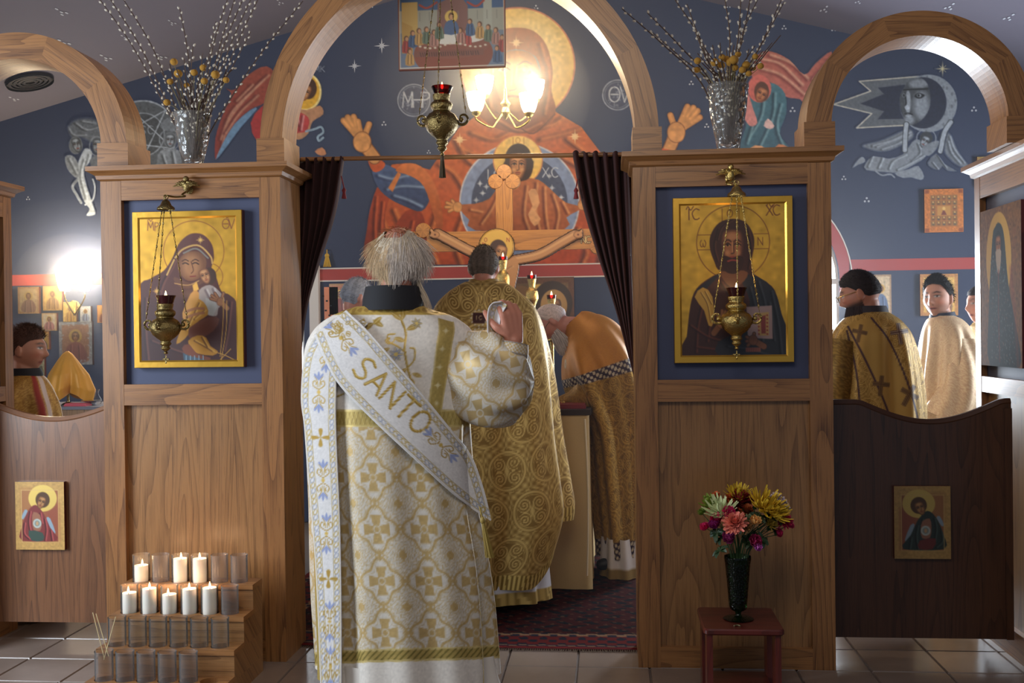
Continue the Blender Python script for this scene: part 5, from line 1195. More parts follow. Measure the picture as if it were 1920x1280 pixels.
f1 = rounded(sx0+.004, sx1-.004, 4.024, 4.341, .018); m.add([(x, y, .31) for x, y in f1], [list(range(n))], f1)
m.add([(x, y, .287) for x, y in f1], [list(range(n))[::-1]], f1); m.build('stool_top', CHERRY, st)
for x0, x1 in ((sx0+.012, sx0+.034), (sx1-.034, sx1-.012)):
    m = MB().box(x0, x1, 4.035, 4.115, 0, .287); m.build('leg_board', CHERRY, st); MB().box(x0, x1, 4.25, 4.33, 0, .287).build('leg_board', CHERRY, st)
MB().box(sx0+.034, sx1-.034, 4.05, 4.315, .045, .062, g=0).build('shelf', CHERRY, st)
vb = W(1384, 1134, 4.17); vb[2] = .31
gv = thing('green_vase', 'dark green footed glass vase standing on the red stool', 'vase', vb)
kv = mpp(1384, 1080, 4.17); hv = (1134-1022)*kv+.008
pr = [(.001, .0), (27*kv, .001), (25*kv, .005), (10*kv, .010), (5.5*kv, .020), (7*kv, .030), (14*kv, .038), (17*kv, .055), (20*kv, hv*.55), (24*kv, hv*.92), (25.5*kv, hv), (24*kv, hv), (18*kv, hv*.55), (14*kv, .06), (.001, .05)]
MB().lathe(crom(pr, 60), vb, 32, wob=lambda a, v: .02*np.sin(12*a)*((v > .4) & (v < .8))).build('vase_body', M_GREENGL, gv, True)
def petals(mb, c, ax, n, L, w, tilt, curl, seed, C=None, jit=.15):
    r = np.random.default_rng(seed); ax = np.asarray(ax, float)/np.linalg.norm(ax); ref = np.array([0, 0, 1.]) if abs(ax[2]) < .9 else np.array([1., 0, 0]); e1 = np.cross(ax, ref); e1 /= np.linalg.norm(e1); e2 = np.cross(ax, e1)
    for i in range(n):
        a = 2*PI*i/n+r.normal()*jit; tl = tilt+r.normal()*jit; l = L*r.uniform(.8, 1.1); d = e1*math.cos(a)+e2*math.sin(a); s = -e1*math.sin(a)+e2*math.cos(a)
        V = []
        for q in range(4):
            f = q/3; th = tl+curl*f; p = c+(d*math.cos(th)+ax*math.sin(th))*l*f+d*l*.05; ww = w*(.45, 1.0, 1.05, .5)[q]*(1+r.normal()*.12); lift = ax*w*.25
            V += [p-s*ww/2+lift*(q > 0), p-ax*0, p+s*ww/2+lift*(q > 0)]
        mb.add(V, [[3*q+j, 3*q+j+1, 3*q+j+4, 3*q+j+3] for q in range(3) for j in (0, 1)], None, C)
PET = {}
def petmat(c):
    if c not in PET: PET[c] = plain('petal', c, .6, var=.18, vscale=60, sub=.1)
    return PET[c]
M_STEM = plain('green_stem', (48, 72, 34), .6); M_LEAF = plain('leaf_green', (40, 62, 34), .5, var=.2, vscale=40)
BL = [  # x, y, radius px, kind, colour, label, depth
 (1333, 946, 19, 'mum', (120, 140, 44), 'lime green button chrysanthemum at the left of the bouquet', .02), (1317, 962, 9, 'mum', (104, 128, 40), 'small lime green bud drooping at the far left', .0),
 (1343, 930, 8, 'carn', (206, 92, 40), 'small orange bloom peeping out at the upper left', .03), (1384, 931, 22, 'spider', (206, 170, 40), 'yellow spider bloom at the bouquet top', .05), (1369, 934, 9, 'carn', (206, 96, 40), 'orange bloom left of the top yellow one', .04),
 (1388, 944, 24, 'carn', (128, 24, 28), 'dark red carnation behind the bouquet', .04), (1352, 960, 26, 'spider', (206, 214, 160), 'pale greenish white spider bloom at the left', -.02), (1432, 952, 32, 'spider', (214, 176, 44), 'large yellow spider chrysanthemum at the right', -.03), (1450, 962, 26, 'spider', (214, 178, 46), 'yellow spider chrysanthemum lower at the right', -.02),
 (1366, 962, 14, 'rose', (196, 36, 92), 'bright pink rose above the salmon carnation', -.05), (1377, 981, 20, 'carn', (228, 132, 112), 'large salmon pink carnation in front', -.07), (1344, 974, 13, 'rose', (200, 30, 96), 'magenta rose at the left', -.03), (1340, 984, 11, 'rose', (142, 30, 104), 'purple rose under the magenta one', -.04), (1323, 988, 10, 'rose', (206, 40, 96), 'pink bud at the far left', -.01),
 (1415, 978, 12, 'bud', (232, 178, 106), 'peach coloured rosebud in the centre', -.07), (1366, 1010, 14, 'rose', (154, 50, 104), 'mauve rose hanging over the vase rim', -.06), (1415, 1016, 13, 'rose', (150, 28, 74), 'dark magenta bloom over the vase rim', -.06), (1420, 1026, 9, 'rose', (206, 110, 190), 'lilac bloom at the vase rim right', -.07),
 (1470, 976, 15, 'carn', (196, 40, 82), 'deep pink carnation at the far right', .0), (1478, 984, 10, 'rose', (190, 34, 82), 'pink bloom at the right edge', .01), (1459, 1000, 9, 'rose', (196, 36, 90), 'pink bud drooping on the right', .0), (1455, 932, 9, 'carn', (226, 210, 212), 'white blossom at the top right', .0), (1465, 942, 10, 'carn', (226, 206, 210), 'white pinkish blossom upper right', -.01), (1473, 950, 7, 'carn', (222, 206, 196), 'small white blossom on the right', .0), (1446, 984, 11, 'spider', (170, 140, 50), 'mustard bloom low at the right', -.03), (1404, 972, 8, 'mum', (128, 146, 110), 'grey green bud beside the peach rosebud', -.05), (1400, 960, 14, 'carn', (170, 84, 40), 'rust orange bloom at the centre', .0), (1400, 986, 9, 'carn', (150, 104, 60), 'brownish bloom below the rosebud', -.05)]
root = vb+np.array([0, 0, .06])
for q, (x, y, r, kd, c, lb, dY) in enumerate(BL):
    p = W(x, y, 4.17+dY); R = r*kv*1.2; ax = p-(vb+np.array([0, .03, hv-.05])); ax = ax/np.linalg.norm(ax)+np.array([0, -.55, .1]); ax /= np.linalg.norm(ax)
    t = thing('flower', lb, 'flower', p); mth = W(1384, 1024, 4.17)
    MB().tube(crom([root+np.array([(q % 5-2)*.004, (q % 3-1)*.004, 0]), mth+np.array([(x-1384)*kv*.28, dY*.2, 0]), p-ax*R*.3], 10), .0016, 5).build('stem', M_STEM, t, True)
    m = MB()
    if kd == 'spider':
        for j, (tl, L, n) in enumerate(((.0, 1.1, 26), (.45, 1.0, 22), (.95, .8, 16))): petals(m, p, ax, n, R*L, R*.15, tl, .5, q*7+j)
    elif kd == 'mum':
        for j, (tl, L, n) in enumerate(((-.1, .95, 16), (.35, .9, 14), (.8, .8, 10), (1.2, .6, 6))): petals(m, p, ax, n, R*L, R*.30, tl, .7, q*7+j)
    elif kd == 'carn':
        for j, (tl, L, n) in enumerate(((-.15, 1.0, 22), (.15, 1.0, 22), (.45, .95, 20), (.75, .92, 16), (1.0, .88, 14), (1.25, .85, 10), (1.45, .8, 6))): petals(m, p, ax, n, R*L, R*.30, tl, .05, q*7+j, jit=.3)
    else:
        for j, (tl, L, n) in enumerate(((.1, 1.0, 6), (.5, 1.0, 6), (.9, 1.0, 5), (1.25, .95, 4))): petals(m, p-ax*R*.3, ax, n, R*L, R*.9, tl+(.35 if kd == 'bud' else 0), .55, q*7+j)
    m.build('bloom', petmat(c), t, True)
r = np.random.default_rng(3)
for q in range(22):
    x, y = 1384+r.uniform(-62, 78), 990+r.uniform(-40, 30); p = W(x, y, 4.18+r.uniform(-.05, .04)); mth = W(1384, 1026, 4.17); d = (p-mth)/np.linalg.norm(p-mth)
    if q == 0: p = W(1350, 1032, 4.12)
    t = thing('leaf_spray', 'dark green leafy sprig tucked among the bouquet flowers', 'foliage', mth, 'leafy sprigs in the bouquet'); MB().tube(crom([root, mth+d*.01, p], 8), .0012, 4).build('stem', M_STEM, t)
    m = MB(); petals(m, p, d+np.array([0, -.5, .2]), 6, .032, .022, .35, -.5, q); m.build('leaves', M_LEAF, t, True)
tag(MB().tube(crom([W(1376, 1150, 4.06), W(1382, 1148, 4.07), W(1388, 1150, 4.06)], 6)*np.array([1, 1, 0])+np.array([0, 0, .3135]), .003, 5).build('fallen_petal', plain('petal_scrap', (96, 84, 52), .7), None, True), 'tiny fallen scrap lying in front of the vase foot', 'petal')
# ================================================================ people
def capsule(mb, A, B, ra, rb, n=12):
    A, B = np.asarray(A, float), np.asarray(B, float); L = np.linalg.norm(B-A)
    ax = (B-A)/max(L, 1e-6); pr = [(ra*math.sin(t), -ra*math.cos(t)) for t in np.linspace(.05, PI/2, 5)]+[(rb*math.cos(t), L+rb*math.sin(t)) for t in np.linspace(0, PI/2-.05, 5)]
    V0 = mb.n; mb.lathe(pr, A, n, axis=ax); m = len(pr); mb.f.append([V0+j for j in range(n)][::-1]); mb.f.append([V0+(m-1)*n+j for j in range(n)])
def limb(mb, pts, rad):
    for i in range(len(pts)-1): capsule(mb, pts[i], pts[i+1], rad[i], rad[i+1])
def head_mesh(mb, R, c, s=1.0, n=72, m=48):
    th = np.linspace(.02, PI-.02, m); a = np.arange(n)*2*PI/n
    d = np.stack([np.sin(th)[:, None]*np.cos(a), np.sin(th)[:, None]*np.sin(a), np.repeat(np.cos(th)[:, None], n, 1)], -1).reshape(-1, 3)
    x, y, z = d[:, 0]*.075, d[:, 1]*.097, d[:, 2]*.117
    t = np.clip((-.015-z)/.1, 0, 1); x = x*(1-.36*t**1.4); bk = (d[:, 1] < 0)
    y = np.where(bk & (z < -.02), y*(1-.55*t), y); y = np.where(~bk, y*(.95-.05*t), y); y = np.where(~bk & (z > .03), y*(1-.1*np.clip((z-.03)/.09, 0, 1)), y)
    g = lambda u, q, su, sq: np.exp(-((x-u)/su)**2-((z-q)/sq)**2)*(d[:, 1] > .2)
    y = y+.005*g(0, .036, .045, .012)-.010*(g(.031, .010, .017, .012)+g(-.031, .010, .017, .012))+.004*(g(.031, .009, .012, .008)+g(-.031, .009, .012, .008))
    y = y+.010*g(0, .012, .010, .022)+.026*g(0, -.022, .012, .017)+.009*(g(.013, -.030, .008, .008)+g(-.013, -.030, .008, .008))
    y = y+.006*g(0, -.054, .022, .007)+.006*g(0, -.066, .018, .007)-.004*g(0, -.0595, .026, .003)+.010*g(0, -.095, .024, .016)+.005*(g(.045, -.015, .02, .018)+g(-.045, -.015, .02, .018))
    P = np.stack([x, y, z], 1)*s@R.T+c
    Fc = [[i*n+j, (i+1)*n+j, (i+1)*n+(j+1) % n, i*n+(j+1) % n] for i in range(m-1) for j in range(n)]
    Fc += [[j for j in range(n)], [(m-1)*n+j for j in range(n)][::-1]]
    mb.add(P, Fc)
    for sx in (-1, 1):
        mb.ell(c+R@np.array([sx*.078, -.012, -.006])*s, .009*s, .019*s, .030*s, 12, 8, rot=R@np.array(Matrix.Rotation(sx*-.35, 3, 'Z')))
        mb.ell(c+R@np.array([sx*.072, -.004, -.028])*s, .008*s, .010*s, .012*s, 8, 6, rot=R)
def rotm(yaw, pitch=0, roll=0):
    """head frame: columns right, forward, up; yaw 0 looks along +Y, positive turns to -X; pitch<0 looks down"""
    return np.array(Matrix.Rotation(yaw, 3, 'Z') @ Matrix.Rotation(pitch, 3, 'X') @ Matrix.Rotation(roll, 3, 'Y'))
def hand_mesh(mb, w, d, nrm, side, curl=.6, s=1.0):
    """w wrist, d direction to fingers, nrm back of the hand, side towards the thumb"""
    w, d, nrm, side = (np.asarray(q, float) for q in (w, d, nrm, side)); d = d/np.linalg.norm(d); nrm = nrm-d*(nrm@d); nrm /= np.linalg.norm(nrm); side = side-d*(side@d)-nrm*(side@nrm); side /= np.linalg.norm(side)
    for k in range(4):
        o = (1.5-k)*.019*s; base = w+d*.088*s*(1-.04*abs(k-1.2))+side*o
        capsule(mb, w+side*o*.6, base, .014*s, .0115*s, 8)
        L = (.042, .047, .043, .034)[k]*s; a = curl*1.15; p = base; ang = curl*.7
        for q in range(3):
            e = p+(d*math.cos(ang)-nrm*math.sin(ang))*L*(1, .62, .5)[q]; capsule(mb, p, e, (.0105, .0095, .0085)[q]*s, (.0095, .0085, .0075)[q]*s, 8); p = e; ang += a
    p = w+d*.025*s+side*.022*s; ang = 0
    for q in range(3):
        e = p+(d*(.62+.18*q)+side*(.75-.45*q)-nrm*(.25+.5*curl*q))*(.036, .034, .026)[q]*s; capsule(mb, p, e, (.0155, .0125, .0105)[q]*s, (.0125, .0105, .009)[q]*s, 8); p = e
def body(parent, J, R, hs, skin, hands=(), voxel=.007, beard=None, brow=(50, 36, 30), lips=(170, 96, 88), eyes=True):
    """one continuous skin: limbs, torso, neck, head and hands fused by a voxel remesh"""
    mb = MB(); hc = np.asarray(J['head'], float); s = hs
    head_mesh(mb, R, hc, s)
    nb = np.asarray(J['neck'], float); capsule(mb, nb, hc+R@np.array([0, -.022, -.06])*s, .060*s, .053*s, 16)
    ch, pe = np.asarray(J['chest'], float), np.asarray(J['pelvis'], float)
    limb(mb, [nb, ch, (ch+pe)/2, pe], [.060, .112, .105, .115])
    sh = [np.asarray(J['sh'][i], float) for i in (0, 1)]
    limb(mb, [sh[0], (sh[0]+nb)/2, sh[1]*.5+nb*.5, sh[1]], [.050, .056, .056, .050]); limb(mb, [sh[0], ch], [.05, .10]); limb(mb, [sh[1], ch], [.05, .10])
    for i in (0, 1):
        limb(mb, [sh[i], J['el'][i], J['wr'][i]], [.048, .040, .028])
        hp, kn, an, to = J['hip'][i], J['kn'][i], J['an'][i], J['toe'][i]; limb(mb, [pe, hp, kn, an], [.10, .088, .058, .040]); limb(mb, [an, to], [.042, .034])
    for h in hands: hand_mesh(mb, *h[:-1], s=h[-1])
    o = mb.build('skin_raw', M_SKIN, None)
    md = o.modifiers.new('r', 'REMESH'); md.mode = 'VOXEL'; md.voxel_size = voxel; md.use_smooth_shade = True
    ms = o.modifiers.new('s', 'SMOOTH'); ms.iterations = 1 if voxel < .006 else 2; ms.factor = .4
    dg = bpy.context.evaluated_depsgraph_get(); me = bpy.data.meshes.new_from_object(o.evaluated_get(dg)); bpy.data.objects.remove(o)
    V = np.zeros(len(me.vertices)*3, np.float32); me.vertices.foreach_get('co', V); V = V.reshape(-1, 3).astype(float)
    Lc = (V-hc)@R/s; x, y, z = Lc.T; C = np.tile(lin(skin), (len(V), 1))
    def mix(col, a): C[:] += (lin(col)-C)*np.clip(a, 0, 1)[:, None]
    isn = np.linalg.norm(Lc, axis=1) < .2; fr = isn & (y > .04)
    mix((min(255, skin[0]*1.04), skin[1]*.86, skin[2]*.82), .5*isn*np.exp(-((np.abs(x)-.045)/.02)**2-((z+.025)/.02)**2)*fr)
    if eyes:
        mix(lips, fr*np.exp(-(x/.022)**4-((z+.0595)/.009)**4)); mix(tuple(c*.4 for c in lips), fr*np.exp(-(x/.024)**4-((z+.0595)/.0026)**2))
        for sx in (-1, 1):
            ex = np.abs(x-sx*.031); mix(tuple(c*.62 for c in skin), fr*np.exp(-(ex/.021)**2-((z-.012)/.011)**2)*.55)
            mix((226, 220, 214), fr*np.exp(-(ex/.0135)**4-((z-.009)/.0048)**4)); mix((48, 32, 24), fr*np.exp(-(ex/.0055)**4-((z-.0095)/.0052)**4)); mix((40, 28, 24), fr*np.exp(-(ex/.016)**4-((z-.0145)/.0026)**2)*.9)
            mix(brow, fr*np.exp(-(ex/.020)**4-((z-.031-.004*np.exp(-(ex/.01)**2))/.0052)**2)*.95)
        mix(tuple(c*.55 for c in skin), fr*np.exp(-((np.abs(x)-.0085)/.004)**2-((z+.040)/.004)**2)*.8)
    if beard is not None:
        col, a = beard; jw = (y > -.01)*np.clip((-.028-z)/.02, 0, 1)*isn*(1-np.exp(-(x/.022)**4-((z+.0595)/.011)**4)*(y > .05))*(1-np.exp(-(x/.017)**2-((z+.030)/.014)**2)); mix(col, a*jw)
    mix((26, 24, 26), sstep(.125, .115, V[:, 2]))        # dark shoes
    V -= ORG[parent.name]; me.vertices.foreach_set('co', V.astype(np.float32).ravel())
    ca = me.color_attributes.new('Col', 'FLOAT_COLOR', 'POINT'); ca.data.foreach_set('color', np.c_[C, np.zeros(len(C))].astype(np.float32).ravel())
    me.materials.clear(); me.name = 'body'
    return link('body', me, parent, [M_SKIN])
def stand(x, y, ztop, yaw, hc, hs=1.0, el=None, wr=None, aw=1.0):
    """joints of an upright figure; hc head centre in world"""
    r = np.array([math.cos(yaw), math.sin(yaw), 0]); f = np.array([-math.sin(yaw), math.cos(yaw), 0]); b = np.array([x, y, 0]); k = ztop/1.75; ka = k*aw
    z = lambda h: np.array([0, 0, h*k]); J = dict(head=hc, neck=b+z(1.45), chest=b+z(1.24), pelvis=b+z(.95))
    J['sh'] = [b-r*.115*ka+z(1.36), b+r*.115*ka+z(1.36)]; J['el'] = el or [b-r*.095*ka+z(1.10), b+r*.095*ka+z(1.10)]
    J['wr'] = wr or [b-r*.07*k+f*.05+z(.94), b+r*.07*k+f*.05+z(.94)]
    J['hip'] = [b-r*.09*k+z(.92), b+r*.09*k+z(.92)]; J['kn'] = [b-r*.09*k+f*.01+z(.5), b+r*.09*k+f*.01+z(.5)]; J['an'] = [b-r*.09*k+z(.075), b+r*.09*k+z(.075)]; J['toe'] = [b-r*.10*k+f*.15+z(.04), b+r*.10*k+f*.15+z(.04)]
    return J
def default_hands(J, yaw, s=1.0):
    r = np.array([math.cos(yaw), math.sin(yaw), 0]); f = np.array([-math.sin(yaw), math.cos(yaw), 0]); out = []
    for i, sg in ((0, -1), (1, 1)):
        w = np.asarray(J['wr'][i]); d = w-np.asarray(J['el'][i]); out.append((w, d, r*sg, f+np.array([0, 0, .5]), .45, s))
    return out
def sweepr(C, RX, RY, nu, nv, fold=None, hem=None, sq=2.0, dirs=None):
    """tube of ellipse rings: C centres (n,3); ring plane horizontal unless dirs gives the spine frames"""
    C = np.asarray(C, float); n = len(C); K = np.c_[C, RX, RY]; ph = np.linspace(-PI, PI, nu); v = np.linspace(0, 1, nv)
    Vm = np.repeat(v[:, None], nu, 1)
    if hem is not None: Vm = Vm*hem(ph)[None]
    D = crom(K, 400); D[:, 3:] = np.maximum(D[:, 3:], .002); q = Vm*399; i = np.minimum(q.astype(int), 398); fr = (q-i)[..., None]; G = D[i]*(1-fr)+D[i+1]*fr
    sn, cs = np.sin(ph)[None], np.cos(ph)[None]
    if sq != 2.0: w = (np.abs(sn)**sq+np.abs(cs)**sq)**(-1/sq); sn, cs = sn*w, cs*w
    f = 1.0 if fold is None else 1+fold(ph[None]+0*Vm, Vm)/np.maximum(.05, (G[..., 3]+G[..., 4])/2)
    if dirs is None:
        P = G[..., :3].copy(); P[..., 0] += G[..., 3]*sn*f; P[..., 1] -= G[..., 4]*cs*f
    else:
        T = np.gradient(D[:, :3], axis=0); T /= np.linalg.norm(T, axis=1)[:, None]; A = np.cross(np.cross(T, np.asarray(dirs, float)), T); A /= np.linalg.norm(A, axis=1)[:, None]; B = np.cross(T, A)
        Ti = A[i]; Bi = B[i]; P = G[..., :3]+Ti*(G[..., 4]*cs*f)[..., None]+Bi*(G[..., 3]*sn*f)[..., None]
    S = np.zeros((nv, nu)); dd = np.linalg.norm(np.diff(P, axis=1), axis=2); S[:, 1:] = np.cumsum(dd, 1); S -= S[:, nu//2:nu//2+1]
    T_ = np.zeros((nv, nu)); T_[1:] = np.cumsum(np.linalg.norm(np.diff(P, axis=0), axis=2), 0)
    return P, S, T_, ph, Vm
def rings(rows, Y, ry):
    """rows (y, xleft, xright) photo outline -> ring centres and radii at depth Y"""
    C, RX = [], []
    for y, a, b in rows:
        A, B = W(a, y, Y), W(b, y, Y); C.append((A+B)/2); RX.append((B-A)[0]/2)
    RY = np.interp(np.arange(len(rows)), *zip(*ry)) if isinstance(ry, list) else np.full(len(rows), ry)
    return np.array(C), np.array(RX), RY
def cloth(name, P, C, mat, parent, thick=0):
    o = grid(name, P, C, mat, parent, flip=True)
    if thick: md = o.modifiers.new('thick', 'SOLIDIFY'); md.thickness = thick; md.offset = 1
    return o
def mixc(a, b, t): return np.asarray(a, float)*(1-t[..., None])+np.asarray(b, float)*t[..., None]
def rgba(rgb, metal): return np.concatenate([lin(np.clip(rgb, 0, 255)), np.broadcast_to(np.asarray(metal, float), rgb.shape[:-1])[..., None]], -1)
sstep = lambda a, b, x: (lambda t: t*t*(3-2*t))(np.clip((x-a)/(b-a), 0, 1))
def bandf(d, w, s=1.0): return np.clip((w+s-np.abs(d))/(2*s), 0, 1)
def cross_brocade(X, Y, ux, uy):
    """gold amount of the cross and rosette weave; X, Y in photo-size pixels, cells ux by uy"""
    a = (X/ux+.5) % 1-.5; b = (Y/uy+.5) % 1-.5; x, y = a*88.5, b*88.5; ax, ay = np.abs(x), np.abs(y)
    arm = lambda p, q: np.clip(4.5+.24*q-p+.5, 0, 1)*np.clip(25-q, 0, 1)
    g = np.maximum(arm(ax, ay), arm(ay, ax)); r = np.hypot(x, y); th = np.arctan2(y, x)
    g = g*(1-.8*bandf(r-6, 1.2, .6)); g = np.maximum(g, bandf(r-(34+6.5*np.cos(4*th)), 2.6))
    g = np.maximum(g, bandf(r-(28+8*np.cos(4*th)), .8, .8)*.6)
    x2, y2 = ((a+1) % 1-.5)*88.5, ((b+1) % 1-.5)*88.5
    dm = np.minimum(np.abs(x2)+ay, ax+np.abs(y2)); g = np.maximum(g, bandf(dm-9, 1.8)); g = np.maximum(g, np.clip(4-dm, 0, 1))
    R2 = np.hypot(x2, y2); t2 = np.arctan2(y2, x2)
    for rr, am, k, w in ((10.5, 0, 1, .8), (14.5, 1.5, 12, .7), (20, 2.2, 12, .8), (27, 2.6, 12, .9), (31.5, 1.6, 24, .7)): g = np.maximum(g, bandf(R2-(rr+am*np.cos(k*t2)), w, .7)*.85)
    ax2, ay2 = np.abs(x2), np.abs(y2); g = np.maximum(g, np.maximum(arm(ax2*1.4, ay2*1.4), arm(ay2*1.4, ax2*1.4))*(R2 < 8))
    g = np.maximum(g, .35*bandf(np.sin(x2*.5)*np.sin(y2*.5)-.6, .25, .15)*(R2 < 33))
    return np.clip(g, 0, 1)
def scroll_brocade(S, T, c=.17):
    """rings filled with curling leaf scrolls; S,T metres"""
    row = np.floor(T/c); a = ((S/c+.5*(row % 2)) % 1-.5)*2; b = (T/c-row-.5)*2; r = np.hypot(a, b); th = np.arctan2(b, a)
    g = bandf(r-.86, .05, .03)+bandf(r-.74, .02, .02)*.7
    for sx in (-1, 1):
        for sy in (-1, 1):
            x, y = a-.36*sx, b-.34*sy; q = np.hypot(x, y); t = np.arctan2(y*sy, x*sx); g = np.maximum(g, bandf(((q*7-t/(2*PI)*1.0) % 1)-.5, .20, .12)*(q < .34))
    g = np.maximum(g, np.clip((.16-np.abs(a)-.35*np.abs(b))*12, 0, 1)*(r < .7)); g = np.maximum(g, (r > .95)*(.5+.5*np.sin(a*14)*np.sin(b*14)))
    return np.clip(g, 0, 1)
def hair_cap(name, parent, R, c, s, mat_col, line, puff, seed, back=.06, n=64, m=40, spike=.0, top=0.0, side=1.0, t0=.03, fuzz=0, flen=.02):
    """shell over the skull: line(az)-> lowest local z of the hair, az 0 = face, pi = nape"""
    r = np.random.default_rng(seed); az = np.linspace(-PI, PI, n, endpoint=False); P = np.zeros((m, n, 3)); C = np.zeros((m, n, 4)); N = r.normal(size=(m, n)); 
    for j, a in enumerate(az):
        zl = line(abs(a)); ts = t0(abs(a)) if callable(t0) else t0; t1 = max(ts+.05, math.acos(np.clip(zl/.122, -.99, .99))); th = np.linspace(ts, t1, m)
        k = puff(abs(a), np.linspace(0, 1, m)); e = np.clip((1-np.linspace(0, 1, m))*6, 0, 1)
        rr = 1+(k+spike*N[:, j])*e; x = np.sin(th)*math.sin(a)*.078*rr*(1+(side-1)*np.sin(th)); y = np.sin(th)*math.cos(a)*.099*rr; z = np.cos(th)*.121*(1+(k*.7+top)*e)
        t = np.clip((-.015-z)/.1, 0, 1); y = np.where((y < 0), y*(1-.52*t), y); x = x*(1-.30*t)
        P[:, j] = np.stack([x, y, z], 1)
    sh = .75+.5*r.random((1, n))+.12*N; C[..., :3] = lin(mat_col)*np.clip(sh, .4, 1.6)[..., None]
    if fuzz:
        ii = r.integers(1, m-1, fuzz); jj = r.integers(0, n, fuzz); L0 = P[ii, jj]; nn = L0/np.linalg.norm(L0, axis=1)[:, None]
        dl = nn*.55+np.where(L0[:, 1:2] > .03, np.array([[0, .15, .6]]), np.array([[0, -.5, .15]]))+r.normal(size=(fuzz, 3))*.35; dl[:, 2] -= 1.0*np.clip((.06-L0[:, 2])/.06, 0, 1)
        fz_ = (L0*.985*s@R.T+c, dl@R.T, r.uniform(.6, 1.2, fuzz)*flen, lin(mat_col)*r.uniform(.6, 1.5, fuzz)[:, None])
    P = P*s@R.T+c
    o = grid(name, P, C, M_HAIR, parent, wrap=True)
    if fuzz: strands('short_hair', parent, *fz_, .0013, .12, seed, segs=3, curl=.1)
    return o
def strands(name, parent, roots, dirs, lens, cols, w, grav, seed, segs=5, curl=.0, kind='stuff'):
    r = np.random.default_rng(seed); V, Fc, C = [], [], []
    for p, d, L, c in zip(roots, dirs, lens, cols):
        q = np.array(p, float); d = np.array(d, float); d /= np.linalg.norm(d); sd = np.cross(d, [0, 1, .2]); sd /= np.linalg.norm(sd)+1e-6; b = len(V); ph = r.random()*6
        for i in range(segs+1):
            ww = w*(1-.75*i/segs); V += [q-sd*ww, q+sd*ww]; C += [c, c]
            q = q+d*L/segs; d = d+np.array([math.sin(ph+i*1.7)*curl, math.cos(ph+i*1.3)*curl, -grav]); d /= np.linalg.norm(d)
        Fc += [[b+2*i, b+2*i+1, b+2*i+3, b+2*i+2] for i in range(segs)]
    mb = MB(); mb.add(V, Fc, None, np.c_[np.array(C), np.zeros(len(C))]); o = mb.build(name, M_HAIR, parent, True, col=True); o['kind'] = kind; return o
def collar(parent, c, r0, r1, h, mat, tilt=(0, 0)):
    m = MB(); pr = [(r0, 0), (r0*.98, h*.5), (r1, h), (r1-.006, h), (r0*.9, h*.4), (r0*.9, 0)]; m.lathe(pr, c, 28, axis=(tilt[0], tilt[1], 1)); return m.build('collar', mat, parent, True)
WH, WHG, GOLD, GOLDL = (218, 210, 200), (176, 168, 158), (184, 152, 92), (206, 172, 98)
# ---------------------------------------------------------------- the deacon in white, seen from behind
YD = 4.02
p0 = W(748, 1345, YD); dcn = thing('person', 'person in white and gold vestments with SANTO stole, seen from behind, right hand raised', 'person', (p0[0], YD, 0))
hc = W(748, 487, YD); Rh = rotm(-.12, -.10)
b0 = W(742, 640, YD)
hand_w = W(964, 640, YD-.05); elb = W(968, 726, YD+.0)
J = stand(b0[0], YD, 1.72, 0, hc); shl = W(838, 642, YD); J['sh'][1] = shl; J['sh'][0] = W(646, 642, YD); J['el'][1] = elb; J['wr'][1] = hand_w
J['neck'] = W(742, 592, YD); J['chest'] = W(742, 680, YD); J['el'][0] = W(622, 760, YD+.03); J['wr'][0] = W(620, 850, YD+.08)
body(dcn, J, Rh, 1.06, (190, 126, 104), [(hand_w, (W(958, 590, YD-.05)-hand_w), (.55, -.85, .1), (-1, -.5, .2), .9, 1.22), (J['wr'][0], J['wr'][0]-J['el'][0], (-1, 0, 0), (0, 1, 0), .4, 1.0)], voxel=.006, eyes=True)
rows = [(574, 668, 792), (582, 642, 812), (592, 622, 842), (604, 604, 864), (622, 588, 884), (650, 576, 890), (700, 570, 886), (770, 572, 882), (850, 577, 884), (950, 584, 892), (1040, 588, 908), (1120, 592, 918), (1200, 597, 924), (1262, 600, 928)]
Cr, RXr, RYr = rings(rows, YD, [(0, .085), (3, .12), (5, .165), (7, .17), (10, .20), (13, .23)])
MPX = mpp(745, 800, YD-.15)
def dfold(ph, v): 
    e = sstep(.30, .9, v); return e*(.016*np.sin(7*ph+1.2+v*.8)+.010*np.sin(13*ph+.4-v)+.007*np.sin(3*ph))+.004*np.sin(9*ph+v*5)*(v > .12)
P, S, T_, ph, Vm = sweepr(Cr, RXr, RYr, 440, 440, dfold)
py = PX(P)[1]; px = 745+S/MPX
cv = Cv(440, 560, 1060, 1300, 1.0, WH); cvx, cvy = np.meshgrid(cv.x0+np.arange(cv.w), cv.y0+np.arange(cv.h))
g = cross_brocade(cvx-731, cvy-992, 88.5, 97); lower = sstep(796, 800, cvy)
cv.a[..., :3] = np.where((lower > .5)[..., None], mixc((204, 196, 184), GOLD, g*.85), cv.a[..., :3]); cv.a[..., 3] = lower*(.05+.2*g)
GL = (178, 154, 88); GT = (206, 184, 122)
def gband(P_, w, col=GL):
    cv.line(P_, col, w, m=.3, soft=1); cv.line(np.array(P_)+[0, -w*.4], GT, 2, m=.4); cv.line(np.array(P_)+[0, w*.4], GT, 2, m=.4)
cv.rect(440, 768, 1060, 800, GL, m=.3); cv.rect(440, 768, 1060, 771, GT, m=.4); cv.rect(440, 797, 1060, 800, GT, m=.4)
for q in range(0, 620, 9): cv.line([(440+q, 773), (447+q, 795)], GT, 1.6, .7, m=.4); cv.line([(447+q, 773), (440+q, 795)], (120, 98, 50), 1.2, .6)
cv.rect(440, 572, 1060, 590, (190, 160, 84), m=.3); 
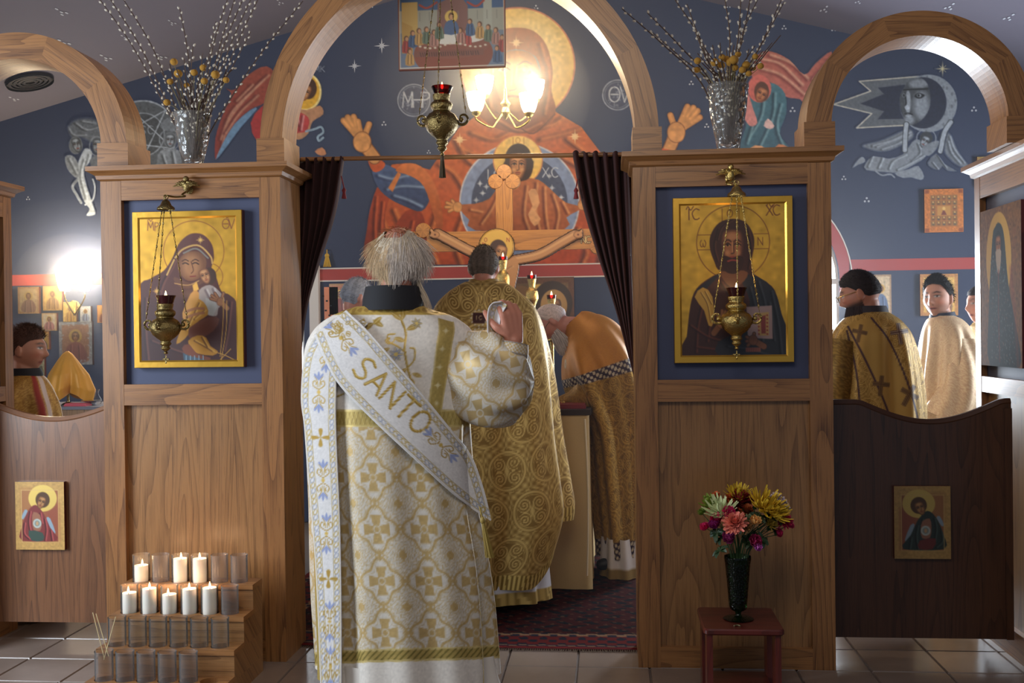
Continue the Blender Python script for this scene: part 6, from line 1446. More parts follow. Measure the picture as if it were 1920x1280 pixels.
for q in range(0, 620, 14): cv.ell(447+q, 581, 5, 4, (140, 108, 52), .8)
cv.poly([(846, 596), (878, 604), (876, 690), (862, 772), (836, 772), (846, 690)], GL, m=.3); cv.line([(846, 598), (847, 690), (838, 770)], GT, 3, m=.4); cv.line([(877, 604), (875, 690), (863, 770)], GT, 3, m=.4)
for q in range(620, 760, 34): star4(cv, 860-(q-600)*.04, q, 7, (210, 196, 150))
# gold and blue embroidered vine on the back yoke
VG, VB_ = (168, 136, 62), (132, 138, 160)
def vine(pts, w=3.0): cv.line(pts, VG, w, m=.4, sm=5); cv.line(np.array(pts)+[1, -1], (206, 180, 110), w*.4, m=.4, sm=5)
def curlv(x, y, r, s=1, a0=0): vine([(x+r*(1-.13*i)*math.cos(a0+s*i*.75), y+r*(1-.13*i)*math.sin(a0+s*i*.75)) for i in range(8)], 2.4)
def leafv(x, y, a, L, col=VG): 
    c, s = math.cos(a), math.sin(a); w = L*.22; cv.poly([(x, y), (x+c*L*.5-s*w, y+s*L*.5+c*w), (x+c*L, y+s*L), (x+c*L*.5+s*w, y+s*L*.5-c*w)], col, .85, sm=3, m=.3); cv.line([(x, y), (x+c*L, y+s*L)], (214, 192, 130), 1)
def flowerv(x, y, r, col):
    for i in range(7): leafv(x, y, i*.9, r, col)
    cv.ell(x, y, r*.25, r*.25, (214, 186, 110), m=.3)
vine([(802, 736), (804, 712), (797, 689), (788, 655), (785, 627), (776, 600)], 4); vine([(790, 660), (772, 648), (756, 640), (752, 628), (764, 626)]); vine([(797, 690), (808, 674), (806, 655), (798, 652)]); vine([(800, 716), (784, 726), (774, 716), (780, 706)])
vine([(636, 716), (640, 738), (656, 744), (676, 738)], 3); vine([(634, 700), (632, 716), (640, 726)], 3)
for x, y, a, L in ((776, 600, -2.4, 24), (776, 600, -1.2, 22), (785, 618, -.4, 26), (786, 640, -2.8, 22), (700, 618, -.5, 26), (700, 618, -1.4, 22), (690, 612, -2.2, 20), (742, 612, -2.6, 24), (760, 652, 2.6, 20), (796, 690, 2.4, 24), (806, 700, .3, 20), (722, 608, -.7, 22), (784, 730, .8, 20), (802, 736, 1.9, 22)): leafv(x, y, a, L)
flowerv(773, 664, 15, VB_); flowerv(720, 652, 18, VG); flowerv(742, 678, 20, VG); flowerv(804, 606, 11, (140, 128, 110)); flowerv(652, 722, 16, (150, 156, 178)); flowerv(768, 742, 12, VB_); curlv(756, 636, 11); curlv(802, 716, 12, -1, 2)
# hem galloon and plain skirt below
hemy = 1236-(cvx-440)*.028; hb = (cvy > hemy-12)
cv.a[hb, :3] = GL; cv.a[hb, 3] = .3; hx = hb & ((np.abs(cvy-hemy+10) < 2) | (np.abs(cvy-hemy-11) < 2)); cv.a[hx, :3] = GT
hp = hb & (np.abs(cvy-hemy) < 9) & ((cvx+cvy).astype(int) % 12 < 4); cv.a[hp, :3] = (124, 110, 56)
kb = cvy > hemy+13; cv.a[kb, :3] = WH; cv.a[kb, 3] = 0
side = np.abs(np.abs(cvx-745)-188) < 12; sd2 = side & (cvy > 1000); cv.a[sd2, :3] = GL; cv.a[sd2, 3] = .3
cv.noise(.03, 71, 3)
Ccol = tolin(cv.sample(px, py))
cloth('tunic', P, Ccol, M_SILK, dcn)
# white under-robe below the hem
C2, RX2, RY2 = rings([(1225, 614, 914), (1262, 612, 922), (1290, 606, 930), (1338, 600, 934)], YD, .205); P2, S2, T2, ph2, v2 = sweepr(C2, RX2, RY2, 160, 40, lambda p, v: .014*np.sin(9*p)+.008*np.sin(17*p+1)); P2[..., 2] = np.maximum(P2[..., 2], .012)
cloth('under_robe', P2, rgba(np.broadcast_to(np.array(WH, float), P2.shape).copy(), 0.), M_CLOTH, dcn)
# sleeves
def sleeve(parent, pts, rad, nu, nv, colf, fold=None, side=(0, -1, 0), flat=.8, mat=None, name='sleeve'):
    C = np.array([W(x, y, yy) for x, y, yy in pts]); R_ = np.array(rad)
    P, S, T, ph, v = sweepr(C, R_, R_*flat, nu, nv, fold, dirs=side); return cloth(name, P, colf(P, S, T, ph, v), mat or M_SILK, parent)
def wcol(P, S, T, ph, v):
    xx, yy = PX(P); g = cross_brocade(xx-930+44-.25*(yy-718), yy-718+48+.25*(xx-930), 88.5, 97); cu = 0*v; rgb = mixc((204, 196, 184), GOLD, g*.75); rgb = mixc(rgb, (178, 156, 100), cu*(.6+.4*np.sin(T*900))); return rgba(rgb, .05+.2*g)
k_ = MPX
sleeve(dcn, [(846, 672, YD), (872, 688, YD), (904, 704, YD-.01), (938, 712, YD-.02), (968, 714, YD-.03), (990, 715, YD-.03), (1002, 715, YD-.03)], [62*k_, 80*k_, 92*k_, 92*k_, 74*k_, 46*k_, 5*k_], 300, 200, wcol, lambda p, v: .010*np.sin(5*p+7*v)*v+.008*np.sin(9*p-5*v))
sleeve(dcn, [(640, 640, YD), (614, 700, YD+.02), (606, 780, YD+.03), (606, 860, YD+.06)], [38*k_, 42*k_, 38*k_, 28*k_], 90, 100, wcol)
def cuffcol(P, S, T, ph, v):
    k = np.maximum(bandf(v-.62, .05, .01), bandf(v-.97, .03, .01)); w_ = (np.sin(S*420)*np.sin(T*420) > 0)*1.; return rgba(mixc(mixc((196, 186, 172), (170, 136, 72), w_*.7), (120, 112, 108), k*.7), .15)
sleeve(dcn, [(948, 704, YD-.06), (956, 680, YD-.075), (961, 660, YD-.075), (964, 643, YD-.07)], [30*k_, 32*k_, 30*k_, 27*k_], 120, 60, cuffcol, name='cuff')
# the long stole: down the left side, and slanting across the back to the raised hand
def surf(x, y):
    """depth of the tunic's back under a photo pixel"""
    z = W(x, y, YD)[2]; D = crom(np.c_[Cr, RXr, RYr], 300); i = np.argmin(np.abs(D[:, 2]-z)); p = W(x, y, YD-D[i, 4]*.8); u = np.clip((p[0]-D[i, 0])/D[i, 3], -.995, .995); return YD-D[i, 4]*math.sqrt(1-u*u)
def ribbon(name, A, B, paint, off, nw, nl, extra=None):
    A, B = crom(A, nl), crom(B, nl); P = np.zeros((nl, nw, 3)); X = np.zeros((nl, nw)); Y = np.zeros((nl, nw))
    for i in range(nl):
        for j in range(nw):
            t = j/(nw-1); x, y = A[i]*(1-t)+B[i]*t; X[i, j], Y[i, j] = x, y; P[i, j] = W(x, y, surf(x, y)-off)
    for _ in range(3): P[1:-1, :, 1] = (P[:-2, :, 1]+2*P[1:-1, :, 1]+P[2:, :, 1])/4
    if extra is not None: P[..., 1] += extra(X, Y)
    return P, X, Y
LA = [(652, 586), (612, 606), (574, 660), (564, 740), (570, 800), (576, 880), (584, 970), (591, 1060), (596, 1160), (601, 1300)]
LB = [(690, 606), (660, 636), (634, 690), (630, 745), (630, 800), (633, 880), (637, 970), (639, 1060), (640, 1160), (640, 1300)]
def stole_canvas():
    c = Cv(540, 560, 940, 1330, 1.6, (212, 208, 206)); return c
def rope(c, A, ins, col1=(148, 152, 168), col2=(176, 150, 84)):
    A = np.asarray(A, float); L = np.append(0, np.cumsum(np.linalg.norm(np.diff(A, axis=0), axis=1))); q = 4
    while q < L[-1]-3:
        i = np.searchsorted(L, q)-1; t = (A[i+1]-A[i])/np.linalg.norm(A[i+1]-A[i]); p = A[i]+t*(q-L[i])+np.array([-t[1], t[0]])*ins
        c.ell(*p, 5, 3.2, col1 if int(q/12) % 2 else col2, rot=math.atan2(t[1], t[0])+.5, ring=1.7, m=.3); q += 10
    for e in (-5.5, 5.5): 
        n = np.gradient(A, axis=0); n /= np.linalg.norm(n, axis=1)[:, None]; c.line(A+np.c_[-n[:, 1], n[:, 0]]*(ins+e), (170, 150, 100), 1.2, m=.3)
def motif(c, x, y, s, a=0.0, blue=True):
    ca, sa = math.cos(a), math.sin(a); T = lambda p: [(x+(u*ca-v*sa)*s, y+(u*sa+v*ca)*s) for u, v in p]
    for sx in (-1, 1):
        for sy in (-1, 1):
            c.line(T([(0, sy*6), (sx*7, sy*10), (sx*13, sy*16), (sx*11, sy*24), (sx*5, sy*22), (sx*6, sy*17)]), VG, 1.9, m=.4, sm=4)
            c.line(T([(sx*2, sy*12), (sx*3, sy*24), (sx*9, sy*34)]), VG, 1.4, m=.4, sm=4)
    for sy in (-1, 1):
        for i in (-1, 0, 1): c.poly(T([(0, sy*26), (i*7-3, sy*36), (i*9, sy*(46-abs(i)*5)), (i*7+3, sy*36)]), (128, 140, 184) if blue else VG, .85, sm=3)
    c.ell(x, y, 4*s, 4*s, (198, 166, 88), m=.3)
def crossm(c, x, y, s):
    for i in range(4):
        a = i*PI/2; c.poly([(x, y), (x+s*math.cos(a)-s*.3*math.sin(a), y+s*math.sin(a)+s*.3*math.cos(a)), (x+s*1.25*math.cos(a), y+s*1.25*math.sin(a)), (x+s*math.cos(a)+s*.3*math.sin(a), y+s*math.sin(a)-s*.3*math.cos(a))], VG, sm=2, m=.3)
c1 = stole_canvas(); c1.noise(.03, 81, 3)
rope(c1, crom(LA, 60), -8); rope(c1, crom(LB, 60), 8)
for y, kind in ((660, 0), (735, 0), (820, 1), (900, 0), (1000, 0), (1085, 1), (1165, 0), (1250, 0)):
    xm = (np.interp(y, [p[1] for p in LA], [p[0] for p in LA])+np.interp(y, [p[1] for p in LB], [p[0] for p in LB]))/2
    (motif(c1, xm, y, .86) if not kind else crossm(c1, xm, y, 14))
P, X, Y = ribbon('stole', LA, LB, c1, .020, 40, 330); stole = cloth('stole', P, tolin(c1.sample(X, Y)), M_CLOTH, dcn, .003)
UA = [(650, 582), (690, 620), (742, 679), (791, 737), (852, 813), (885, 856), (908, 920), (921, 974)]
UB = [(590, 628), (612, 680), (641, 727), (709, 797), (795, 877), (840, 918), (880, 950), (920, 976)]
c2 = stole_canvas(); c2.noise(.03, 82, 3); rope(c2, crom(UA, 50), 11); rope(c2, crom(UB, 50), -11)
c2.text('SANTO', 686, 664, 42, (160, 128, 54), 5.2, dx=36, dirv=(.725, .689), m=.45); c2.text('SANTO', 687, 663, 42, (208, 178, 104), 1.6, dx=36, dirv=(.725, .689), m=.45)
for x, y in ((640, 634), (826, 834)): motif(c2, x, y, .95, .8-PI/2+.0)
for q in range(16):
    a = RNG.random()*6; r = 22*RNG.random(); c2.ell(640+r*math.cos(a), 620+r*math.sin(a), 4, 2.5, VG, rot=a, ring=1.4, m=.3)
P, X, Y = ribbon('stole', UA, UB, c2, .030, 64, 260); so = cloth('stole', P, tolin(c2.sample(X, Y)), M_CLOTH, dcn, .003); so['label'] = 'slanting stole band lettered SANTO'
m = MB(); tp = W(905, 965, YD-.16)
for q in range(26): a = q*2.4; r = .010*math.sqrt(q/26); m.tube([tp+np.array([r*.4*math.cos(a), r*.4*math.sin(a), -.02]), tp+np.array([.025+r*1.6*math.cos(a), r*1.5*math.sin(a), -.155])], .002, 4)
m.tube([tp+np.array([-.01, 0, .03]), tp+np.array([0, 0, -.02])], .004, 6); m.ell(tp+np.array([0, 0, -.02]), .010, .010, .014, 10, 6); m.build('tassel', plain('gold_thread', (150, 126, 58), .6), dcn, True)
# stole end held up in the hand
hc_ = Cv(900, 550, 1000, 670, 2, (206, 200, 200)); rope(hc_, [(918, 650), (917, 590), (924, 570), (950, 566)], 4); crossm(hc_, 928, 628, 9); crossm(hc_, 924, 610, 6)
A = crom([(916, 655), (913, 610), (915, 580), (924, 567), (940, 564)], 40); B = crom([(936, 668), (938, 640), (938, 610), (942, 590), (952, 572)], 40)
P = np.array([[W(*(a*(1-t)+b*t), YD-.075+.02*math.sin(3*t)) for t in np.linspace(0, 1, 24)] for a, b in zip(A, B)]); X, Y = PX(P)
cloth('stole', P, tolin(hc_.sample(X, Y)), M_CLOTH, dcn, .004)
collar(dcn, W(737, 583, YD), .118, .104, .092, M_BLACK, (.0, .03))
# wild white hair, thin on the crown, and beard wisps
r = np.random.default_rng(21); HC = (190, 174, 152)
hair_cap('hair', dcn, Rh, hc, 1.06, HC, lambda a: .03 if a < .8 else .01-.110*sstep(.8, 1.7, np.array(a)), lambda a, t: .04+.11*np.sin(np.clip(t, 0, 1)**.8*PI*1.0)*sstep(.6, 1.4, np.array(a)), 21, spike=.02, t0=lambda a: .60+.42*sstep(2.0, 2.8, np.array(a)))
crown = MB(); 
ro_, di_, le_, co_ = [], [], [], []
for q in range(3600):
    a = r.uniform(-PI, PI)
    if abs(a) < .75: continue
    zt = r.uniform(-.09, .085)*(1 if abs(a) > 1.2 else .6)+.01
    if abs(a) > 2.0 and zt > .050 and r.random() < .85: continue
    ct = np.clip(zt/.121, -.98, .98); st_ = math.sqrt(1-ct*ct)
    l = np.array([st_*math.sin(a)*.090, st_*math.cos(a)*.108, ct*.114]); nrm = l/np.linalg.norm(l)
    ro_.append(hc+Rh@l*1.06); tg = np.array([0, 0, -1.])+nrm*nrm[2]; tg /= np.linalg.norm(tg)+1e-6; dd = Rh@(tg+nrm*r.uniform(.0, .16)+np.array([-.9*l[0]/.09, .2, 0])*sstep(.05, -.06, zt)+r.normal(size=3)*.08); di_.append(dd); le_.append(min(r.uniform(.06, .11), max(.02, zt+r.uniform(.145, .19)))); co_.append(lin(np.array(HC)*r.uniform(.8, 1.25)*(np.array([.96, .98, 1.06]) if a*1 > 0 else np.array([1.03, .98, .9]))))
for q in range(160):   # sparse reddish scalp hair
    a = r.uniform(-PI, PI); ct = r.uniform(.70, .96); st_ = math.sqrt(1-ct*ct); l = np.array([st_*math.sin(a)*.082, st_*math.cos(a)*.1, ct*.120]); ro_.append(hc+Rh@l*1.06); di_.append(Rh@(l/np.linalg.norm(l)*.3+np.array([r.normal()*.3, -.6, -.2]))); le_.append(.04); co_.append(lin(np.array((190, 140, 104))*r.uniform(.8, 1.2)))
strands('hair_strands', dcn, ro_, di_, le_, co_, .0011, .08, 5, curl=.12)
ro_, di_, le_, co_ = [], [], [], []
for q in range(500):
    a = r.uniform(-1.5, 1.5); l = np.array([math.sin(a)*.068, math.cos(a)*.080, r.uniform(-.10, -.06)]); ro_.append(hc+Rh@l*1.06); di_.append(Rh@np.array([math.sin(a)*.5, math.cos(a)*.6, -1.0])); le_.append(r.uniform(.08, .15)); co_.append(lin(np.array((196, 180, 160))*r.uniform(.8, 1.2)))
strands('beard', dcn, ro_, di_, le_, co_, .0014, .06, 6, curl=.08)
# ---------------------------------------------------------------- the priest at the altar, from behind
YM = 5.52
def goldcol(base, gold, c=.22, mb_=.25, mg=.45, band=None):
    def f(P, S, T, ph, v):
        g = scroll_brocade(S, T, c); rgb = mixc(base, gold, g); m = mb_+(mg-mb_)*g
        if band is not None:
            k = bandf(v-band[0], band[1], .004); w_ = .5+.5*np.sin(S*320)*np.sin(T*320); rgb = mixc(rgb, mixc(band[2], band[3], w_), k); m = m*(1-k)+.3*k
        return rgba(rgb, m)
    return f
G_D, G_L = (132, 102, 50), (206, 176, 108)
pm = W(907, 1100, YM); prs = thing('person', 'person in gold brocade cape facing the altar, seen from behind', 'person', (pm[0], YM, 0))
hc = W(907, 502, YM); Rm = rotm(-.06, -.22); J = stand(pm[0], YM, 1.80, 0, hc); J['neck'] = W(907, 548, YM)
J['el'] = [W(840, 690, YM+.18), W(985, 690, YM+.18)]; J['wr'] = [W(860, 690, YM+.45), W(960, 690, YM+.45)]
body(prs, J, Rm, .96, (170, 110, 88), default_hands(J, 0), voxel=.008)
hair_cap('hair', prs, Rm, hc, .96, (92, 80, 70), lambda a: .06-.02*a if a < 1.0 else .04-.095*sstep(1.0, 2.2, np.array(a)), lambda a, t: .03+.05*t, 22, spike=.015, fuzz=900, flen=.014)
rows = [(528, 872, 942), (536, 856, 958), (550, 836, 976), (572, 816, 1000), (610, 802, 1018), (680, 790, 1034), (740, 784, 1042), (820, 784, 1050), (900, 786, 1062), (960, 792, 1068), (1030, 800, 1050), (1088, 806, 1034)]
Cm, RXm, RYm = rings(rows, YM, [(0, .08), (3, .13), (5, .2), (8, .24), (11, .24)])
hemf = lambda p: 1-.16*sstep(.75, 1.5, np.abs(p))*1.0
P, S, T, ph, v = sweepr(Cm, RXm, RYm, 420, 340, lambda p, v: sstep(.2, .8, v)*(.022*np.sin(6*p+2+v)+.012*np.sin(11*p+v*2)), hem=hemf)
hv = v/hemf(ph)[None]
C = goldcol(G_D, G_L)(P, S, T, ph, v); k = sstep(.955, .96, hv); C = C*(1-k[..., None])+rgba(mixc((124, 98, 44), (206, 178, 104), (np.sin(S*260) > 0)*1.), .35)*k[..., None]
xx, yy = PX(P); yk = np.exp(-((hv-.075)/.006)**2)*.8; C[..., :3] *= (1-.5*yk)[..., None]
cc = Cv(860, 535, 960, 720, 2, (0, 0, 0))
for (qx, qy) in ((898, 596), (930, 594), (898, 630), (930, 630)):
    cc.ell(qx, qy, 15, 15, (196, 170, 110)); cc.rect(qx-12, qy-10, qx+12, qy+10, (64, 24, 24)); cc.text('IC' if qx < 910 else 'XC', qx-7, qy-4, 7, (196, 176, 130), 1.2, dx=7)
    for a in np.arange(12)*PI/6: cc.ell(qx+15*math.cos(a), qy+15*math.sin(a), 1.7, 1.7, (226, 214, 184))
for sx in (-1, 1): cc.ell(914+sx*13, 560, 7, 12, (196, 164, 92), ring=3.5)
vis = (np.cos(ph)[None] > .2)*cc.sample(xx, yy, cc.mk); C = C*(1-vis[..., None])+tolin(np.concatenate([cc.sample(xx, yy)[..., :3], np.zeros(xx.shape+(1,))], -1))*vis[..., None]
cloth('cape', P, C, M_SILK, prs)
C2, RX2, RY2 = rings([(1040, 822, 1024), (1082, 818, 1028), (1118, 814, 1032)], YM, .2); P, S, T, ph, v = sweepr(C2, RX2, RY2, 120, 50, lambda p, v: .014*np.sin(10*p)+.006*np.sin(17*p)); k = sstep(.66, .7, v)
cloth('white_alb', P, rgba(mixc((206, 206, 214), mixc((150, 124, 66), (196, 168, 100), (np.sin(S*300) > 0)*1.), k), .3*k), M_CLOTH, prs)
collar(prs, W(907, 536, YM), .085, .075, .035, plain('gold_collar', (150, 118, 56), .5, .3))
# ---------------------------------------------------------------- the priest bowing at the altar's right side
YN = 6.3
pb = W(1160, 1080, YN); bow = thing('person', 'person in orange-gold cape bowing low over the altar', 'person', (pb[0], YN, 0))
mN = mpp(1100, 700, YN); hc = W(1037, 604, YN); Rb = rotm(1.45, -.95)
J = dict(head=hc, neck=W(1076, 612, YN), chest=W(1118, 668, YN), pelvis=W(1160, 790, YN)); J['sh'] = [W(1112, 656, YN-.12), W(1112, 656, YN+.12)]
J['el'] = [W(1098, 738, YN-.15), W(1096, 738, YN+.15)]; J['wr'] = [W(1052, 757, YN-.12), W(1045, 757, YN+.12)]; J['hip'] = [W(1162, 800, YN-.09), W(1162, 800, YN+.09)]; J['kn'] = [W(1160, 930, YN-.09), W(1160, 930, YN+.09)]; J['an'] = [W(1166, 1050, YN-.09), W(1166, 1050, YN+.09)]; J['toe'] = [W(1128, 1058, YN-.1), W(1128, 1058, YN+.1)]
body(bow, J, Rb, .98, (198, 140, 126), [(J['wr'][0], (-1, 0, -.1), (0, 0, 1), (0, .9, 0), .25, 1.), (J['wr'][1], (-1, 0, -.1), (0, 0, 1), (0, -.9, 0), .25, 1.)], voxel=.007, brow=(190, 180, 175))
hair_cap('hair', bow, Rb, hc, .98, (206, 190, 186), lambda a: .116 if a < 1.1 else .095-.13*sstep(1.1, 1.9, np.array(a)), lambda a, t: .02+.05*t, 23, spike=.02)
r = np.random.default_rng(31); ro_, di_, le_, co_ = [], [], [], []
for q in range(900):
    a = r.uniform(-1.45, 1.45); l = np.array([math.sin(a)*.066, math.cos(a)*.084, r.uniform(-.105, -.045)]); ro_.append(hc+Rb@l*.98); di_.append(Rb@np.array([math.sin(a)*.5, math.cos(a)*.7, -1.2])); le_.append(r.uniform(.05, .10)); co_.append(lin(np.array((206, 198, 194))*r.uniform(.75, 1.15)))
strands('beard', bow, ro_, di_, le_, co_, .002, .06, 9, curl=.1)
m = MB()
for sx in (-1, 1):
    m.tube([hc+Rb@np.array([sx*.082, -.01, .008]), hc+Rb@np.array([sx*.072, .07, .012]), hc+Rb@np.array([sx*.058, .098, .01])], .0018, 6)
    m.tube([hc+Rb@np.array([sx*.031+.024*math.cos(u), .106, .004+.018*math.sin(u)]) for u in np.linspace(0, 2*PI, 17)], .0015, 5)
m.tube([hc+Rb@np.array([-.008, .108, .008]), hc+Rb@np.array([.008, .108, .008])], .0015, 5); m.build('glasses', plain('wire_frame', (140, 130, 110), .3, 1.), bow, True)
OC, OG = (186, 122, 42), (206, 146, 62)
def bowcol(P, S, T, ph, v):
    g = scroll_brocade(S, T, .15); up_ = 1-sstep(.395, .40, v); rgb = mixc((124, 92, 38), (190, 150, 70), g); rgb = mixc(rgb, mixc(OC, OG, g*.35), up_); m = .25+.2*g
    w_ = ((np.sin(S*170)*np.cos(T*170)) > .1)*1.; bd = np.maximum(bandf(v-.405, .026, .003), sstep(.945, .95, v)); rgb = mixc(rgb, mixc((56, 40, 56), (190, 176, 150), w_), bd)
    for qs, qt in ((.02, .16), (-.10, .22)): rgb = mixc(rgb, (206, 190, 160), (np.abs(np.hypot(S-qs, T-qt)-.018) < .008)*1.)
    return rgba(rgb, m*(1-up_*.4))
sp = [(1074, 600), (1088, 614), (1108, 640), (1128, 685), (1142, 735), (1158, 800), (1164, 880), (1168, 960), (1172, 1036)]
C0 = np.array([W(x, y, YN) for x, y in sp]); Rr = np.array([24, 40, 60, 74, 70, 58, 54, 50, 46])*mN
P, S, T, ph, v = sweepr(C0, Rr*np.array([1, 1.1, 1.2, 1.2, 1.2, 1.2, 1.2, 1.2, 1.2]), Rr, 320, 320, lambda p, v: sstep(.12, .55, v)*(.020*np.sin(6*p+1+2*v)+.012*np.sin(11*p+v*3)), dirs=(-1, 0, 0))
cloth('cape', P, bowcol(P, S, T, ph, v), M_SILK, bow)
for i, yy in ((0, YN-.12), (1, YN+.12)):
    sleeve(bow, [(1122, 722, yy), (1100, 744, yy-.01), (1076, 754, yy), (1052, 757, yy+(.02 if i == 0 else -.02))], [36*mN, 34*mN, 24*mN, 15*mN], 90, 80, goldcol((128, 94, 42), (176, 136, 66), .12), flat=.9)
C2, RX2, RY2 = rings([(1000, 1128, 1200), (1045, 1126, 1206), (1080, 1124, 1210)], YN, .2); P, S, T, ph, v = sweepr(C2, RX2, RY2, 90, 30, lambda p, v: .012*np.sin(9*p)); P[..., 2] = np.maximum(P[..., 2], .01)
k = sstep(.6, .65, v); cloth('white_alb', P, rgba(mixc((210, 206, 206), (150, 124, 72), k), .25*k), M_CLOTH, bow)
collar(bow, W(1084, 604, YN), .075, .07, .03, plain('patterned_collar', (120, 60, 48), .6), (-.75, 0))
# ---------------------------------------------------------------- grey-haired helper by the left window
YG_ = 6.4
pg = W(652, 1080, YG_); gry = thing('person', 'person in a pale blue top half hidden behind the white-robed figure', 'person', (pg[0], YG_, 0))
hc = W(668, 556, YG_); Rg = rotm(-.9, -.25); J = stand(pg[0]+.02, YG_, 1.62, -.9, hc); J['neck'] = W(664, 596, YG_)
body(gry, J, Rg, .96, (184, 124, 104), default_hands(J, -.9), voxel=.008)
hair_cap('hair', gry, Rg, hc, .96, (140, 142, 150), lambda a: .07-.02*a if a < 1.0 else .05-.11*sstep(1.0, 2.0, np.array(a)), lambda a, t: .03+.06*t, 24, spike=.02, fuzz=500, flen=.016)
Cg, RXg, RYg = rings([(590, 640, 692), (600, 626, 706), (620, 612, 718), (660, 604, 726), (760, 602, 728), (900, 604, 728), (1060, 606, 726)], YG_, .14); P, S, T, ph, v = sweepr(Cg, RXg, RYg, 90, 100, lambda p, v: .008*np.sin(8*p+v)); 
cloth('shirt', P, rgba(np.broadcast_to(np.array((132, 148, 172), float), P.shape).copy(), 0.), M_CLOTH, gry); collar(gry, W(664, 592, YG_), .075, .068, .035, M_BLACK)
# ---------------------------------------------------------------- bearded man behind the right gate
YR_ = 5.55
pr_ = W(1640, 1110, YR_); brd = thing('person', 'person with glasses in gold vestment with crosses, looking down behind the right gate', 'person', (pr_[0], YR_, 0))
hc = W(1613, 551, YR_); Rr_ = rotm(1.18, -.30); J = stand(pr_[0]-.02, YR_, 1.70, .7, hc); J['neck'] = W(1628, 596, YR_)
body(brd, J, Rr_, 1.02, (176, 122, 102), default_hands(J, .7), voxel=.0055, beard=((42, 32, 32), .9), brow=(36, 28, 26))
hair_cap('hair', brd, Rr_, hc, 1.02, (40, 34, 36), lambda a: .070-.02*a if a < .8 else .05-.078*sstep(1.0, 2.2, np.array(a)), lambda a, t: .04+.04*t, 25, spike=.012, fuzz=900, flen=.008)
r = np.random.default_rng(41); ro_, di_, le_, co_ = [], [], [], []
for q in range(1500):
    a = r.uniform(-1.5, 1.5); l = np.array([math.sin(a)*.068, math.cos(a)*.084, r.uniform(-.108, -.042-.01*abs(a))]); ro_.append(hc+Rr_@l*1.02); di_.append(Rr_@np.array([math.sin(a)*.35, math.cos(a)*.6, -1.2])); le_.append(r.uniform(.06, .13)); co_.append(lin(np.array((58, 46, 46))*r.uniform(.7, 1.4)))
strands('beard', brd, ro_, di_, le_, co_, .002, .05, 10, curl=.12)
m = MB()
for sx in (-1, 1):
    m.tube([hc+Rr_@np.array([sx*.086, -.01, .010]), hc+Rr_@np.array([sx*.078, .07, .012]), hc+Rr_@np.array([sx*.056, .106, .01])], .0018, 6)
    m.tube([hc+Rr_@np.array([sx*.031+.024*math.cos(u), .112, .004+.018*math.sin(u)]) for u in np.linspace(0, 2*PI, 17)], .0015, 5)
m.tube([hc+Rr_@np.array([-.008, .114, .008]), hc+Rr_@np.array([.008, .114, .008])], .0015, 5); m.build('glasses', plain('gold_wire', (150, 128, 80), .3, 1.), brd, True)
rows = [(584, 1600, 1662), (592, 1588, 1676), (606, 1572, 1694), (630, 1556, 1708), (680, 1544, 1720), (740, 1540, 1728), (820, 1540, 1732), (950, 1545, 1735), (1090, 1545, 1735)]
Cq, RXq, RYq = rings(rows, YR_, [(0, .09), (3, .15), (8, .2)]); P, S, T, ph, v = sweepr(Cq, RXq, RYq, 360, 330, lambda p, v: sstep(.15, .6, v)*(.014*np.sin(7*p+2+v*2)+.009*np.sin(12*p+v)))
C = goldcol((140, 108, 50), (194, 160, 88), .11, .2, .4)(P, S, T, ph, v); xx, yy = PX(P); cc = Cv(1540, 570, 1745, 900, 1.6, (150, 118, 58), .3); cc.noise(.12, 91, 4)
kk = cc.poly([(1590, 604), (1630, 596), (1665, 640), (1700, 720), (1722, 800), (1735, 900), (1700, 900), (1668, 790), (1630, 700), (1598, 640)], (172, 138, 70), m=.3); cc.mk = kk.copy()
PU = (66, 42, 50)
cc.line([(1590, 612), (1630, 690), (1668, 780), (1700, 900)], PU, 4, sm=5); cc.line([(1634, 596), (1668, 640), (1702, 718), (1724, 800), (1736, 900)], PU, 4, sm=5); cc.line([(1588, 620), (1606, 700), (1616, 800), (1626, 900)], PU, 4, sm=5)
def bigcross(x, y, s, a, col=(70, 44, 44), inn=(176, 160, 128)):
    c_, s_ = math.cos(a), math.sin(a); R_ = lambda p: [(x+(u*c_-v_*s_)*s, y+(u*s_+v_*c_)*s) for u, v_ in p]
    for k_, col_ in ((1.0, col), (.62, inn), (.3, col)): cc.poly(R_([(-.25*k_, -1), (.25*k_, -1), (.25*k_, -.25*k_), (1, -.25*k_), (1, .25*k_), (.25*k_, .25*k_), (.25*k_, 1.4), (-.25*k_, 1.4), (-.25*k_, .25*k_), (-1, .25*k_), (-1, -.25*k_), (-.25*k_, -.25*k_)]), col_)
bigcross(1686, 622, 17, -.15); bigcross(1706, 738, 18, .5, (84, 60, 40), (124, 96, 50)); bigcross(1612, 622, 14, .2, (84, 60, 40), (124, 96, 50)); bigcross(1652, 720, 16, .1, (84, 60, 40), (124, 96, 50))
vis = (np.cos(ph)[None] > 0)*cc.sample(xx, yy, cc.mk); C = C*(1-vis[..., None])+tolin(cc.sample(xx, yy))*vis[..., None]
cloth('vestment', P, C, M_SILK, brd); collar(brd, W(1630, 592, YR_), .095, .082, .05, plain('dark_violet_cloth', (34, 28, 38), .7), (.0, .0))
sleeve(brd, [(1584, 640, YR_-.05), (1572, 700, YR_-.06), (1566, 760, YR_-.04), (1560, 820, YR_)], [.10, .115, .105, .08], 70, 90, goldcol((108, 82, 34), (150, 120, 58), .11, .3, .45), lambda p, v: .008*np.sin(6*p+4*v))
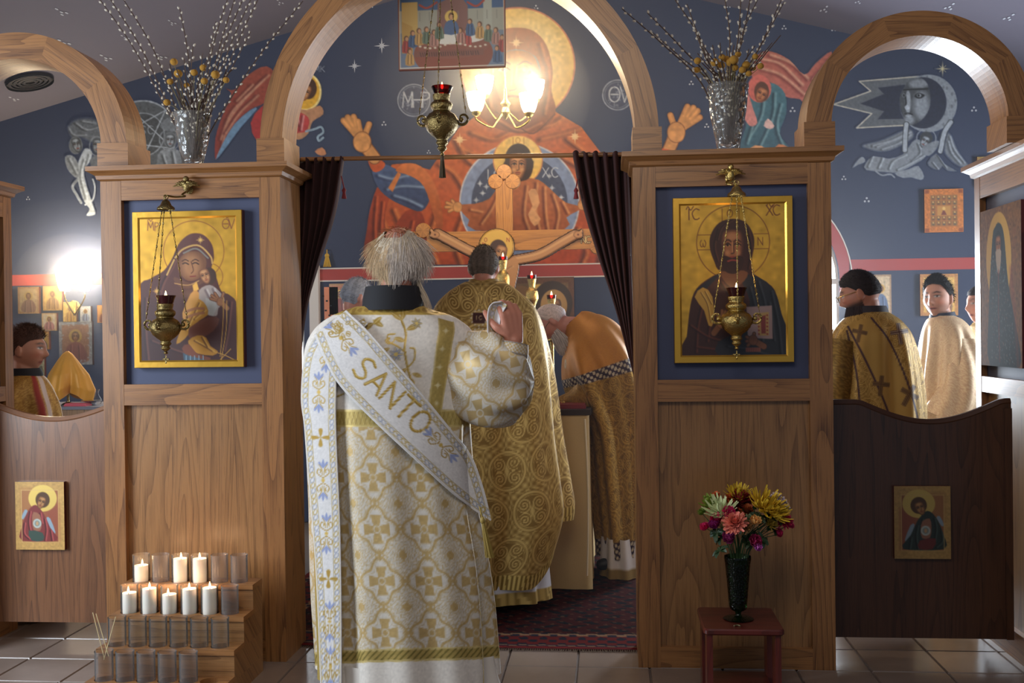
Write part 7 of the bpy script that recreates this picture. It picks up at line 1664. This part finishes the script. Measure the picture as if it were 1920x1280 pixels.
# ---------------------------------------------------------------- young man looking back
YY = 6.35
py_ = W(1776, 1060, YY); yng = thing('person', 'person in pale gold vestment looking back over the right gate', 'person', (py_[0], YY, 0))
hc = W(1758, 560, YY); Ry_ = rotm(2.45, .02, .06); J = stand(py_[0], YY, 1.62, 1.5, hc, aw=.7); J['neck'] = W(1770, 606, YY)
body(yng, J, Ry_, .98, (214, 156, 130), default_hands(J, 1.5), voxel=.0042, beard=((96, 66, 56), .35), brow=(40, 28, 24))
hair_cap('hair', yng, Ry_, hc, .98, (34, 28, 26), lambda a: .088-.012*a if a < .7 else .08-.10*sstep(.7, 2.0, np.array(a)), lambda a, t: .06+.12*np.cos(t*1.57), 26, spike=.03, top=.04, fuzz=2200, flen=.018)
rows = [(592, 1748, 1788), (600, 1738, 1804), (616, 1732, 1818), (645, 1728, 1828), (700, 1722, 1832), (760, 1720, 1834), (840, 1718, 1838), (1040, 1716, 1840)]
Cq, RXq, RYq = rings(rows, YY, [(0, .08), (3, .16), (7, .2)]); P, S, T, ph, v = sweepr(Cq, RXq, RYq, 360, 330, lambda p, v: sstep(.15, .6, v)*(.014*np.sin(7*p+1+v*2)+.008*np.sin(12*p+v)))
pink = goldcol((216, 178, 142), (234, 208, 166), .085, .05, .2); cloth('vestment', P, pink(P, S, T, ph, v), M_SILK, yng)
sleeve(yng, [(1800, 640, YY-.08), (1806, 690, YY-.12), (1796, 745, YY-.14), (1768, 790, YY-.15)], [.085, .10, .115, .12], 80, 100, pink, lambda p, v: .007*np.sin(6*p+5*v)); collar(yng, W(1768, 601, YY), .075, .068, .045, plain('dark_blue_collar', (34, 38, 58), .7), (-.1, 0))
# ---------------------------------------------------------------- server hidden by the right pier
YS_ = 6.75
ps = W(1846, 1040, YS_); sv = thing('person', 'person almost hidden behind the right edge pier, gold sleeve showing', 'person', (ps[0], YS_, 0))
hc = W(1840, 572, YS_); R1 = rotm(1.9, 0); J = stand(ps[0], YS_, 1.66, 1.9, hc); J['neck'] = W(1846, 612, YS_); body(sv, J, R1, 1.0, (206, 150, 130), default_hands(J, 1.9), voxel=.009)
hair_cap('hair', sv, R1, hc, 1.0, (40, 32, 30), lambda a: .06 if a < .9 else .05-.078*sstep(1.0, 2.2, np.array(a)), lambda a, t: .04+.04*t, 27, spike=.02)
Cq, RXq, RYq = rings([(604, 1826, 1868), (616, 1818, 1884), (650, 1814, 1892), (720, 1812, 1896), (1030, 1810, 1898)], YS_, [(0, .08), (2, .15), (4, .2)]); P, S, T, ph, v = sweepr(Cq, RXq, RYq, 90, 120, lambda p, v: .010*np.sin(7*p)*v); cloth('vestment', P, goldcol((120, 92, 44), (170, 136, 70), .1)(P, S, T, ph, v), M_SILK, sv)
# ---------------------------------------------------------------- server behind the left gate, in profile
YE = 5.22
pe_ = W(58, 1160, YE); srv = thing('person', 'person in gold vestment with red and pale bands, in profile behind the left gate', 'person', (pe_[0], YE, 0))
hc = W(48, 655, YE); Re = rotm(-1.35, -.05); J = stand(pe_[0], YE, 1.46, -1.2, hc, aw=.35); J['neck'] = W(46, 704, YE); body(srv, J, Re, 1.02, (180, 126, 102), default_hands(J, -1.2), voxel=.006)
hair_cap('hair', srv, Re, hc, 1.02, (72, 50, 42), lambda a: .062-.01*a if a < .9 else .05-.09*sstep(1.0, 2.2, np.array(a)), lambda a, t: .05+.06*t, 28, spike=.03, fuzz=900, flen=.022)
Cq, RXq, RYq = rings([(702, 26, 74), (712, 14, 84), (735, 0, 94), (775, -10, 106), (850, -12, 112), (1000, -14, 114), (1140, -14, 116)], YE, [(0, .08), (2, .14), (6, .18)]); P, S, T, ph, v = sweepr(Cq, RXq, RYq, 140, 150, lambda p, v: sstep(.1, .5, v)*.012*np.sin(7*p+1))
C = goldcol((150, 108, 50), (190, 150, 78), .1, .2, .35)(P, S, T, ph, v); k = bandf(ph[None]-.95+0*v, .12, .03); C = C*(1-k[..., None])+rgba(np.broadcast_to(np.array((150, 52, 44), float), P.shape).copy(), 0.)*k[..., None]
k = bandf(ph[None]-1.30+0*v, .14, .03); C = C*(1-k[..., None])+rgba(np.broadcast_to(np.array((206, 186, 176), float), P.shape).copy(), .1)*k[..., None]
cloth('vestment', P, C, M_SILK, srv); collar(srv, W(48, 708, YE), .085, .072, .05, M_BLACK)
# ================================================================ altar and its things
YA = 5.86; ax0, ax1 = 2*Xc-W(1105, 900, YA)[0]+.0, W(1105, 900, YA)[0]; AZ = W(1060, 768, YA)[2]; YA1 = YA+1.02
alt = thing('altar_table', 'square altar table under a cream cloth with dark top edge', 'altar', ((ax0+ax1)/2, YA+.5, 0))
cream = plain('cream_satin', (186, 160, 112), .5, 0, .1, 200, var=.12, vscale=3)
def drape_box(name, x0, x1, y0, y1, z0, z1, mat, amp, n=60, m=24):
    per = [(x0, y0), (x1, y0), (x1, y1), (x0, y1), (x0, y0)]; Q = []
    for k in range(4):
        a, b = np.array(per[k]), np.array(per[k+1]); nn = np.array([(b-a)[1], -(b-a)[0]])/np.linalg.norm(b-a)
        for t in np.linspace(0, 1, n, endpoint=False): Q.append((*(a+(b-a)*t), *nn))
    Q = np.array(Q); u = np.arange(len(Q)); P = np.zeros((m, len(Q), 3))
    for i in range(m):
        f = i/(m-1); w = amp*f*(np.sin(u*.35)+.5*np.sin(u*.83+1)); P[i, :, :2] = Q[:, :2]+Q[:, 2:]*(w+amp*f)[:, None]; P[i, :, 2] = z1-(z1-z0)*f
    return grid(name, P, np.ones(P.shape[:2]+(4,)), mat, alt, wrap=True, flip=True)
MB().box(ax0+.02, ax1-.02, YA+.02, YA1-.02, .05, AZ-.032).build('table_body', OAKDK, alt)
drape_box('altar_cloth', ax0, ax1, YA, YA1, .015, AZ-.03, cream, .006)
m = MB().box(ax0-.012, ax1+.012, YA-.012, YA1+.012, AZ-.03, AZ); m.build('table_top', plain('dark_top_cloth', (38, 24, 24), .7), alt)
m = MB()
for z in (.0,): m.tube(np.array([(ax1-.02+.012*math.sin(q*3), YA-.006, AZ-.05-q*.86) for q in np.linspace(0, 1, 12)]), .006, 6)
m.build('cloth_hem', plain('pale_hem', (206, 190, 160), .5), alt, True)
rc = W(1066, 762, YA+.2); rc[2] = AZ
t = thing('red_cloth', 'folded red cloth lying on the altar top by the bowing person', 'cloth', rc); MB().box(rc[0]-.10, rc[0]+.10, YA+.06, YA+.42, AZ+.001, AZ+.014).box(rc[0]-.095, rc[0]+.095, YA+.07, YA+.40, AZ+.014, AZ+.024).build('cloth_fold', plain('red_satin', (120, 22, 34), .5), t)
cp = W(1057, 756, YA+.3); cp[2] = AZ+.025
t = thing('hand_cross', 'small gold hand cross lying on the red altar cloth', 'cross', cp); MB().box(cp[0]-.06, cp[0]+.06, cp[1]-.012, cp[1]+.012, AZ+.025, AZ+.035).box(cp[0]-.012, cp[0]+.012, cp[1]-.10, cp[1]+.06, AZ+.0255, AZ+.0345).build('cross_body', M_BRASS, t)
# seven-lamp stand behind the altar: each lamp has its own arm and red cup
YK = 6.66
def altar_lamp(label, x, yfl, Y, zb):
    fz = W(x, yfl, Y); b = np.array([fz[0], Y, zb]); H = fz[2]-zb-.02; t = thing('altar_lamp', label, 'oil lamp', b)
    pr = [(.001, 0), (.062, 0), (.066, .012), (.03, .03), (.018, .06), (.024, .10), (.014, .13), (.012, H*.55), (.026, H*.6), (.016, H*.66), (.022, H*.78), (.040, H*.84), (.036, H*.90), (.020, H*.93), (.028, H)]
    MB().lathe(crom(pr, 70), b, 20).build('stand', M_BRASS, t, True)
    MB().lathe([(.020, 0), (.028, .012), (.030, .036), (.027, .036), (.024, .012), (.001, .006)], b+np.array([0, 0, H-.012]), 18).build('glass_cup', M_REDGL, t, True)
    MB().lathe([(.0006, 0), (.006, .006), (.008, .015), (.005, .028), (.0005, .044)], fz-np.array([0, 0, .016]), 10).build('flame', M_FLAME, t, True); bulb('altar_flame_light', fz+np.array([0, -.03, .02]), .5, (1, .6, .28), .01)
altar_lamp('tallest altar lamp, burning just right of the standing caped person', 943, 482, YK, AZ); altar_lamp('middle one of the three brass altar lamps', 997, 517, YK-.05, AZ); altar_lamp('lowest altar lamp, burning in front of the dark icon', 1034, 554, YK-.05, AZ)
# ---- standing crucifix behind the altar
YX = 7.2; kx = mpp(950, 450, YX)
cr = thing('crucifix', 'tall painted wooden crucifix with trefoil ends standing behind the altar', 'crucifix', W(950, 1020, YX)*np.array([1, 1, 0]))
def trefoil(x, y, r, d):
    a = [(x, y), ]; return [(x+d[0]*r*.9, y+d[1]*r*.9), (x+d[1]*r*.8, y+d[0]*r*.8), (x-d[1]*r*.8, y-d[0]*r*.8)]
XW = wood('cross_oak', (196, 132, 58), (132, 80, 34))
Zf = lambda x, y: W(x, y, YX)
m = MB(); a, b = Zf(929, 340), Zf(962, 480); m.box(a[0], Zf(960, 340)[0], YX, YX+.04, .02, a[2]); m.build('upright', XW, cr)
a, b = Zf(800, 431), Zf(1112, 469); MB().box(a[0], b[0], YX-.004, YX+.036, W(955, 469, YX)[2], W(955, 432, YX)[2], g=0).build('crossbeam', XW, cr)
for cx, cy, d in ((945, 340, (0, -1)), (793, 448, (-1, 0)), (1120, 446, (1, 0))):
    m = MB()
    for (x, y) in trefoil(cx, cy, 20, d): p = Zf(x, y); m.lathe([(.001, -.022), (13*kx, -.022), (14.5*kx, -.012), (14.5*kx, .018), (.001, .018)], np.array([p[0], YX+.016, p[2]]), 22, axis=(0, 1, 0))
    m.build('trefoil_end', XW, cr, True)
m = MB().box(Zf(900, 0)[0], Zf(992, 0)[0], YX-.15, YX+.2, 0, .06).build('foot', XW, cr)
cv = Cv(806, 428, 1092, 640, 1.6, (0, 0, 0)); FL, FD = (186, 132, 82), (126, 82, 48)
cv.ell(931, 462, 32, 32, (190, 140, 56)); cv.ell(931, 462, 30, 30, (220, 176, 84), m=.3)
for q in ([(820, 438), (846, 452), (880, 470), (910, 482)], [(1078, 440), (1050, 456), (1010, 478), (965, 488)]): cv.line(q, FD, 17, sm=5); cv.line(q, FL, 13, sm=5); cv.line(np.array(q)+[0, -3], (214, 166, 112), 4, .7, sm=5)
for x, y in ((816, 440), (1084, 440)): cv.ell(x, y, 9, 7, FD); cv.ell(x, y, 7.5, 5.5, FL); cv.line([(x, y), (x+(-8 if x < 900 else 8), y-8)], FL, 4); cv.line([(x, y), (x+(-10 if x < 900 else 10), y+2)], FL, 3.5); cv.ell(x, y, 1.6, 1.6, (80, 30, 24))
k = cv.poly([(900, 476), (920, 486), (944, 490), (966, 482), (972, 500), (964, 540), (958, 580), (960, 620), (920, 620), (916, 580), (904, 530), (898, 496)], FL, sm=3); folds(cv, k, [[(914, 500), (936, 512), (960, 500)], [(936, 500), (936, 600)], [(918, 540), (950, 546)]], FD, (216, 168, 112), 3)
cv.poly([(906, 590), (962, 586), (966, 620), (908, 620)], (206, 196, 180), sm=2)
cv.ell(934, 470, 17, 21, (70, 44, 30)); face(cv, 938, 476, 22, 32, (178, 124, 78), (104, 64, 42), (212, 164, 110), .35); cv.line([(905, 455), (912, 460)], (170, 60, 44), 1.5); cv.text('O', 908, 446, 7, (150, 60, 44), 1); cv.text('N', 950, 446, 7, (150, 60, 44), 1)
xs = np.arange(cv.x0, cv.x0+cv.w/cv.k, 1.3); ys = np.arange(cv.y0, cv.y0+cv.h/cv.k, 1.3); X, Yp = np.meshgrid(xs, ys); D = fw[None, None]+((X-960)/F)[..., None]*rt-((Yp-640)/F)[..., None]*up
P = EYE+D*((YX-.02)/D[..., 1])[..., None]; K = cv.sample(X, Yp, cv.mk); P[..., 1] = np.where(K > .5, YX-.022, YX-.006)
fg = grid('painted_figure', P, tolin(cv.sample(X, Yp)), M_ICON, cr, keep=K > .3); md = fg.modifiers.new('thick', 'SOLIDIFY'); md.thickness = .012; md.offset = 0; fg['label'] = 'painted figure with yellow halo'
for tx, x, y in (('IC', 812, 440), ('NC', 1086, 440)):
    q = Cv(x, y, x+24, y+20, 2, (0, 0, 0)); q.text(tx, x+3, y+3, 12, (222, 186, 116), 1.8, dx=9); X, Yp = np.meshgrid(np.arange(x, x+24, .8), np.arange(y, y+20, .8)); D = fw[None, None]+((X-960)/F)[..., None]*rt-((Yp-640)/F)[..., None]*up
    if tx == 'NC' : grid('lettering', EYE+D*((YX-.008)/D[..., 1])[..., None], tolin(q.sample(X, Yp)), M_ICON, cr, keep=q.sample(X, Yp, q.mk) > .3)
# ---- chandelier: four bright shades on curved brass arms
YC = 6.3
M_SHADE = emit('lit_shade', (1, .80, .50), 22)
ctr = W(948, 205, YC); ch = thing('chandelier', 'brass ceiling light with four glowing glass shades in front of the mural', 'chandelier', ctr)
zt_ = ridz+.0
topz = min(sl*(ctr[0]-lx0)+lz0, sr*(ctr[0]-rx0)+rz0)
MB().tube([ctr, np.array([ctr[0], ctr[1], topz-.03])], .004, 8).build('rod', M_BRASS, ch, True)
MB().lathe([(.06, 0), (.05, -.02), (.01, -.03), (.001, -.03)], np.array([ctr[0], ctr[1], topz-.012]), 20).build('ceiling_plate', M_BRASS, ch, True)
MB().lathe([(.001, -.06), (.012, -.05), (.03, -.02), (.02, .01), (.034, .03), (.012, .06), (.008, .12), (.001, .13)], ctr, 20).build('hub', M_BRASS, ch, True)
for x, y, dy in ((909, 176, .14), (893, 208, -.12), (1004, 184, .12), (992, 210, -.12)):
    s = W(x, y, YC+dy); mid = (ctr+s)/2+np.array([0, 0, -.10]); arm = MB().tube(crom([ctr, ctr*.7+s*.3+np.array([0, 0, -.07]), mid, s+np.array([0, 0, -.05]), s], 22), .0055, 8).build('arm', M_BRASS, ch, True)
    MB().lathe([(.012, -.03), (.026, -.02), (.028, -.004), (.014, .0)], s, 16).build('socket', M_BRASS, arm, True)
    MB().lathe(crom([(.030, 0), (.042, .025), (.050, .06), (.056, .10), (.055, .10), (.049, .06), (.040, .025), (.028, .002)], 24), s, 24, wob=lambda a, v: .04*np.sin(10*a)*(v > .3)*(v < .6)).build('glass_shade', M_SHADE, arm, True)
    bulb('shade_light', s+np.array([0, -.0, .15]), 16, (1, .78, .50), .05)
# ---- left wall sconce, very bright
sc_ = W(140, 560, YB-.12); sn = thing('wall_sconce', 'blazing brass wall sconce with two white shades over the icons at left', 'wall lamp', sc_)
MB().lathe([(.05, 0), (.05, .012), (.02, .02), (.001, .02)], W(140, 575, YB-.001), 18, axis=(0, -1, 0)).build('wall_plate', M_BRASS, sn, True)
for x, dy in ((122, -.03), (158, .0)):
    s = W(x, 545, YB-.16+dy); arm = MB().tube(crom([W(140, 575, YB-.02), W(140, 590, YB-.10), s+np.array([0, 0, -.06]), s], 18), .006, 8).build('arm', M_BRASS, sn, True)
    MB().lathe(crom([(.034, 0), (.05, .04), (.062, .10), (.066, .14), (.064, .14), (.058, .10), (.046, .04), (.03, .003)], 22), s, 24).build('glass_shade', emit('sconce_glow', (1, .86, .62), 40), arm, True)
    bulb('sconce_light', s+np.array([0, -.03, .18]), 26, (1, .80, .52), .06)
# ---- offertory table at left: veiled chalice, dish, little things
YO = 7.2
tz = W(140, 758, YO)[2]; ox0, ox1 = W(88, 758, YO)[0]-.25, W(215, 758, YO)[0]
ot = thing('offertory_table', 'small cloth-covered table holding the veiled chalice at left', 'table', ((ox0+ox1)/2, YO, 0)); MB().box(ox0, ox1, YO-.22, YO+.3, .0, tz-.02).build('table_body', OAKDK, ot); MB().box(ox0-.015, ox1+.015, YO-.24, YO+.32, tz-.02, tz).build('table_top', plain('grey_cloth', (110, 108, 116), .7), ot)
vc = W(128, 756, YO); vc[2] = tz; vt = thing('veiled_chalice', 'orange-gold veil draped in a peak over a chalice on the left table', 'chalice', vc)
kO = mpp(128, 720, YO); ph = np.linspace(-PI, PI, 90, endpoint=False); Hc = (756-660)*kO; n = 40; P = np.zeros((n, 90, 3))
for i in range(n):
    f = i/(n-1); R_ = np.interp(f, [0, .06, .2, .5, .8, 1], [2, 9, 18, 34, 40, 34])*kO; sq = 1+.34*f*np.cos(4*ph+.9)+.12*f*np.sin(9*ph)+.05*f*np.sin(17*ph)
    P[i, :, 0] = vc[0]+R_*sq*np.sin(ph); P[i, :, 1] = YO-R_*.8*sq*np.cos(ph); P[i, :, 2] = tz+Hc*(1-f*.86)+.03*f*f*np.cos(4*ph+.9+PI)
o_ = grid('veil', P, np.ones((n, 90, 4)), plain('orange_gold_silk', (206, 142, 40), .5, .15, .1, 120, var=.15, vscale=12), vt, wrap=True, flip=True)
MB().lathe([(.001, 0), (.045, 0), (.04, .008), (.010, .02), (.010, .08), (.03, .10), (.038, .15), (.001, .14)], vc, 20).build('chalice_foot', M_BRASS, vt, True)
dsh = W(172, 756, YO-.1); dsh[2] = tz; t = thing('silver_dish', 'shiny low dish on the left table beside the veil', 'dish', dsh); MB().lathe([(.001, .0), (.03, .0), (.032, .02), (.07, .03), (.072, .034), (.03, .028), (.001, .026)], dsh, 24).build('dish_body', plain('silver', (190, 190, 196), .2, 1.), t, True)
rcl = W(150, 764, YO-.16); rcl[2] = tz; t = thing('pink_cloth', 'folded pinkish red cloth at the front of the left table', 'cloth', rcl); MB().box(rcl[0]-.09, rcl[0]+.07, rcl[1]-.05, rcl[1]+.06, tz+.0005, tz+.012).box(rcl[0]-.085, rcl[0]+.06, rcl[1]-.045, rcl[1]+.05, tz+.012, tz+.02).build('cloth_fold', plain('rose_cloth', (190, 70, 84), .7), t)
gl = W(182, 740, YO+.05); gl[2] = tz; t = thing('glass_cruet', 'little clear glass cruet at the right end of the left table', 'cruet', gl); MB().lathe(crom([(.001, .0), (.025, 0), (.03, .03), (.014, .06), (.01, .08), (.018, .10), (.016, .10), (.008, .08)], 24), gl, 18).build('glass_body', M_GLASS, t, True)
# ---- by the left window: salmon book stand, gold tassel, white stool
ys_ = 7.97
pp = W(608, 640, ys_); bs = thing('salmon_banner', 'salmon pink cloth panel with small dark marks hung on the wall below the tassel', 'cloth', W(612, 690, ys_))
MB().box(W(600, 0, ys_)[0], W(626, 0, ys_)[0], ys_, ys_+.02, W(610, 700, ys_)[2], W(610, 538, ys_)[2]).build('cloth_panel', plain('salmon_cloth', (222, 140, 104), .7), bs)
m = MB()
for q in range(9): x, y = 606+(q*7) % 16, 555+q*9; a = W(x, y, ys_); m.box(a[0]-.008, a[0]+.008, ys_-.003, ys_, a[2]-.006, a[2]+.006)
m.build('dark_marks', M_BLACK, bs)
tq = W(613, 468, YB-.05); t = thing('gold_tassel', 'yellow tassel hanging on the altar wall beside the left curtain', 'tassel', W(613, 498, YB-.05)); m = MB(); m.tube([tq, tq-np.array([0, 0, .04])], .004, 6); m.ell(tq-np.array([0, 0, .045]), .018, .015, .018, 10, 6)
for q in range(16): a = q*2.4; m.tube([tq+np.array([.008*math.cos(a), .006*math.sin(a), -.05]), tq+np.array([.028*math.cos(a), .012*math.sin(a), -.13])], .004, 4)
m.build('thread_tuft', plain('yellow_thread', (190, 150, 40), .7), t, True); MB().tube([tq+np.array([0, .05, .0]), tq], .003, 6).build('peg', M_BRASS, t)
# ---- patterned rug before the altar
ra, rb_ = W(565, 1215, 4.9), W(1190, 1215, 4.9); RX_0, RX_1 = Xc-.95, Xc+.78+.0
ry0 = WZ(1000, 1214, .012)[1]; nu, nv = 260, 190; x = np.linspace(-1.15, 1.15, nu); y = np.linspace(0, 2.4, nv); X, Yg = np.meshgrid(x, y)
ed = np.minimum(np.minimum(1.15-np.abs(X), Yg), 2.4-Yg); wv = np.sin(X*73)*np.sin(Yg*67); wz = np.sin(X*48+np.sin(Yg*60))*np.sin(Yg*48)
rgb = mixc((50, 17, 16), (20, 19, 22), (wz > .25)*1.); rgb = mixc(rgb, (86, 58, 42), (wv > .80)*.7)
for lo, hi, c1_, c2_ in ((.0, .03, (96, 30, 30), (80, 26, 26)), (.03, .06, (36, 34, 44), (110, 84, 66)), (.06, .20, (84, 28, 26), (28, 28, 36)), (.20, .23, (120, 90, 66), (40, 36, 44))):
    k = (ed >= lo) & (ed < hi); rgb[k] = mixc(c1_, c2_, ((np.sin(X*70)*np.sin(Yg*70) > .1)*1.))[k]
rgz = .010+.0015*np.random.default_rng(2).random(X.shape); P = np.stack([X+Xc, Yg+ry0, rgz], -1)
rg_ = thing('rug', 'dark red patterned rug on the floor before the altar', 'rug', (Xc, ry0+1.2, 0)); o_ = grid('rug_pile', P, rgba(rgb, 0.), vcol('rug_wool', .98, .4, 900, spec=.03), rg_, smooth=False, flip=True)
MB().box(Xc-1.15, Xc+1.15, ry0, ry0+2.4, .0025, .0095).build('rug_backing', plain('rug_back', (70, 40, 34), .9), rg_)
m = MB()
for q in range(230): xx_ = Xc-1.15+q*.01; m.tube([(xx_, ry0+.002, .008), (xx_+RNG.normal()*.003, ry0-.022, .004)], .0012, 3, cap=False)
tag(m.build('fringe', plain('fringe_thread', (120, 104, 84), .9), rg_), kind='stuff')

ws = W(580, 1112, 6.0); ws_t = thing('white_stool', 'low white stool seen between the left pier and the white robe', 'stool', (ws[0]-.08, 6.0, 0))
x0, x1, zt_ = ws[0]-.26, ws[0]+.06, ws[2]; MB().box(x0, x1, 5.9, 6.2, zt_-.03, zt_).build('seat', M_WHITE, ws_t)
for a_ in (x0+.015, x1-.045):
    for b_ in (5.91, 6.16): MB().box(a_, a_+.03, b_, b_+.03, 0, zt_-.03).build('leg', M_WHITE, ws_t)
# ================================================================ incense haze hanging in the altar, then volumes added for lens glow
hm = bpy.data.materials.new('incense_haze'); hm.use_nodes = True; nt = hm.node_tree; nt.nodes.remove(nt.nodes['Principled BSDF'])
vs = nt.nodes.new('ShaderNodeVolumeScatter'); vs.inputs['Density'].default_value = .012; vs.inputs['Anisotropy'].default_value = .35; vs.inputs['Color'].default_value = (.95, .95, 1, 1)
nt.links.new(vs.outputs[0], nt.nodes['Material Output'].inputs['Volume'])
hz_ = MB().box(XL+.01, XR-.01, 5.0, YB-.12, .03, min(zL, zR)-.02)
hz_.prism([(XL+.02, zL-.03), (XR-.02, zR-.03), (ridx, ridz-.03)], 5.0, YB-.12)
hz_ = MB().prism([(XL+.02, .03), (XR-.02, .03), (XR-.02, zR-.03), (ridx, ridz-.03), (XL+.02, zL-.03)], 5.0, YB-.03).build('incense_haze', hm)
tag(hz_, 'thin incense haze filling the altar behind the screen', 'haze', kind='stuff')

def puff(c, r, dens, lab):  # scatter sphere added round a lamp to imitate lens bloom
    m2 = bpy.data.materials.new('lens_glow_volume'); m2.use_nodes = True; t2 = m2.node_tree; t2.nodes.remove(t2.nodes['Principled BSDF']); v2 = t2.nodes.new('ShaderNodeVolumeScatter')
    v2.inputs['Density'].default_value = dens; v2.inputs['Anisotropy'].default_value = .2; t2.links.new(v2.outputs[0], t2.nodes['Material Output'].inputs['Volume'])
    tag(MB().ell(c, r, r, r*.9, 32, 20).build('lens_glow_volume', m2, None, True), lab, 'glow volume', kind='stuff')
for r_, d_, w_ in ((.26, .14, 'dense'), (.50, .07, 'soft'), (.80, .030, 'faint wide')):
    puff(W(950, 180, YC), r_, d_, w_+' added volume imitating lens glow round the chandelier'); puff(W(140, 535, YB-r_*.9-.05), r_*.85, d_, w_+' added volume imitating lens glow round the wall sconce')
